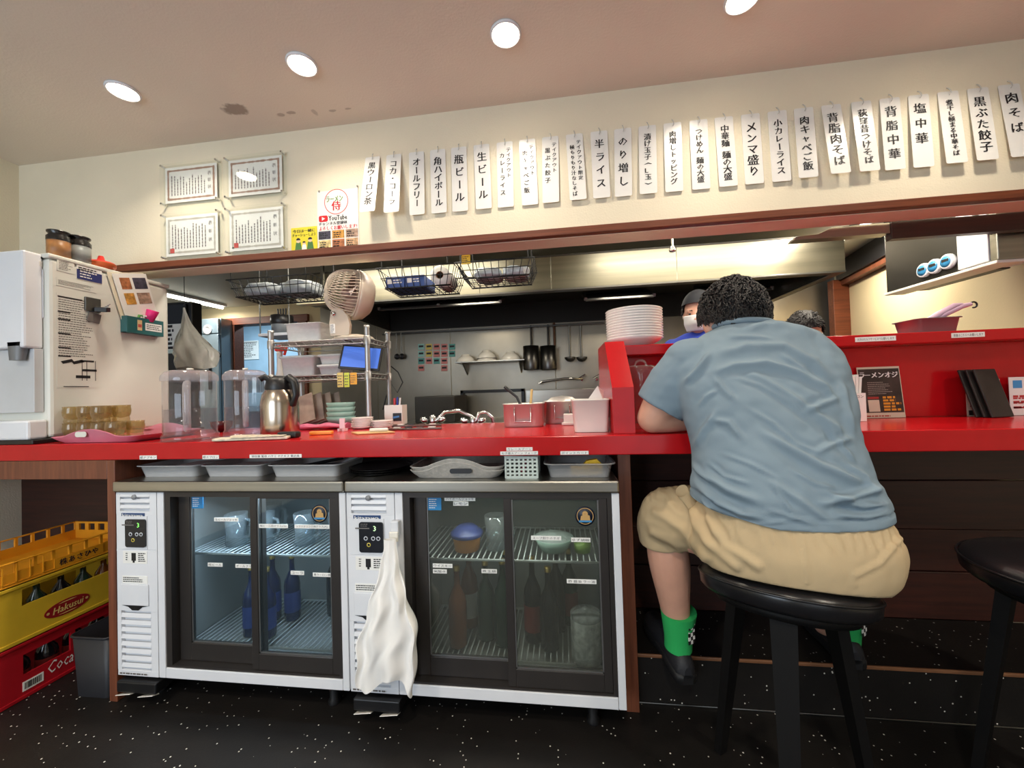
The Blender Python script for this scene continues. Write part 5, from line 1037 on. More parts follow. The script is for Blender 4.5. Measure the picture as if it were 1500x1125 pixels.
for z in (ztop, zlow):
    g = MB()
    for zz in (z, z-.022):
        g.tube([(RX0, RY, zz), (RX1, RY, zz)], .0035, 6); g.tube([(RX0, RY1, zz), (RX1, RY1, zz)], .0035, 6); g.tube([(RX0, RY, zz), (RX0, RY1, zz)], .0035, 6); g.tube([(RX1, RY, zz), (RX1, RY1, zz)], .0035, 6)
    zigzag(g, (RX0, RY, z), (RX1, RY, z), .022, 24); zigzag(g, (RX1, RY, z), (RX1, RY1, z), .022, 12); zigzag(g, (RX0, RY, z), (RX0, RY1, z), .022, 12)
    for k in range(14): y = RY+RD*(k+.5)/14; g.tube([(RX0, y, z+.002), (RX1, y, z+.002)], .002, 5)
    for k in range(3): x = RX0+(RX1-RX0)*(k+1)/4; g.tube([(x, RY, z-.003), (x, RY1, z-.003)], .003, 5)
    g.build('wire_shelf', m_rack, rk)
    for x in (RX0, RX1):
        for y in (RY, RY1): MB().lathe([(.0165, -.03), (.0165, .008), (.013, .012)], (x, y, z), 12).build('collar', m_rack, rk)
# fan on the top shelf
m_fan = M('fan_beige', (206, 190, 170), .4); m_fan2 = M('fan_blade', (150, 120, 108), .4)
fb = at(513, 488, y=RY+.1); zf = ztop+.0045
fc = at(514, 431, y=RY+.09)
fn = thing('desk_fan', (fb.x, RY+.11, zf), 'round beige air circulator fan on top of the wire rack', 'fan')
MB().lathe([(.001, .0), (.095, .0), (.1, .008), (.09, .02), (.05, .03), (.001, .032)], (fb.x+.015, RY+.11, zf), 36).build('base', m_fan, fn)
ax = V((-.72, -.67, .14)).normalized(); s1 = ax.cross(EZ).normalized(); s2 = s1.cross(ax)
Rf = .125
# drum back half
MB().lathe([(.03, -.105), (.08, -.098), (.112, -.07), (Rf, -.03), (Rf, -.018), (Rf-.006, -.018), (Rf-.01, -.035), (.1, -.07), (.03, -.09)], fc, 40, ax).build('rear_shell', m_fan, fn)
g = MB()
for k in range(44):
    a = 2*PI*k/44; pts = []
    for j in range(9):
        q = j/8; rr_ = .028+(Rf-.006-.028)*sin(q*PI/2)**.9; hh = -.02+.135*cos(q*PI/2)**.9; tw = .35*(1-q)
        pts.append(fc+ax*hh+(s1*cos(a+tw)+s2*sin(a+tw))*rr_)
    g.tube(pts, .0024, 5)
g.lathe([(Rf-.008, -.018), (Rf, -.018), (Rf, -.010), (Rf-.008, -.010), (Rf-.008, -.018)], fc, 40, ax); g.lathe([(.001, .12), (.026, .119), (.03, .114), (.03, .108), (.001, .108)], fc, 24, ax)
g.build('front_grille', m_fan, fn)
g = MB()
for k in range(5):
    a0 = 2*PI*k/5; ring = []
    for j in range(5):
        rr_ = .02+.08*j/4; ring.append([fc+ax*(.0+.02*u_)+(s1*cos(a0+u_*.5+.12*j)+s2*sin(a0+u_*.5+.12*j))*rr_ for u_ in (-1, -.3, .4, 1)])
    g.loft(ring, caps=False, closed=False)
g.lathe([(.001, .045), (.022, .04), (.024, -.02)], fc, 18, ax); g.build('blade_rotor', m_fan2, fn)
# fork bracket on the camera side
bx = at(500, 470, y=RY+.03); sd = s1 if s1.y < 0 else -s1
pv = fc+sd*(Rf+.004)-ax*.02+V((0, 0, -.005))
bs_ = V((fb.x, RY+.06, zf+.02))
MB().prism([(-.045, 0), (.05, 0), (.056, .05), (.045, .09), (.015, .128), (-.015, .136), (-.04, .12), (-.05, .06)], (fb.x-.01, RY+.018, zf+.018), EX, EZ, EY*.018).build('stand_arm', m_fan, fn)
MB().lathe([(.001, .0), (.011, 0), (.011, .006), (.001, .008)], (fb.x-.035, RY+.018, zf+.125), 16, (0, -1, 0)).build('pivot', m_chrome, fn)
g = MB().box(fb.x-.055, fb.x-.03, RY+.0165, RY+.0178, zf+.03, zf+.075); g.paint(1); lines(g, (fb.x-.053, RY+.0165, zf+.033), EX, EZ, .02, .04, 6, .4, seed=3); g.build('spec_label', m_tape, fn)
# tubs on the rack
def lid_tub(x0, x1, y0, y1, z, h, lb, lid=True, name='food_container', mat=None, grp='containers on the wire rack'):
    t = thing(name, ((x0+x1)/2, (y0+y1)/2, z), lb, 'container', grp); open_tub(x0, x1, y0, y1, z, h, .008, .002, .014, .004).build('box', mat or m_tub, t)
    if lid: 
        l_ = MB(); cx, cy = (x0+x1)/2, (y0+y1)/2; w, d = x1-x0+.012, y1-y0+.012
        l_.loft([rr_ring(cx, cy, w, d, z+h+.0045, .016), rr_ring(cx, cy, w, d, z+h+.012, .016), rr_ring(cx, cy, w-.02, d-.02, z+h+.014, .012)]); l_.build('lid', m_tub, t)
    return t
xa, xb = at(416, 480, y=RY+.02).x, at(474, 480, y=RY+.02).x
lid_tub(xa, xb-.02, RY+.02, RY+.19, zf, .085, 'large translucent open tub beside the fan on the rack', False)
z2 = zlow+.0045
xa, xb = at(409, 530, y=RY+.02).x, at(461, 530, y=RY+.02).x
lid_tub(xa, xb-.005, RY+.02, RY+.19, z2, .085, 'tall translucent container on the left of the lower rack shelf')
xc = at(500, 530, y=RY+.02).x
lid_tub(xb+.012, xc-.005, RY+.02, RY+.15, z2, .035, 'lower flat container in the middle of the rack shelf'); lid_tub(xb+.014, xc-.007, RY+.025, RY+.145, z2+.0505, .035, 'upper flat container in the middle of the rack shelf')
# spray bottle behind the rack's left post
c = V((RX0+.03, RY+.26, .80)); c = at(410, 540, y=RY+.30); c.z = .80; hb = at(410, 515, y=RY+.30).z-.80
t = thing('spray_bottle', c, 'white spray bottle with a red head behind the rack', 'bottle'); bottle_mesh(c, .04, hb, .35).build('bottle_body', m_offw, t)
MB().obox(c+V((.01, 0, hb+.018)), EX*.032, EY*.014, EZ*.017, .005).build('spray_head', M('cap_red', (216, 52, 40), .35), t); MB().obox(c+V((.035, 0, hb-.004)), V((.006, 0, .018)), EY*.006, V((.004, 0, -.001))).build('trigger', M('cap_red', (216, 52, 40), .35), t)
# tablet
a = at(497, 511, y=RY+.02); b = at(561, 545, y=RY+.02)
tl_ = thing('tablet', ((a.x+b.x)/2, RY+.06, z2), 'black tablet with a blue screen leaning on the rack shelf', 'tablet')
uu = V((1, .16, -.10)).normalized(); vv = V((-.34, .25, 1)).normalized(); n_ = uu.cross(vv).normalized(); vv = n_.cross(uu).normalized()*-1 if n_.cross(uu).z < 0 else n_.cross(uu).normalized()
cc = at(529, 527, y=RY+.035)
hw_, hh_ = .098, .062
cc.z = z2+hh_*vv.z+hw_*abs(uu.z)+.006
MB().obox(cc, uu*hw_, vv*hh_, n_*.005, .003).build('case', m_black, tl_)
fn_ = n_ if n_.y < 0 else -n_
MB().obox(cc+fn_*.0056, uu*(hw_-.010), vv*(hh_-.010), n_*.0004).build('screen', M('screen_blue', (66, 104, 190), .25, emit=((66, 104, 190), .55)), tl_)
MB().obox(cc-fn_*.03+V((0, 0, -.02)), uu*.03, V((0, .02, -.03)), V((0, .003, .002))).build('stand', m_black, tl_)
# sticky notes on the lower shelf edge
for px0, px1, c_, lb in ((494, 503, (232, 214, 130), 'pale'), (504, 512, (214, 230, 90), 'lime'), (513, 523, (240, 180, 70), 'orange')):
    a, b = at(px0, 546, y=RY-.006), at(px1, 567-(4 if lb == 'orange' else 0), y=RY-.006); g = MB().box(a.x, b.x, RY-.0065, RY-.0055, b.z, a.z); g.paint(1); lines(g, (a.x+.003, RY-.0066, b.z+.006), EX, EZ, b.x-a.x-.006, a.z-b.z-.015, 4, .3, seed=px0)
    tag(g.build('sticky_note', [M('note_'+lb, c_, .6), m_gry]), '%s sticky note stuck to the lower rack shelf' % {'pale': 'pale yellow', 'lime': 'lime green', 'orange': 'orange'}[lb], 'note', 'sticky notes on the rack')
# cable from the rack
tag(MB().tube([at(571, 535, y=RY1+.02), at(583, 545, y=RY1+.03), at(590, 560, y=RY1+.04), at(582, 575, y=RY1+.03), at(573, 562, y=RY1+.02), at(566, 580, y=RY1+.01), at(561, 600, y=RY1+.01)], .0035, 6).build('black_cable', m_black), 'looping black cable beside the right back post of the rack', 'cable')
# boards and trays standing under the rack
a = at(434, 588, y=RY+.06); bx1 = at(484, 588, y=RY+.06).x
for k in range(4):
    g = MB().obox((a.x+.05+.03*k, RY+.03+.028*k, CZ+.075-.0*k), V((.062, .004, .02)), V((0, .003, 0)), V((-.016, .012, .066)), .002)
    mn = min(v[2] for v in g.v); g.v = [(v[0], v[1], v[2]-mn+CZ+.0005) for v in g.v]
    tag(g.build('menu_board', M('board_%d' % (k % 2), [(168, 150, 132), (150, 136, 122)][k % 2], .5, var=(20, .2))), '%s of the brownish boards leaning under the rack' % ORD[k], 'board', 'boards leaning under the rack')
# pale green bowls, white saucers
m_jade = M('jade_china', (150, 190, 182), .3)
c = spot(500, 618, .05); k = S(c); r = 20*k
for j in range(4): tag(MB().lathe([(.001, .0005), (r*.5, .0005), (r*.52, .006), (r*.86, .024), (r, .05), (r*.96, .05), (r*.8, .026), (.001, .012)], c+V((0, 0, .0225*j)), 28).build('rice_bowl', m_jade), '%s pale green bowl from the bottom of the stack under the rack' % ORD[j], 'bowl', 'pale green bowls')
m_sau = M('saucer_white', (232, 220, 214), .3)
c = spot(531, 629, .04); r = 16*S(c)
for j in range(6): tag(MB().lathe([(.001, .0005), (r*.6, .0005), (r, .012), (r*.97, .0125), (r*.6, .003), (.001, .003)], c+V((0, 0, .0075*j)), 26).build('saucer', m_sau), '%s small dish from the bottom of the left dish stack' % ORD[j], 'dish', 'left stack of small dishes')
c = spot(560, 628, .05); r = 16*S(c)
for j in range(4): tag(MB().lathe([(.001, .0005), (r*.6, .0005), (r, .010), (r*.97, .0105), (r*.6, .003), (.001, .003)], c+V((0, 0, .0075*j)), 26).build('saucer', m_sau), '%s small dish from the bottom of the right dish stack' % ORD[j], 'dish', 'right stack of small dishes')
# pen holder
a, b = at(565, 622, y=RY+.06), at(590, 593, y=RY+.06)
t = thing('pen_holder', ((a.x+b.x)/2, RY+.08, CZ), 'white pen cup with a blue picture card and pens', 'pen cup')
hw_ = (b.x-a.x)/2; hz = b.z-CZ
g = MB(); cx = (a.x+b.x)/2
for q in ((cx-hw_, cx+hw_, RY+.05, RY+.053), (cx-hw_, cx+hw_, RY+.107, RY+.11), (cx-hw_, cx-hw_+.003, RY+.053, RY+.107), (cx+hw_-.003, cx+hw_, RY+.053, RY+.107)): g.box(*q, CZ+.0005, CZ+hz)
g.box(cx-hw_, cx+hw_, RY+.05, RY+.11, CZ+.0005, CZ+.004); g.build('cup', m_offw, t)
g = MB().box(cx-.002, cx+hw_-.004, RY+.0485, RY+.0498, CZ+.02, CZ+.058); g.paint(1); g.prism([(0, 0), (.03, .006), (.03, .014), (0, .01)], (cx, RY+.0483, CZ+.032), EX, EZ, EY*-.0004); g.build('picture_card', [m_ink, M('card_blue', (60, 120, 180), .4)], t)
for k, (c_, dx, dy) in enumerate((((190, 40, 44), -.012, .01), ((190, 40, 44), -.004, .0), ((40, 60, 150), .006, .008), ((40, 60, 150), .012, -.005), ((230, 228, 224), .024, .0))):
    MB().cyl((cx+dx*.4, RY+.08, CZ+.006), (cx+dx, RY+.08+dy, CZ+hz+.03+.004*(k % 3)), .0042, n=8).build('pen', M('pen_%d%d%d' % c_, c_, .35), t)
# pink cloth, orange cutter, small white stand, wood tray with cutlery
rings = []; a, b = at(442, 629, z=CZ), at(520, 626, z=CZ)
for i in range(25):
    u = i/24; x = a.x+(b.x-a.x)*u; ring = []
    for j in range(14):
        q = 2*PI*j/14; ring.append((x, a.y+.0+.03*cos(q)*(1+.25*sin(u*9)), CZ+.012+(.011+.004*sin(u*14)+.003*sin(3*q+u*8))*sin(q)))
    rings.append([(p_[0], p_[1], max(p_[2], CZ+.0005)) for p_ in ring])
tag(MB().loft(rings).build('pink_cloth', M('pink_cotton', (226, 120, 150), .9, bump=(200, .2, .001))), 'folded pink cloth lying on the counter before the rack', 'cloth')
c = spot(470, 637, .006); tag(MB().obox((c.x, c.y+.004, CZ+.007), V((.043, .008, 0)), V((-.002, .010, 0)), EZ*.0065, .003).build('box_cutter', M('cutter_orange', (238, 150, 40), .4)), 'orange plastic cutter lying before the pink cloth', 'cutter')
c = spot(501, 632, .006); t = thing('table_number_stand', c, 'small pinkish white number stand in front of the pink cloth', 'stand'); k = S(c)
MB().box(c.x-4*k, c.x+4*k, c.y, c.y+.006, CZ+.012, CZ+19*k, .001).build('plate', M('pinkish_white', (236, 206, 210), .4), t); MB().box(c.x-5*k, c.x-2.5*k, c.y-.01, c.y+.02, CZ+.0005, CZ+.0115).box(c.x+2.5*k, c.x+5*k, c.y-.01, c.y+.02, CZ+.0005, CZ+.0115).build('foot', M('pinkish_white', (236, 206, 210), .4), t)
a = spot(536, 636, .0); t = thing('towel_plate', (a.x, a.y+.03, CZ), 'thin wooden plate with a folded wet towel before the rack post', 'plate')
MB().obox((a.x+.01, a.y+.035, CZ+.003), V((.065, .02, 0)), V((-.03, .03, 0)), EZ*.0025, .001).build('wooden_plate', wood('pale_wood', (196, 160, 100), (216, 184, 124)), t); MB().obox((a.x+.03, a.y+.045, CZ+.012), V((.035, .008, 0)), V((-.006, .012, 0)), EZ*.006, .005).build('folded_towel', m_offw, t)
wd = wood('dark_cutlery_wood', (60, 36, 26), (96, 60, 42), (1, 8, 8))
for j in range(2):
    c = spot(607, 626+4*j, .02); t = thing('cutlery_tray', (c.x, c.y, CZ), ['rear dark wooden tray behind the counter edge', 'front dark wooden tray of folded chopstick papers'][j], 'tray', 'wooden cutlery trays')
    y0 = c.y+.03*(1-j)
    MB().obox((c.x, y0, CZ+.004), V((.115, .004, 0)), V((-.004, .013, 0)), EZ*.0035, .0015).build('tray_board', wd, t)
    for q in range(4): MB().obox((c.x-.075+.05*q, y0, CZ+.0095), V((.014, 0, 0)), V((0, .008, 0)), EZ*.0018).build('paper_band', [m_offw, m_black, wd, m_offw][q], t)
# steel pots at the back of the counter
m_potr = M('polished_pot', (206, 200, 194), .36, .7)
for px, py, wpx, hpx, lb in ((766, 626, 60, 33, 'square steel pot with a black handled ladle'), (824, 621, 54, 32, 'second steel pot partly behind the white tissue box')):
    c = spot(px, py, 0); k = S(c); w = wpx*k; h = hpx*k; t = thing('steel_pot', (c.x, c.y+w/2, CZ), lb, 'pot', 'steel pots at the back of the counter')
    m = MB(); cx, cy = c.x, c.y+w*.45
    rg_ = lambda s_, z, r: rr_ring(cx, cy, w*s_, w*.85*s_, z, r)
    m.loft([rg_(.94, CZ+.0005, .03), rg_(1, CZ+.01, .035), rg_(1, CZ+h, .035), rg_(1.05, CZ+h+.001, .04), rg_(1.05, CZ+h+.004, .04), rg_(.97, CZ+h+.004, .033), rg_(.95, CZ+.012, .03)]); m.build('pot_body', m_potr, t)
    MB().tube([(cx-w*.2, cy-w*.43, CZ+h*.85), (cx-w*.2, cy-w*.47, CZ+h*.8), (cx-w*.2, cy-w*.47, CZ+h*.25), (cx+w*.2, cy-w*.47, CZ+h*.25), (cx+w*.2, cy-w*.47, CZ+h*.8), (cx+w*.2, cy-w*.43, CZ+h*.85)], .0028, 6).build('drop_handle', m_chrome, t)
    if px < 800:
        MB().tube([(cx+.01, cy, CZ+.03), (cx-.03, cy+.02, CZ+h+.03), (cx-.085, cy+.04, CZ+h+.075)], .007, 8).build('ladle_handle', m_black, t); MB().tube([(cx+.02, cy+.02, CZ+.03), (cx+.03, cy+.06, CZ+h+.06)], .006, 6).build('wooden_stick', wood('pale_wood', (196, 160, 100), (216, 184, 124)), t)
    else: MB().lathe([(w*.42, h+.0045), (w*.3, h+.02), (.001, h+.026)], (cx, cy, CZ), 24).build('lid', m_potr, t)
c = spot(836, 622, -.02); t = thing('paper_cup_holder', c, 'small white holder beside the second steel pot', 'holder'); k = S(c)
B(c.x-10*k, c.x+12*k, c.y, c.y+.05, CZ+.0005, CZ+16*k, .003).build('box', m_offw, t); B(c.x-13*k, c.x+12*k, c.y-.008, c.y+.01, CZ+.0005, CZ+4*k, .002).build('lip', m_offw, t)
# tissue box with napkin
a, b = at(843, 634, z=CZ), at(895, 633, z=CZ); k = S(a); H = 46*k
t = thing('tissue_holder', ((a.x+b.x)/2, a.y+.06, CZ), 'white plastic napkin box with one napkin sticking out', 'napkin box')
m = MB(); cx, cy = (a.x+b.x)/2-.004, a.y+.068; w, d = (b.x-a.x), .13
m.loft([rr_ring(cx, cy, w*.94, d*.94, CZ+.0005, .014), rr_ring(cx, cy, w*1.06, d*1.04, CZ+H, .014), rr_ring(cx, cy, w*1.10, d*1.08, CZ+H+.001, .016), rr_ring(cx, cy, w*1.10, d*1.08, CZ+H+.005, .016), rr_ring(cx, cy, w*1.0, d, CZ+H+.005, .013), rr_ring(cx, cy, w*.98, d*.98, CZ+H-.006, .013)]); m.build('box', m_offw, t)
MB().add([(cx-.01, cy-.03, CZ+H), (cx+.045, cy-.02, CZ+H), (cx+.028, cy-.02, CZ+H+.05), (cx+.05, cy-.0, CZ+H+.032), (cx+.0, cy+.0, CZ+H)], [(0, 1, 2), (1, 3, 2), (3, 4, 2), (4, 0, 2)]).build('napkin', m_paper, t)

# ------------------------------------------------------------------ wire baskets hanging in the opening
m_bw = M('black_wire', (24, 24, 26), .4, .3)
def basket(px0, px1, pyt, pyb, lb, y0=.66, dep=.26):
    a, b = at(px0, pyt, y=y0), at(px1, pyt, y=y0); zt = (a.z+b.z)/2; zb = at((px0+px1)/2, pyb, y=y0+.03).z
    if zt > 1.74: zt = 1.74
    t = thing('wire_basket', ((a.x+b.x)/2, y0+dep/2, zb), lb, 'basket', 'black wire baskets hanging behind the lintel'); x0, x1, y1 = a.x, b.x, y0+dep; f = .03
    def rect(z, ins): return [V((x0+ins, y0+ins, z)), V((x1-ins, y0+ins, z)), V((x1-ins, y1-ins, z)), V((x0+ins, y1-ins, z))]
    T, Bm = rect(zt, 0), rect(zb, f); g = MB()
    g.tube(T, .0035, 6, True); g.tube(Bm, .003, 6, True); Md = rect((zt+zb)/2, f/2); g.tube(Md, .0025, 5, True)
    for s_ in range(4):
        n = 10 if s_ % 2 == 0 else 7
        for k in range(n): u = (k+.5)/n; g.tube([T[s_].lerp(T[(s_+1) % 4], u), Bm[s_].lerp(Bm[(s_+1) % 4], u)], .002, 5)
    for k in range(10): u = (k+.5)/10; g.tube([Bm[0].lerp(Bm[1], u), Bm[3].lerp(Bm[2], u)], .002, 5)
    for k in range(6): u = (k+.5)/6; g.tube([Bm[0].lerp(Bm[3], u), Bm[1].lerp(Bm[2], u)], .002, 5)
    g.build('wire_body', m_bw, t)
    for x in (x0+.03, x1-.03):
        for y in (y0, y1): MB().tube([(x, y, zt-.001), (x, y, ZK-.002)], .003, 6).build('hanger', m_bw, t)
    return x0+f, x1-f, y0+f, y1-f, zb+.004, zt
def bag(x0, x1, y0, y1, z0, z1, mat, lb, seed, name='plastic_bag', cat='bag'):
    bm = bmesh.new(); bmesh.ops.create_icosphere(bm, subdivisions=4, radius=1); vs = []
    for v in bm.verts:
        n = noise.noise(v.co*2.2+V((seed*3.1, 0, 0)))*.28+noise.noise(v.co*6+V((seed, 5, 0)))*.10
        p = v.co*(1+n); e = lambda q: math.copysign(abs(q)**.7, q)
        p = V((max(-1, min(1, e(p.x))), max(-1, min(1, e(p.y))), max(-1, min(1, e(p.z)))))
        vs.append(((x0+x1)/2+p.x*(x1-x0)/2, (y0+y1)/2+p.y*(y1-y0)/2, max(z0+.0005, (z0+z1)/2+p.z*(z1-z0)/2)))
    bm.verts.index_update(); m = MB().add(vs, [[q.index for q in f.verts] for f in bm.faces], True); bm.free()
    return tag(m.build(name, mat), lb, cat)
m_bag = M('wrapped_plastic', (150, 156, 160), .25, var=(12, .3)); m_bag2 = M('clear_bottle_wrap', (196, 206, 210), .15, var=(14, .35))
x0, x1, y0, y1, z0, z1 = basket(331, 455, 400, 432, 'leftmost black wire basket full of plastic wrap')
bag(x0+.005, (x0+x1)/2-.005, y0+.01, y1-.01, z0, z1+.0, m_bag, 'grey bundle of plastic wrap in the left half of the leftmost basket', 1); bag((x0+x1)/2+.005, x1-.005, y0+.01, y1-.01, z0, z1+.0, m_bag, 'plastic bundle in the right half of the leftmost basket', 2)
x0, x1, y0, y1, z0, z1 = basket(551, 664, 384, 420, 'middle wire basket with blue film boxes and a paper roll')
m_bbox = M('box_blue', (56, 84, 150), .4)
for k in range(2):
    xx = x0+.003+.108*k; g = MB().box(xx, xx+.102, y0+.004, y1-.02, z0, z0+.058, .001); g.paint(1); g.box(xx+.01, xx+.035, y0+.0028, y0+.0038, z0+.02, z0+.044); lines(g, (xx+.042, y0+.0035, z0+.018), EX, EZ, .05, .026, 2, .5, seed=k)
    tag(g.build('film_box', [m_bbox, m_paper]), ['left', 'right'][k]+' blue film box in the middle wire basket', 'box', 'blue boxes in the middle basket')
c = V((x1-.056, y0+.012, z0+.052)); t = thing('paper_roll', c, 'white paper roll lying in the middle wire basket', 'roll'); MB().lathe([(.02, 0), (.05, 0), (.05, .17), (.02, .17), (.02, 0)], c, 32, (0, 1, 0)).build('roll', m_paper, t); MB().lathe([(.018, -.0005), (.0198, -.0005), (.0198, .17), (.018, .17), (.018, -.0005)], c, 20, (0, 1, 0)).build('core', M('cardboard', (150, 116, 84), .8), t)
x0, x1, y0, y1, z0, z1 = basket(667, 782, 362, 405, 'rightmost wire basket holding wrapped bottle packs')
bag(x0+.04, (x0+x1)/2+.02, y0+.01, y1-.01, z0, z1-.01, m_bag2, 'left shiny wrapped pack in the rightmost basket', 5, 'wrapped_pack', 'pack'); bag((x0+x1)/2+.025, x1-.002, y0+.01, y1-.01, z0, z1-.01, m_bag2, 'right shiny wrapped pack in the rightmost basket', 6, 'wrapped_pack', 'pack')
g = MB().box(x0+.0, x0+.045, y0-.032, y0-.028, z0+.06, z0+.105); g.paint(1); lines(g, (x0+.004, y0-.032, z0+.064), EX, EZ, .036, .036, 4, .45, seed=3); tag(g.build('yellow_tag', [M('tag_yellow', (230, 190, 50), .5), m_ink]), 'small yellow price tag on the rightmost wire basket', 'tag')
# cream sign box left of the hood, hanging bag, black canister
a, b = at(438, 448, y=1.25), at(471, 433, y=1.25); t = thing('sign_box', ((a.x+b.x)/2, 1.3, a.z), 'cream box hanging at the left end of the hood', 'box'); B(a.x, b.x+.05, 1.22, 1.28, a.z, b.z+.01, .004).build('box', M('cream_panel', (226, 220, 190), .5), t); B(b.x, b.x+.02, 1.24, 1.26, b.z+.0105, ZK-.001).build('hanger', m_shaft, t)
# clear bag hanging from the oven shelf
a, b = at(255, 520, y=1.1), at(312, 450, y=1.1); rings = []
for i in range(16):
    u = i/15; ring = []; zz = at(280, 450, y=1.1).z+(at(280, 540, y=1.1).z-at(280, 450, y=1.1).z)*u; w = .006+.125*min(1, u*1.4)**1.6*(1-.5*max(0, u-.7)); cx = at(270+14*u, 500, y=1.1).x
    for j in range(28): q = 2*PI*j/28; f_ = 1+.2*sin(5*q+u*6)+.14*sin(9*q-u*11)+.22*cos(q)*u; ring.append((cx+w*f_*cos(q), 1.1+w*.6*f_*sin(q), zz+.012*sin(3*q)*u))
    rings.append(ring)
t = thing('carrier_bag', (cx, 1.1, rings[-1][0][2]), 'milky plastic carrier bag hanging behind the pitchers', 'bag'); MB().loft(rings).build('bag_body', clear('milky_bag', (232, 232, 224), .85, .2, (246, 246, 240)), t); MB().tube([rings[0][0], (rings[0][0][0], 1.1, ZK-.001)], .002, 5).build('cord', m_bw, t)
a, b = at(392, 488, y=1.15), at(426, 488, y=1.15); zs_ = at(410, 489, y=1.15).z
t = thing('hanging_shelf', ((a.x+b.x)/2, 1.2, zs_-.02), 'small white shelf hanging in front of the doorway', 'shelf'); B(a.x-.03, b.x+.03, 1.1, 1.3, zs_-.02, zs_, .004).build('board', m_white, t)
for xx in (a.x-.02, b.x+.02): MB().cyl((xx, 1.11, zs_+.0005), (xx, 1.11, ZK-.001), .004, n=8).build('rod', m_shaft, t)
cx = (a.x+b.x)/2; hz_ = at(410, 463, y=1.18).z-zs_; r = (b.x-a.x)*.38; t = thing('tool_caddy', (cx, 1.18, zs_), 'black caddy of utensils on the small hanging shelf', 'caddy')
MB().lathe([(.001, .0005), (r*.95, .0005), (r, hz_*.5), (r*.92, hz_*.55)], (cx, 1.18, zs_), 24).build('mesh_cup', M('grey_mesh', (110, 116, 120), .5), t); MB().lathe([(r*.98, hz_*.5), (r*1.1, hz_*.62), (r*1.05, hz_), (r*.9, hz_), (r*.85, hz_*.3), (.001, hz_*.3)], (cx, 1.18, zs_), 24).build('cup', m_black, t)
for k in range(4): MB().tube([(cx-.02+.015*k, 1.18, zs_+hz_*.5), (cx-.03+.02*k, 1.18, zs_+hz_+.05)], .005, 6).build('utensil', m_dark, t)

# ------------------------------------------------------------------ on and above the riser
c = at(929, 512, y=.45); LZ = 1.2505; r = .115
cxp = at(929, 490, y=.445).x
m_plate = M('plate_white', (236, 228, 222), .25, coat=.3)
for j in range(12):
    z = LZ+.0095*j*1.12
    tag(MB().lathe([(.001, .0005), (.055, .0005), (.06, .004), (.100, .012 if j else .024), (r, .024 if j else .036), (r-.002, .026 if j else .038), (.098, .015 if j else .028), (.055, .008), (.001, .008)], (cxp, .445, z if j == 0 else z+.012), 40).build('plate', m_plate), '%s plate from the bottom of the white stack on the red ledge' % ORD[j], 'plate', 'stacked white plates on the ledge')
# pitcher behind the sloped end
c = spot(938, 628, 0); c.x = at(940, 580, y=.2).x; c.y = .2; t = thing('water_pitcher', (c.x, c.y, CZ), 'clear pitcher beside the red sloped end and the customer', 'pitcher', 'clear plastic water pitchers'); r = .052; H = .235
c = V((c.x, c.y, CZ)); MB().lathe([(.001, .0005), (r*.9, .0005), (r*.92, .006), (r, H*.8)], c, 36).build('jug', m_pitch, t); MB().lathe([(r*1.05, H*.8), (r*1.06, H*.9), (r*.9, H*.94), (.001, H*.945)], c, 36).build('lid', m_pitch, t); MB().tube(arc(c+V((0, 0, H*.94)), .02, 0, PI, 8), .004, 6).build('lid_loop', m_pitch, t)
MB().tube([c+V((r*.7, -r*.6, H*.78)), c+V((r*1.2, -r*.9, H*.76)), c+V((r*1.25, -r*.95, H*.4)), c+V((r*1.1, -r*.85, H*.15)), c+V((r*.7, -r*.55, H*.12))], .007, 8).build('handle', m_pitch, t)
# labels on the ledge
for t_, q in (('お冷はセルフサービスでお願いします', ((1253, 502), (1312, 499))), ('食器はこちらへお願いします', ((1394, 497), (1442, 493)))):
    a, b = at(q[0][0], q[0][1]+3, y=.334), at(q[1][0], q[1][1]-2.5, y=.334); g = MB().box(a.x, b.x, .3325, .3345, 1.224, 1.241); g.paint(1); write(g, t_, ((a.x+b.x)/2, .3325, 1.2325), EX, EZ, (b.x-a.x)*.9, .010, .0005); g.build('label_sticker', m_tape, rs)
# steel pan with tongs on the ledge
a, b = at(1330, 496, y=.45), at(1392, 494, y=.45); H = .055
t = thing('steel_pan', ((a.x+b.x)/2, .47, LZ), 'rectangular steel pan with pink tongs on the red ledge', 'pan'); open_tub(a.x+.0, b.x-.0, .40, .52, LZ, H, .01, .002, .012, .005).build('pan_body', M('pan_steel', (140, 140, 144), .36, .7), t)
for k in range(2): MB().tube([(b.x-.10+.01*k, .46, LZ+.03), (b.x-.04+.02*k, .45, LZ+.075), (b.x+.02+.025*k, .45, LZ+.108-.004*k), (b.x+.045+.03*k, .45, LZ+.11)], [.012, .012, .010, .007], 8).build('tong_arm', M('tong_pink', (206, 170, 190), .4), t)
MB().tube(arc(V((b.x+.084, .45, LZ+.107)), .011, PI, -1.9, 12), .003, 6).build('hook', m_black, t)
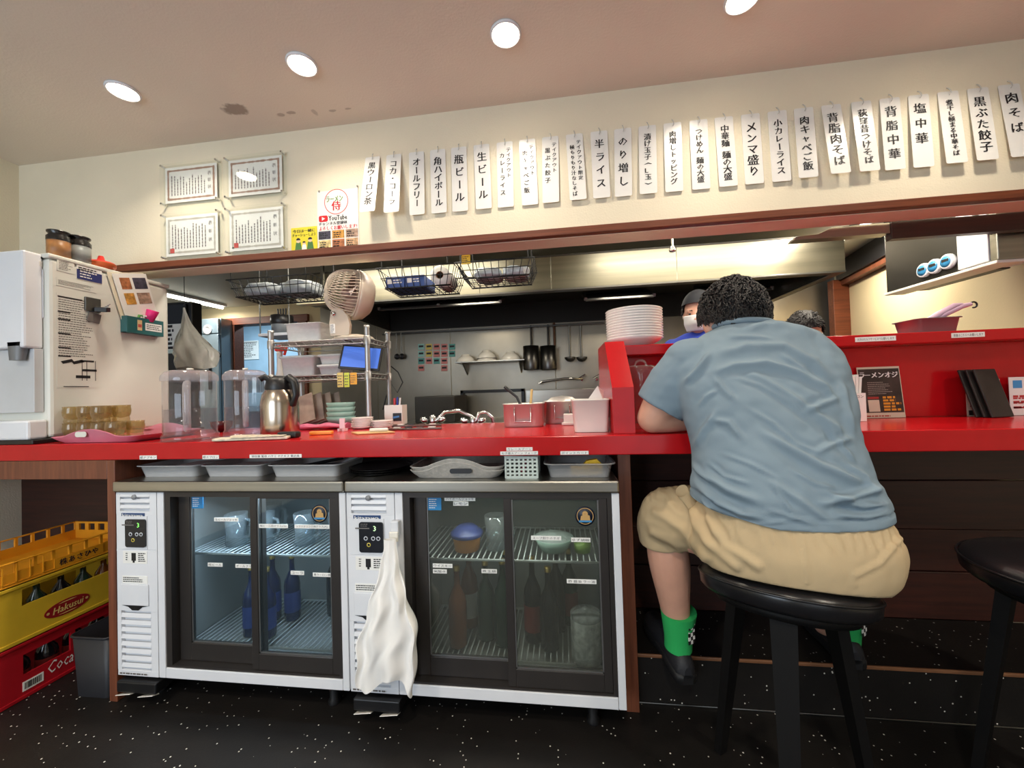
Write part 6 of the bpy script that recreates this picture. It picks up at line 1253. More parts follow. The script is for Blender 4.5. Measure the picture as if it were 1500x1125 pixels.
# chopstick paper holder, poster, menus and cards on the counter right
ct_y = .36
a = at(1250, 617, y=.30); b = at(1267, 565, y=.30)
t = thing('apron_holder', ((a.x+b.x)/2-.01, .31, CZ), 'white box of paper aprons beside the seated customer', 'holder')
x0, x1 = at(1232, 600, y=.29).x, at(1266, 600, y=.29).x; g = MB().box(x0, x1, .28, .283, CZ+.0005, CZ+.10); g.box(x0, x1, .337, .34, CZ+.0005, CZ+.10); g.box(x0, x0+.003, .283, .337, CZ+.0005, CZ+.1); g.box(x1-.003, x1, .283, .337, CZ+.0005, CZ+.1); g.paint(1); write(g, '紙エプロン', ((x0+x1)/2, .28, CZ+.088), EX, EZ, (x1-x0)*.8, .011); g.build('box', [m_paper, m_ink], t)
for k in range(7): MB().obox((x0+.012+.0085*k, .31, CZ+.08), V((.004, 0, 0)), V((0, .018, 0)), V((.006*(k-3)*.4, 0, .078+.004*(k % 3)))).build('paper_apron', m_paper, t)
a, b = at(1262, 612, y=.405), at(1321, 536, y=.405); tl2 = .03
up = V((0, .1, 1)).normalized(); g = MB(); W_ = b.x-a.x; H_ = b.z-CZ; o = V((a.x, .40, CZ+.001)); g.obox(o+EX*W_/2+up*H_/2, EX*(W_/2), up*(H_/2), V((0, .0012, 0)))
fr2 = o+V((0, -.0014, 0)); g.paint(1); g.obox(fr2+EX*W_/2+up*(H_*.53), EX*(W_*.48), up*(H_*.43), V((0, .0004, 0)))
f2 = fr2+V((0, -.0006, 0)); g.paint(2); write(g, 'ーメンオジ', f2+EX*W_*.55+up*H_*.84, EX, up, W_*.78, H_*.11, .0006, bold=.001); write(g, 'ラ', f2+EX*W_*.1+up*H_*.84, EX, up, W_*.1, H_*.11, .0006, bold=.001); g.paint(4); lines(g, f2+EX*W_*.2+up*H_*.45, EX, up, W_*.6, H_*.26, 7, .3, seed=3)
g.paint(3); 
for k in range(5): lines(g, f2+EX*W_*.52+up*H_*(.13+.06*k), EX, up, W_*.38, H_*.05, 1, .8, seed=k, frac=1)
g.paint(5); g.obox(f2+EX*W_*.3+up*H_*.39, EX*W_*.13, up*H_*.02, V((0, .0003, 0)))
g.paint(0); g.obox(f2+EX*W_*.3+up*H_*.235, EX*W_*.13, up*H_*.115, V((0, .0003, 0))); g.paint(5); lines(g, o+EX*W_*.1+up*H_*.015-EY*.0015, EX, up, W_*.8, H_*.04, 1, .6, seed=8)
tag(g.build('counter_poster', [M('poster_cream', (214, 200, 176), .4), M('poster_dark', (58, 44, 40), .35, var=(18, .6)), m_paper, M('poster_orange', (222, 150, 40), .4), M('poster_grey', (170, 160, 150), .4), M('poster_red2', (170, 50, 44), .4)]), 'dark noodle poster standing against the red back board', 'poster')
a, b = at(1415, 611, y=.40), at(1462, 555, y=.40); g = MB(); W_ = b.x-a.x; H_ = b.z-CZ; g.box(a.x, b.x, .395, .3965, CZ+.0005, CZ+H_); g.paint(1); lines(g, (a.x+.01, .3948, CZ+.03), EX, EZ, W_*.6, H_*.6, 6, .4, seed=4); g.box(a.x+.005, b.x, .3938, .3946, CZ+.004, CZ+.022); g.paint(2); g.box(a.x+.008, a.x+.02, .3938, .3946, CZ+H_*.78, CZ+H_*.9)
tag(g.build('info_card', [M('card_beige', (206, 192, 168), .5), m_ink, M('seal_brown', (170, 110, 80), .5)]), 'beige information card behind the dark leather menus', 'card')
a, b = at(1478, 606, y=.40), at(1500, 552, y=.40); g = MB().box(a.x, a.x+.16, .395, .3965, CZ+.0005, b.z); g.paint(1); g.box(a.x+.012, a.x+.04, .3938, .3946, b.z-.04, b.z-.012); g.paint(2); g.box(a.x+.05, a.x+.078, .3938, .3946, b.z-.04, b.z-.012); g.paint(3); lines(g, (a.x+.01, .3946, b.z-.12), EX, EZ, .12, .06, 3, .4, seed=2); lines(g, (a.x+.01, .3946, CZ+.02), EX, EZ, .12, .05, 3, .3, seed=5)
tag(g.build('info_card', [m_paper, M('bird_blue', (70, 150, 210), .4), m_ink, M('text_red', (190, 60, 60), .4)]), 'white social media card at the right edge of the picture', 'card')
for k in range(3):
    c = at(1437+6*k, 606, y=.33-.012*k); lean = V((-.2, .22, 1)).normalized(); w_ = .036; rt = V((1, .25, .0)).normalized(); nn_ = rt.cross(lean).normalized(); lean = nn_.cross(rt)
    if lean.z < 0: lean = -lean
    g = MB().obox(V((c.x+w_, c.y+.02, 0))+lean*.088, rt*.045, lean*.088, nn_*.0035, .0025); mn = min(v[2] for v in g.v); g.v = [(v[0]+.012*k, v[1]-.0*k, v[2]-mn+CZ+.0006) for v in g.v]
    tag(g.build('menu_folder', M('menu_leather', (40, 36, 34), .35, var=(14, .3), bump=(180, .2, .001))), ['rear black leather menu leaning on the red back board', 'middle black leather menu in the leaning stack', 'front black leather menu with a worn brown edge'][k], 'menu', 'leaning leather menus')

# ------------------------------------------------------------------ people
def fuse(mb, voxel, smooth=4, fac=.5):
    """one continuous skin over overlapping closed shapes"""
    me = bpy.data.meshes.new('tmp'); me.from_pydata([tuple(v) for v in mb.v], [], mb.f)
    bm = bmesh.new(); bm.from_mesh(me); bmesh.ops.recalc_face_normals(bm, faces=bm.faces); bm.to_mesh(me); bm.free()
    o = bpy.data.objects.new('tmp', me); COL.objects.link(o)
    r = o.modifiers.new('r', 'REMESH'); r.mode = 'VOXEL'; r.voxel_size = voxel
    if smooth: s_ = o.modifiers.new('s', 'SMOOTH'); s_.factor = fac; s_.iterations = smooth
    bpy.context.view_layer.update(); e = o.evaluated_get(bpy.context.evaluated_depsgraph_get()); m = e.to_mesh()
    vs = [v.co.copy() for v in m.vertices]; ns = [v.normal.copy() for v in m.vertices]; fs = [tuple(p.vertices) for p in m.polygons]
    e.to_mesh_clear(); bpy.data.objects.remove(o); bpy.data.meshes.remove(me)
    return vs, ns, fs
def ell(cx, cy, z, a, b, n=40, ex=2.3, tilt=0):
    out = []
    for i in range(n):
        t = 2*PI*i/n; e = 1/((abs(cos(t))**ex+abs(sin(t))**ex)**(1/ex)); out.append((cx+a*e*cos(t), cy+b*e*sin(t), z+tilt*a*e*cos(t)))
    return out
def interp(levels, n):
    """smooth in-between levels (Catmull-Rom)"""
    out = []; L = len(levels)
    for s_ in range(n):
        u = s_/(n-1)*(L-1); i = min(int(u), L-2); f = u-i; g = lambda k: levels[max(0, min(L-1, k))]
        p0, p1, p2, p3 = g(i-1), g(i), g(i+1), g(i+2)
        out.append([.5*((2*b)+(-a+c)*f+(2*a-5*b+4*c-d)*f*f+(-a+3*b-3*c+d)*f**3) for a, b, c, d in zip(p0, p1, p2, p3)])
    return out
def ball(mb, c, rx, ry, rz, n=20, m=12): return mb.add([(c[0]+rx*sin(PI*j/m)*cos(2*PI*i/n), c[1]+ry*sin(PI*j/m)*sin(2*PI*i/n), c[2]+rz*cos(PI*j/m)) for j in range(1, m) for i in range(n)]+[(c[0], c[1], c[2]+rz), (c[0], c[1], c[2]-rz)],
    [(j*n+i, j*n+(i+1) % n, (j+1)*n+(i+1) % n, (j+1)*n+i) for j in range(m-2) for i in range(n)]+[((m-1)*n, (i+1) % n, i) for i in range(n)]+[((m-1)*n+1, (m-2)*n+i, (m-2)*n+(i+1) % n) for i in range(n)], True)
def limb(mb, pts, rad, n=18, steps=None):
    L = interp([list(p)+[r] for p, r in zip(pts, rad)], steps or len(pts)*5); mb.tube([q[:3] for q in L], [max(.002, q[3]) for q in L], n); ball(mb, pts[0], rad[0], rad[0], rad[0], 14, 8); ball(mb, pts[-1], rad[-1], rad[-1], rad[-1], 14, 8); return mb
def hand(mb, w, d, side, up, s=1.0, curl=.5):
    """palm and five fingers from wrist w along d; side points to the thumb"""
    w, d, side, up = V(w), V(d).normalized(), V(side).normalized(), V(up).normalized()
    p = [w+d*(.0*s), w+d*(.045*s), w+d*(.085*s)]
    for k in range(4):
        o = side*((1.5-k)*.019*s); limb(mb, [w+o*.55, w+d*.05*s+o*.9, w+d*.09*s+o], [.014*s, .0135*s, .011*s], 10, 6)
        L = (.078, .086, .08, .062)[k]*s; a = curl; q = w+d*.09*s+o; P_ = [q]; R_ = [.0098*s]
        for j, fr in enumerate((.45, .32, .23)):
            dd = d*cos(a*(j+.6))-up*sin(a*(j+.6))+side*((1.5-k)*.05); q = q+dd*(L*fr); P_.append(q); R_.append((.0092, .0086, .0075)[j]*s)
        limb(mb, P_, R_, 10, 10)
    limb(mb, [w+d*.02*s+side*.02*s, w+d*.05*s+side*.045*s-up*.006*s, w+d*.078*s+side*.056*s-up*.012*s, w+d*.1*s+side*.05*s-up*.018*s], [.015*s, .0125*s, .0105*s, .0085*s], 10, 10)
def head(mb, c, fw, up, s=1.0):
    """skull, jaw, nose and ears; fw is where the face looks"""
    c, fw = V(c), V(fw).normalized(); up = V(up); up = (up-fw*up.dot(fw)).normalized(); rt = fw.cross(up)
    t = MB(); ball(t, (0, .0, .02), .078, .098, .105, 28, 18); ball(t, (0, .03, -.045), .062, .072, .075, 24, 14); ball(t, (0, .06, -.09), .034, .035, .03, 16, 10)
    limb(t, [(0, .095, .005), (0, .108, -.02), (0, .115, -.035)], [.009, .012, .015], 10, 8); ball(t, (0, .094, -.068), .024, .014, .008, 14, 8)
    for s_ in (-1, 1): ball(t, (.078*s_, -.005, -.012), .013, .02, .034, 14, 10); ball(t, (.036*s_, .085, .018), .022, .014, .008, 12, 8); ball(t, (.034*s_, .082, 0), .014, .012, .012, 12, 8)
    mb.add([c+(rt*v[0]+fw*v[1]+up*v[2])*s for v in t.v], t.f, True); return rt, up
def face_bits(parent, c, fw, up, s, skin, brow):
    c, fw = V(c), V(fw).normalized(); up = V(up); up = (up-fw*up.dot(fw)).normalized(); rt = fw.cross(up); e = MB(); b = MB(); m = MB()
    for q in (-1, 1): ball(e, c+(rt*(.034*q)+fw*.0935+up*.0)*s, .0075*s, .0075*s, .005*s, 10, 8); limb(b, [c+(rt*(.02*q)+fw*.099+up*.02)*s, c+(rt*(.05*q)+fw*.088+up*.021)*s], [.003*s, .002*s], 6, 4)
    limb(m, [c+(rt*-.02+fw*.105-up*.068)*s, c+(fw*.109-up*.068)*s, c+(rt*.02+fw*.105-up*.068)*s], [.002*s, .0035*s, .002*s], 6, 6)
    e.build('eye', m_ink, parent); b.build('eyebrow', brow, parent); m.build('mouth', M('lip', (176, 100, 92), .5), parent)
m_skin = M('skin', (214, 162, 138), .5, var=(20, .05), sss=.08, bump=(150, .06, .001))
m_hair = M('black_hair', (22, 18, 17), .62, var=(80, .4), bump=(260, .5, .003))
def smooth_obj(vs, fs, name, mat, parent): m = MB(); m.add(vs, fs, True); return m.build(name, mat, parent)

# --- stool the customer sits on
m_vinyl = M('black_vinyl', (20, 20, 23), .3, var=(8, .1), bump=(220, .12, .001)); m_leg = M('black_leg', (12, 11, 11), .6, spec=.2)
SX, SY, SZ0 = 2.172, -.165, .600; TA, TB = -.10, -.23
def stool(cx, cy, zt, lb, tilt=0, r=.188, tb=0):
    t = thing('bar_stool', (cx, cy, 0), lb, 'stool', 'black bar stools at the counter')
    g = MB(); pr = [(.001, 0), (r*.6, 0), (r*.88, -.004), (r*.97, -.013), (r, -.028), (r*.99, -.05), (r*.94, -.06), (.001, -.06)]
    g.lathe(pr, (0, 0, 0), 56); g.v = [(cx+v[0], cy+v[1], zt+v[2]+tilt*v[0]+tb*v[1]) for v in g.v]; g.build('seat_cushion', m_vinyl, t)
    g = MB().tube([(cx+r*1.003*cos(a), cy+r*1.003*sin(a), zt-.02+tilt*r*cos(a)+tb*r*sin(a)) for a in [2*PI*k/56 for k in range(56)]], .0032, 6, True); g.build('piping', m_vinyl, t)
    g = MB().lathe([(.001, 0), (r*.8, 0), (r*.8, -.02), (.001, -.02)], (0, 0, 0), 36); g.v = [(cx+v[0], cy+v[1], zt-.062+v[2]+tilt*v[0]+tb*v[1]) for v in g.v]; g.build('base_plate', m_leg, t)
    for k in range(3):
        a = -2.04+2*PI/3*k; d = V((cos(a), sin(a), 0)); p = V((cx, cy, zt-.083))+d*.12+V((0, 0, (tilt*d.x+tb*d.y)*.12)); q = V((cx, cy, .002))+d*.195; s_ = V((-d.y, d.x, 0)); u = (q-p)
        MB().loft([[p+s_*.026+d*.014, p-s_*.026+d*.014, p-s_*.026-d*.014, p+s_*.026-d*.014], [q+s_*.014+d*.010, q-s_*.014+d*.010, q-s_*.014-d*.010, q+s_*.014-d*.010]], smooth=False).build('leg', m_leg, t)
    return t
stool(SX, SY, SZ0, 'black vinyl bar stool under the seated customer', TA, tb=TB)
stool(2.80, -.2, .655, 'empty black bar stool cut by the right edge of the picture', 0, .2)

# --- the customer
man = thing('person', (2.19, -.1, .17), 'customer in a blue grey t-shirt and beige shorts seen from behind on the stool', 'person')
LS, LE, LW = V((2.01, .0, 1.135)), V((1.915, .03, .986)), V((2.07, .08, .974))
RS_, RE, RW = V((2.375, .015, 1.135)), V((2.395, .19, .995)), V((2.265, .235, .985))
HC = V((2.188, .075, 1.283)); HF = V((.1, .84, -.5))
body = MB()
tor = interp([(.64, 2.205, -.15, .17, .13), (.72, 2.2, -.155, .19, .135), (.80, 2.196, -.15, .185, .13), (.92, 2.186, -.115, .175, .122), (1.02, 2.188, -.07, .185, .118), (1.12, 2.19, -.03, .195, .105), (1.19, 2.2, .0, .165, .09), (1.235, 2.2, .02, .09, .07)], 30)
body.loft([ell(q[1], q[2], q[0], q[3], q[4]) for q in tor])
limb(body, [(2.2, .015, 1.2), (2.195, .035, 1.23), (2.19, .05, 1.26)], [.066, .06, .06])
head(body, HC, HF, (0, .42, .9), 1.06)
for a, b, c, sd in ((LS, LE, LW, 1), (RS_, RE, RW, -1)):
    limb(body, [a, a.lerp(b, .5)+V((-.006*sd, 0, .0)), b], [.062, .056, .047]); limb(body, [b, b.lerp(c, .3), b.lerp(c, .7), c], [.046, .046, .038, .028])
hand(body, LW, (.9, .32, -.05), (.1, .9, .2), (0, -.1, 1), 1, .3); hand(body, RW, (-.9, .25, -.02), (-.1, .9, .2), (0, -.1, 1), 1, .3)
LK, LA = V((1.948, .085, .635)), V((1.992, .125, .262)); RK, RA = V((2.42, .11, .635)), V((2.54, .195, .27))
for hp, kn, an in ((V((2.10, -.1, .67)), LK, LA), (V((2.31, -.1, .665)), RK, RA)):
    limb(body, [hp, hp.lerp(kn, .5), kn], [.08, .07, .058]); limb(body, [kn, kn.lerp(an, .3)+V((0, -.014, 0)), kn.lerp(an, .65)+V((0, -.008, 0)), an, an+V((0, .0, -.04))], [.056, .064, .05, .036, .036])
    limb(body, [an+V((0, .0, -.035)), an+V((-.01, .09, -.055))], [.034, .03])
vs, ns, fs = fuse(body, .0065, 3)
def clear_of(p):
    # the body rests on the counter edge and the seat without sinking in
    if .868 < p.z < .9395 and p.y > -.004 and 2.03 < p.x < 2.36 and p.y < .06: p.y = -.004
    elif .90 < p.z < .9395 and p.y > -.004: p.z = .9395
    if (p.x-SX)**2+(p.y-SY)**2 < .2**2 and p.z > .5: p.z = max(p.z, SZ0+.0015+TA*(p.x-SX)+TB*(p.y-SY))
    return p
smooth_obj([clear_of(v) for v in vs], fs, 'body', m_skin, man)
face_bits(man, HC, HF, (0, .42, .9), 1.06, m_skin, m_hair)
# shirt
sh = MB()
lev = interp([(.757, 2.184, -.160, .214, .165), (.785, 2.184, -.160, .213, .163), (.82, 2.182, -.156, .209, .160), (.865, 2.180, -.145, .198, .154), (.93, 2.181, -.118, .196, .150), (1.01, 2.188, -.08, .212, .146), (1.08, 2.190, -.048, .224, .138), (1.14, 2.193, -.022, .229, .126), (1.185, 2.203, -.0, .208, .11), (1.222, 2.214, .016, .168, .095), (1.25, 2.212, .028, .115, .082), (1.268, 2.2, .036, .072, .07)], 44)
sh.loft([ell(q[1], q[2], q[0], q[3], q[4], 48) for q in lev])
ball(sh, LS+V((.02, 0, .005)), .088, .085, .088); sh.tube([LS+V((.02, 0, .005)), LS.lerp(LE, .35), LS.lerp(LE, .65), LS.lerp(LE, .78)], [.084, .084, .080, .078], 24); limb(sh, [RS_+V((-.02, 0, .01)), RS_.lerp(RE, .4), RS_.lerp(RE, .8)], [.082, .082, .078])
vs, ns, fs = fuse(sh, .0045, 7)
FOLDS = [([(110, 215), (250, 180), (400, 180), (520, 240), (580, 300)], 5, 12), ([(120, 280), (200, 255), (330, 245), (450, 280), (560, 340), (620, 420)], 6, 10), ([(270, 280), (380, 350), (500, 430), (600, 500), (650, 560)], 6, 12), ([(480, 440), (540, 410), (610, 385)], 5, 9), ([(300, 510), (420, 580), (540, 650), (640, 690), (740, 725)], 7, 12), ([(120, 300), (170, 360), (205, 395)], 4, 8), ([(120, 470), (180, 480), (240, 550)], 5, 9), ([(50, 570), (80, 510), (130, 440)], 5, 9), ([(330, 700), (450, 780), (600, 880)], 4, 10), ([(50, 720), (130, 790), (230, 835), (320, 850)], 8, 11), ([(70, 670), (180, 745), (300, 790)], 7, 12), ([(60, 770), (120, 840), (200, 880)], 6, 8), ([(540, 800), (680, 770), (790, 735)], 8, 12), ([(540, 740), (680, 800), (800, 800)], 6, 10), ([(600, 840), (720, 850), (800, 830)], 5, 9), ([(0, 330), (60, 270), (110, 200)], 6, 9), ([(620, 300), (650, 430), (680, 540)], 4, 10), ([(430, 100), (530, 130), (600, 200)], 4, 11), ([(250, 110), (330, 90), (420, 100)], 3, 10), ([(520, 600), (600, 560), (670, 540)], 4, 9), ([(640, 640), (720, 690), (770, 770)], 5, 9), ([(200, 300), (300, 330), (420, 400), (520, 480)], 2.5, 6), ([(150, 600), (260, 640), (380, 700)], 2.5, 6), ([(250, 420), (350, 480), (450, 560), (560, 610)], 2.5, 6), ([(380, 200), (480, 260), (560, 330)], 3, 6), ([(100, 640), (160, 690), (260, 720)], 3.5, 6), ([(420, 660), (520, 720), (640, 745)], 3, 6), ([(560, 480), (620, 560), (690, 640)], 3, 6), ([(60, 420), (90, 380), (140, 350)], 3, 6), ([(300, 880), (420, 860), (560, 870)], 2.5, 6), ([(180, 140), (280, 140), (360, 150)], 2.5, 6), ([(330, 820), (430, 850), (520, 880)], 3, 6), ([(640, 800), (720, 815), (790, 800)], 4, 5), ([(40, 640), (70, 680), (120, 720)], 4, 6), ([(350, 720), (400, 790), (440, 850)], 3, 6)]
fold = []
for P_, amp, sg in FOLDS:
    W_ = [at(1000+x*.3733, 440+y*.3733, y=-.21-.0*(y)) for x, y in P_]; fold.append(([(q.x, q.z) for q in W_], amp*.001, sg*.001))
def seg_d(px, pz, P_):
    best = 9; u_ = 0; n = len(P_)-1
    for i in range(n):
        ax, az = P_[i]; bx, bz = P_[i+1]; dx, dz = bx-ax, bz-az; L2 = dx*dx+dz*dz
        t = max(0, min(1, ((px-ax)*dx+(pz-az)*dz)/L2)); d = math.hypot(px-ax-dx*t, pz-az-dz*t)
        if d < best: best = d; u_ = (i+t)/n
    return best, u_
out = []
for v, n in zip(vs, ns):
    k = V((CAM.x-v.x, CAM.y-v.y, CAM.z-v.z)); f = -.21; q = CAM+(v-CAM)*((f-CAM.y)/(v.y-CAM.y)); disp = 0
    if n.y < .25:
        for P_, amp, sg in fold:
            d, u_ = seg_d(q.x, q.z, P_)
            if d < sg*4: disp += 1.5*amp*(math.exp(-(d/(sg*.75))**2)-.45*math.exp(-((d-1.6*sg)/sg)**2))*min(1, 4*u_+.15, 4*(1-u_)+.15)
    disp += .004*noise.noise(v*11)+.002*noise.noise(V((v.x*30-v.z*16, v.y*20, v.z*34+v.x*14)))
    disp -= .004*max(0, 1-abs(v.z-.785-.02*max(0, (2.10-v.x)/.12))/.004)
    p = v+n*disp
    if n.z < -.6 and v.z < .76: p = p+V((0, 0, .0))
    out.append(p)
# open the shirt at hem: drop the flat bottom
hem = lambda x, y: .762+.022*max(0, (2.10-x)/.12)+.008*max(0, (x-2.31)/.1)
keep = [f for f in fs if not all(out[i].z < .768 and ns[i].z < -.5 for i in f)]
out = [clear_of(V((p.x, p.y, max(p.z, hem(p.x, p.y))))) for p in out]
m_shirt = M('blue_grey_jersey', (126, 144, 156), .9, bump=(420, .25, .001), var=(5, .05), spec=.15)
smooth_obj(out, keep, 't_shirt', m_shirt, man)
MB().tube([(2.195+.080*cos(a), .038+.073*sin(a), 1.260-.008*sin(a)-.05*cos(a)*.1) for a in [2*PI*k/40 for k in range(40)]], .009, 8, True).build('collar', m_shirt, man)
# shorts
so_ = MB()
lev = interp([(.60, 2.185, -.15, .18, .165), (.635, 2.190, -.155, .210, .182), (.68, 2.192, -.157, .222, .186), (.725, 2.192, -.158, .217, .178), (.775, 2.188, -.155, .196, .155), (.80, 2.185, -.15, .17, .13)], 18)
so_.loft([ell(q[1], q[2], q[0], q[3], q[4], 44, 2.4, -.04) for q in lev])
limb(so_, [(2.11, -.08, .675), (2.03, .0, .68), (1.96, .055, .672)], [.1, .102, .090]); L_ = interp([[1.96, .055, .672, .090], [1.95, .085, .63, .083], [1.953, .092, .575, .080]], 10); so_.tube([q[:3] for q in L_], [q[3] for q in L_], 24)
limb(so_, [(2.27, -.1, .675), (2.34, .02, .67), (2.39, .1, .66), (2.40, .125, .6)], [.1, .098, .088, .08])
vs, ns, fs = fuse(so_, .0065, 5)
SF = [([(1035, 760), (1060, 800), (1110, 830)], 6, 10), ([(1010, 740), (1030, 790), (1080, 830)], 7, 10), ([(960, 750), (1000, 775), (1030, 820)], 6, 10), ([(955, 780), (985, 795), (1010, 820)], 5, 8), ([(1180, 800), (1182, 855)], 3, 4), ([(1255, 842), (1290, 825), (1318, 790)], 4, 6), ([(1250, 835), (1252, 860)], 3, 4), ([(1000, 715), (1020, 760), (1015, 800)], 5, 8)]
sf = []
for P_, amp, sg in SF: W_ = [at(x, y, y=-.2) for x, y in P_]; sf.append(([(q.x, q.z) for q in W_], amp*.001, sg*.001))
out = []
for v, n in zip(vs, ns):
    q = CAM+(v-CAM)*((-.2-CAM.y)/(v.y-CAM.y)); disp = .003*noise.noise(v*13)+.0016*noise.noise(v*31)
    if n.y < .3:
        for P_, amp, sg in sf:
            d, u_ = seg_d(q.x, q.z, P_)
            if d < sg*4: disp += amp*(math.exp(-(d/sg)**2)-.4*math.exp(-((d-1.9*sg)/sg)**2))
        if .715 < v.z < .775: disp += .0018*sin(v.x*260+4*noise.noise(v*20))*min(1, (v.z-.715)/.015)
    p = v+n*disp; pl = SZ0+.001+TA*(p.x-SX)+TB*(p.y-SY)
    if (p.x-SX)**2+(p.y-SY)**2 < .2**2: p.z = max(p.z, pl)
    out.append(p)
m_khaki = M('khaki_cotton', (192, 170, 134), .85, bump=(500, .3, .001), var=(7, .06), spec=.2)
keep = [f for f in fs if not (all(out[i].z < .555 for i in f) and all(ns[i].z < -.75 for i in f))]
smooth_obj(out, keep, 'shorts', m_khaki, man)
# pocket corner standing off the hip
p0 = at(1003, 724, y=-.09); rings = []
for i in range(7):
    u = i/6; c = p0+V((.016*u*2-.01, -.01, -.0))+V((.0, 0, .012-.05*u)); rings.append([c+V((.017*cos(a)*(1-.2*u), .008*sin(a), .014*sin(a)*(1-u)+.006*cos(a))) for a in [2*PI*k/14 for k in range(14)]])
MB().loft(rings, caps=False).build('pocket_flap', m_khaki, man)
# socks and shoes
m_sock = M('green_sock', (40, 178, 92), .85, bump=(300, .3, .001)); m_shoe = M('charcoal_shoe', (34, 34, 38), .6, bump=(150, .3, .002)); m_sole = M('black_sole', (18, 18, 20), .6)
def foot(an, toe_dir, zs, heel_drop, nm):
    an = V(an); d = V(toe_dir).normalized(); s_ = V((d.y, -d.x, 0)); g = MB()
    L = interp([list(an+V((0, -.012, .085)))+[.056], list(an+V((0, -.006, .04)))+[.05], list(an+V((0, .0, -.01)))+[.044], list(an+d*.004+V((0, 0, -.045)))+[.043]], 14)
    g.tube([q[:3] for q in L], [q[3] for q in L], 24); g.build('sock', m_sock, man)
    ck = MB(); dk = MB(); bd = V((.55, -.83, 0)).normalized(); bs = V((-bd.y, bd.x, 0))
    for r in range(6):
        for c in range(3):
            zz = an.z+.062-.0118*r; o = an+bd*.053+bs*((c-1)*.0095)+V((0, 0, zz-an.z)); o = an+(o-an)*1.0
            (ck if (r+c) % 2 else dk).obox((o.x, o.y-(.004 if r < 2 else 0), zz), bs*.0046, bd*.0012, EZ*.0057)
    ck.build('check_patch', m_ink, man); dk.build('check_patch', m_paper, man)
    heel = an-d*.045; heel.z = zs-heel_drop; rings = []; sole = []; N = 24
    prof_ = [(-.012, .012, .030), (0, .030, .052), (.03, .036, .066), (.06, .037, .075), (.10, .038, .075), (.15, .044, .062), (.20, .046, .046), (.245, .036, .036), (.268, .012, .022)]
    for t_, hw, hh in interp(prof_, 22):
        zb = heel_drop*min(1, max(0, t_)/.12); c = heel+d*t_; b0 = c.z+zb+.024
        rings.append([(c.x+s_.x*hw*cos(a), c.y+s_.y*hw*cos(a), b0+(hh if sin(a) > 0 else .006)*(abs(sin(a))**.8)*(1 if sin(a) > 0 else -1)) for a in [2*PI*k/N for k in range(N)]])
        w2 = hw+.004; sole.append([(c.x+s_.x*w2*x_, c.y+s_.y*w2*x_, c.z+zb+z_) for x_, z_ in ((-1, .001), (-.9, .0005), (.9, .0005), (1, .001), (1.02, .018), (.96, .03), (-.96, .03), (-1.02, .018))])
    MB().loft(rings).build('shoe', m_shoe, man); MB().loft(sole).build('shoe_sole', m_sole, man)
    g = MB()
    for k in range(4): c = heel+d*(.09+.022*k)+V((0, 0, .098-.006*k+heel_drop*.8)); g.tube([c-s_*.03-V((0, 0, .012)), c, c+s_*.03-V((0, 0, .012))], .0028, 6)
    g.build('shoe_lace', m_sole, man)
foot((1.992, .125, .262), (-.2, 1, 0), .1665, .03, 'left'); foot((2.54, .195, .27), (.1, 1, 0), .1665, .0, 'right')
# hair
def hair_cap(parent, c, fw, up, s, tufts, seed, L=.022, low=-.055, fr=.05, spread=1.0, name='hair'):
    c, fw = V(c), V(fw).normalized(); up = V(up); up = (up-fw*up.dot(fw)).normalized(); rt = fw.cross(up); r = random.Random(seed); g = MB(); n, m = 40, 24; vs_ = []
    def surf(th, ph, e=0):
        x, y, z = sin(ph)*cos(th), sin(ph)*sin(th), cos(ph); p = V((.088*x, .108*y, .115*z+.022)); nn = noise.noise(V((x, y, z))*5+V((seed, 0, 0)))*.006
        return p+V((x, y, z))*(nn+e)
    def cut(th): f = sin(th); return 1.0+1.2*(1-f)/2*1.15 if f < .35 else 1.0-.15*(f-.35)
    for j in range(m+1):
        for i in range(n): th = 2*PI*i/n; p = surf(th, max(.001, cut(th)*j/m)); vs_.append(c+(rt*p.x+fw*p.y+up*p.z)*s)
    g.add(vs_, [(j*n+i, j*n+(i+1) % n, (j+1)*n+(i+1) % n, (j+1)*n+i) for j in range(m) for i in range(n)], True)
    for k in range(tufts):
        th = r.uniform(0, 2*PI); ph = cut(th)*math.sqrt(r.uniform(0, 1)); p = surf(th, ph, -.004); q = surf(th+r.uniform(-.12, .12), ph+r.uniform(.04, .2), L*r.uniform(.35, 1)*.55); md = surf(th+r.uniform(-.05, .05), ph+.05, L*.42)
        tp = [c+(rt*a.x+fw*a.y+up*a.z)*s for a in (p, md, q)]; g.tube(tp, [.0032, .0024, .0005], 4)
    return g.build(name, m_hair, parent)
hair_cap(man, HC, HF, (0, .42, .9), 1.06, 3200, 3, .018)
# phone in his hands
pc = V((2.17, .30, 1.0)); ph_ = thing('smartphone', (2.165, .27, .9385), 'dark smartphone lying between the hands of the customer', 'phone')
MB().box(2.13, 2.20, .285, .425, .9390, .947, .003).build('phone_body', m_black, ph_); MB().box(2.134, 2.196, .29, .42, .9472, .9476).build('screen', M('screen_dark', (20, 24, 30), .1), ph_)

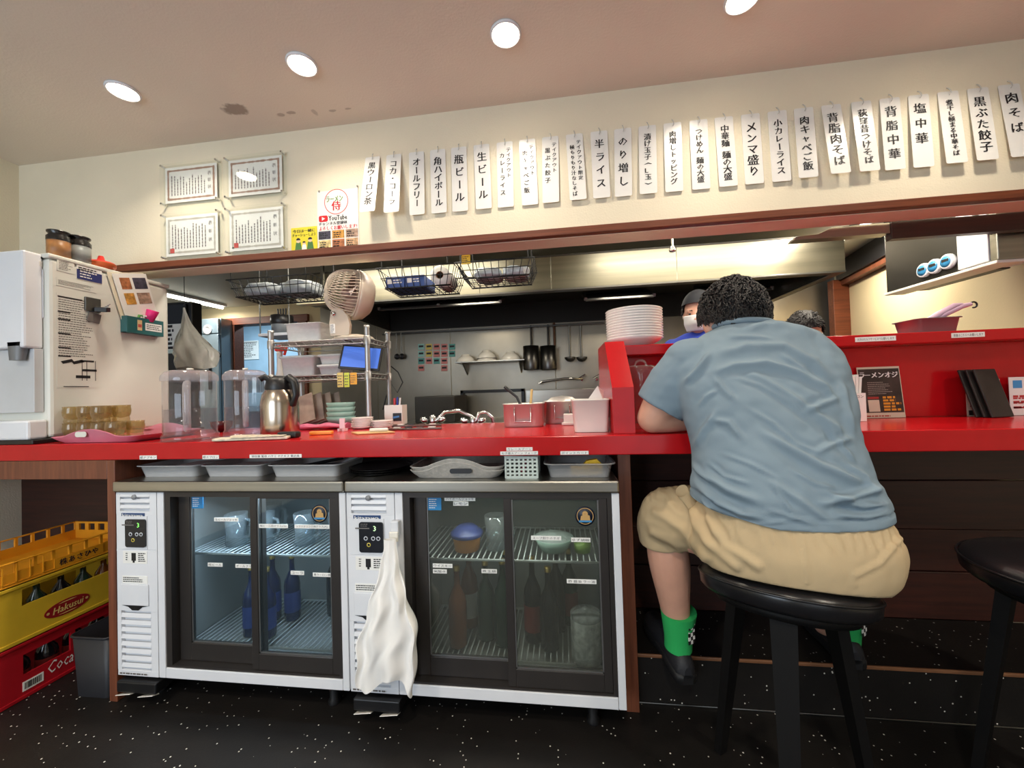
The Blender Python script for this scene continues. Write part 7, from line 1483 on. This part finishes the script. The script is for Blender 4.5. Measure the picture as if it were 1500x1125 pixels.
# --- kitchen staff
def cook(c, fw, label, shirtm, floor=0.0, cap=True, mask=True, s=.98, lean=0):
    c = V(c); fw = V(fw).normalized(); t = thing('person', (c.x, c.y, floor), label, 'person'); x, y, z = c; hf = V((fw.x, fw.y, 0)).normalized(); rt = V((hf.y, -hf.x, 0)); up = V((0, 0, 1))-fw*fw.z*.5
    b = MB(); head(b, c, fw, up, s); o = c-hf*(.02+lean*.2); o.z = 0
    limb(b, [o+V((0, 0, z-.2)), o+V((0, 0, z-.09))+hf*.01], [.055, .05])
    L = interp([(.75*z*.62, .15, .10), (z*.62, .155, .105), (z*.72, .17, .11), (z-.21, .195, .105), (z-.155, .16, .085), (z-.11, .075, .06)], 16)
    orient = lambda q, cc: [cc+rt*p[0]+hf*p[1]+V((0, 0, q)) for p in [(v[0], v[1]) for v in ell(0, 0, 0, 1, 1, 32)]]
    T = lambda grow: [[o+hf*(-lean*(z-q[0])*-.0)+rt*((q[1]+grow)*p[0])+hf*((q[2]+grow)*p[1])+V((0, 0, q[0])) for p in [(v[0], v[1]) for v in ell(0, 0, 0, 1, 1, 32)]] for q in L]
    b.loft(T(0)); sh_ = MB().loft(T(.012))
    for s_ in (-1, 1):
        a = o+rt*(.175*s_)+V((0, 0, z-.2)); e = o+rt*(.205*s_)+hf*.06+V((0, 0, z-.52)); w = o+rt*(.12*s_)+hf*.16+V((0, 0, z-.42))
        limb(b, [a, a.lerp(e, .5), e], [.05, .046, .04]); limb(b, [e, e.lerp(w, .5), w], [.04, .036, .026]); hand(b, w, hf*.9-rt*s_*.3, -rt*s_, up, .95, .45); limb(sh_, [a-rt*s_*.02, a.lerp(e, .5), a.lerp(e, .8)], [.066, .064, .062])
        hp = o+rt*(.085*s_)+V((0, 0, z*.5)); limb(b, [hp, o+rt*(.09*s_)+V((0, 0, z*.28)), o+rt*(.09*s_)+V((0, 0, floor+.09))], [.085, .06, .04]); limb(b, [o+rt*(.09*s_)+V((0, 0, floor+.045)), o+rt*(.09*s_)+hf*.13+V((0, 0, floor+.04))], [.04, .034])
    vs, ns, fs = fuse(b, .008, 3); smooth_obj(vs, fs, 'body', m_skin, t)
    vs, ns, fs = fuse(sh_, .009, 4); smooth_obj([v+n*(.004*noise.noise(v*14)) for v, n in zip(vs, ns)], fs, 'shirt', shirtm, t)
    tr = MB()
    for s_ in (-1, 1): limb(tr, [o+rt*(.085*s_)+V((0, 0, z*.54)), o+rt*(.09*s_)+V((0, 0, z*.28)), o+rt*(.09*s_)+V((0, 0, floor+.12))], [.105, .08, .065])
    vs, ns, fs = fuse(tr, .011, 3); smooth_obj(vs, fs, 'trousers', M('dark_trousers', (36, 38, 46), .8), t)
    face_bits(t, c, fw, up, s, m_skin, m_hair)
    upp = (up-fw*up.dot(fw)).normalized(); r2 = fw.cross(upp)
    hair_cap(t, c, fw, up, s, 300, 9, .012)
    if cap:
        g = MB(); n, m = 36, 14; vs_ = []
        for j in range(m+1):
            for i in range(n): th = 2*PI*i/n; ph = (1.32-.1*sin(th))*j/m; p = (r2*(.097*sin(ph)*cos(th))+fw*(.118*sin(ph)*sin(th))+upp*(.128*cos(ph)+.02)); vs_.append(c+p*s)
        g.add(vs_, [(j*n+i, j*n+(i+1) % n, (j+1)*n+(i+1) % n, (j+1)*n+i) for j in range(m) for i in range(n)], True); g.build('cap', M('black_cap', (24, 26, 32), .8), t)
    if mask:
        g = MB(); vs_ = []; n, m = 20, 12
        for j in range(m+1):
            for i in range(n+1):
                th = -1.15+2.3*i/n; v_ = j/m; rr_ = .098+.016*math.exp(-(th/.4)**2)*(1-abs(v_-.35)); zz = -.008-.095*v_; k_ = 1-.35*max(0, v_-.55)
                vs_.append(c+(r2*(rr_*.86*k_*sin(th))+fw*(rr_*k_*cos(th)+.013)+upp*zz)*s)
        g.add(vs_, [(j*(n+1)+i, j*(n+1)+i+1, (j+1)*(n+1)+i+1, (j+1)*(n+1)+i) for j in range(m) for i in range(n)], True); o_ = g.build('face_mask', M('white_mask', (236, 236, 234), .8), t); sd_ = o_.modifiers.new('thick', 'SOLIDIFY'); sd_.thickness = .0015
        for s_ in (-1, 1): MB().tube([c+(r2*(.082*s_)+fw*.05-upp*.02)*s, c+(r2*(.09*s_)+fw*.0+upp*.0)*s, c+(r2*(.092*s_)-fw*.01-upp*.02)*s], .0012, 5).build('ear_loop', M('white_mask', (236, 236, 234), .8), t)
    return t
cook((2.47, 1.22, 1.515), (-.45, -.88, -.12), 'cook in a black cap, white mask and royal blue shirt in the kitchen', M('royal_blue_cotton', (38, 62, 168), .85, bump=(300, .2, .001)))
cook((2.95, 1.06, 1.345), (-.2, -.75, -.65), 'bent over cook with dark hair half hidden behind the customer', M('navy_cotton', (40, 46, 70), .85), cap=False, mask=True)

bpy.data.objects.remove(_to)
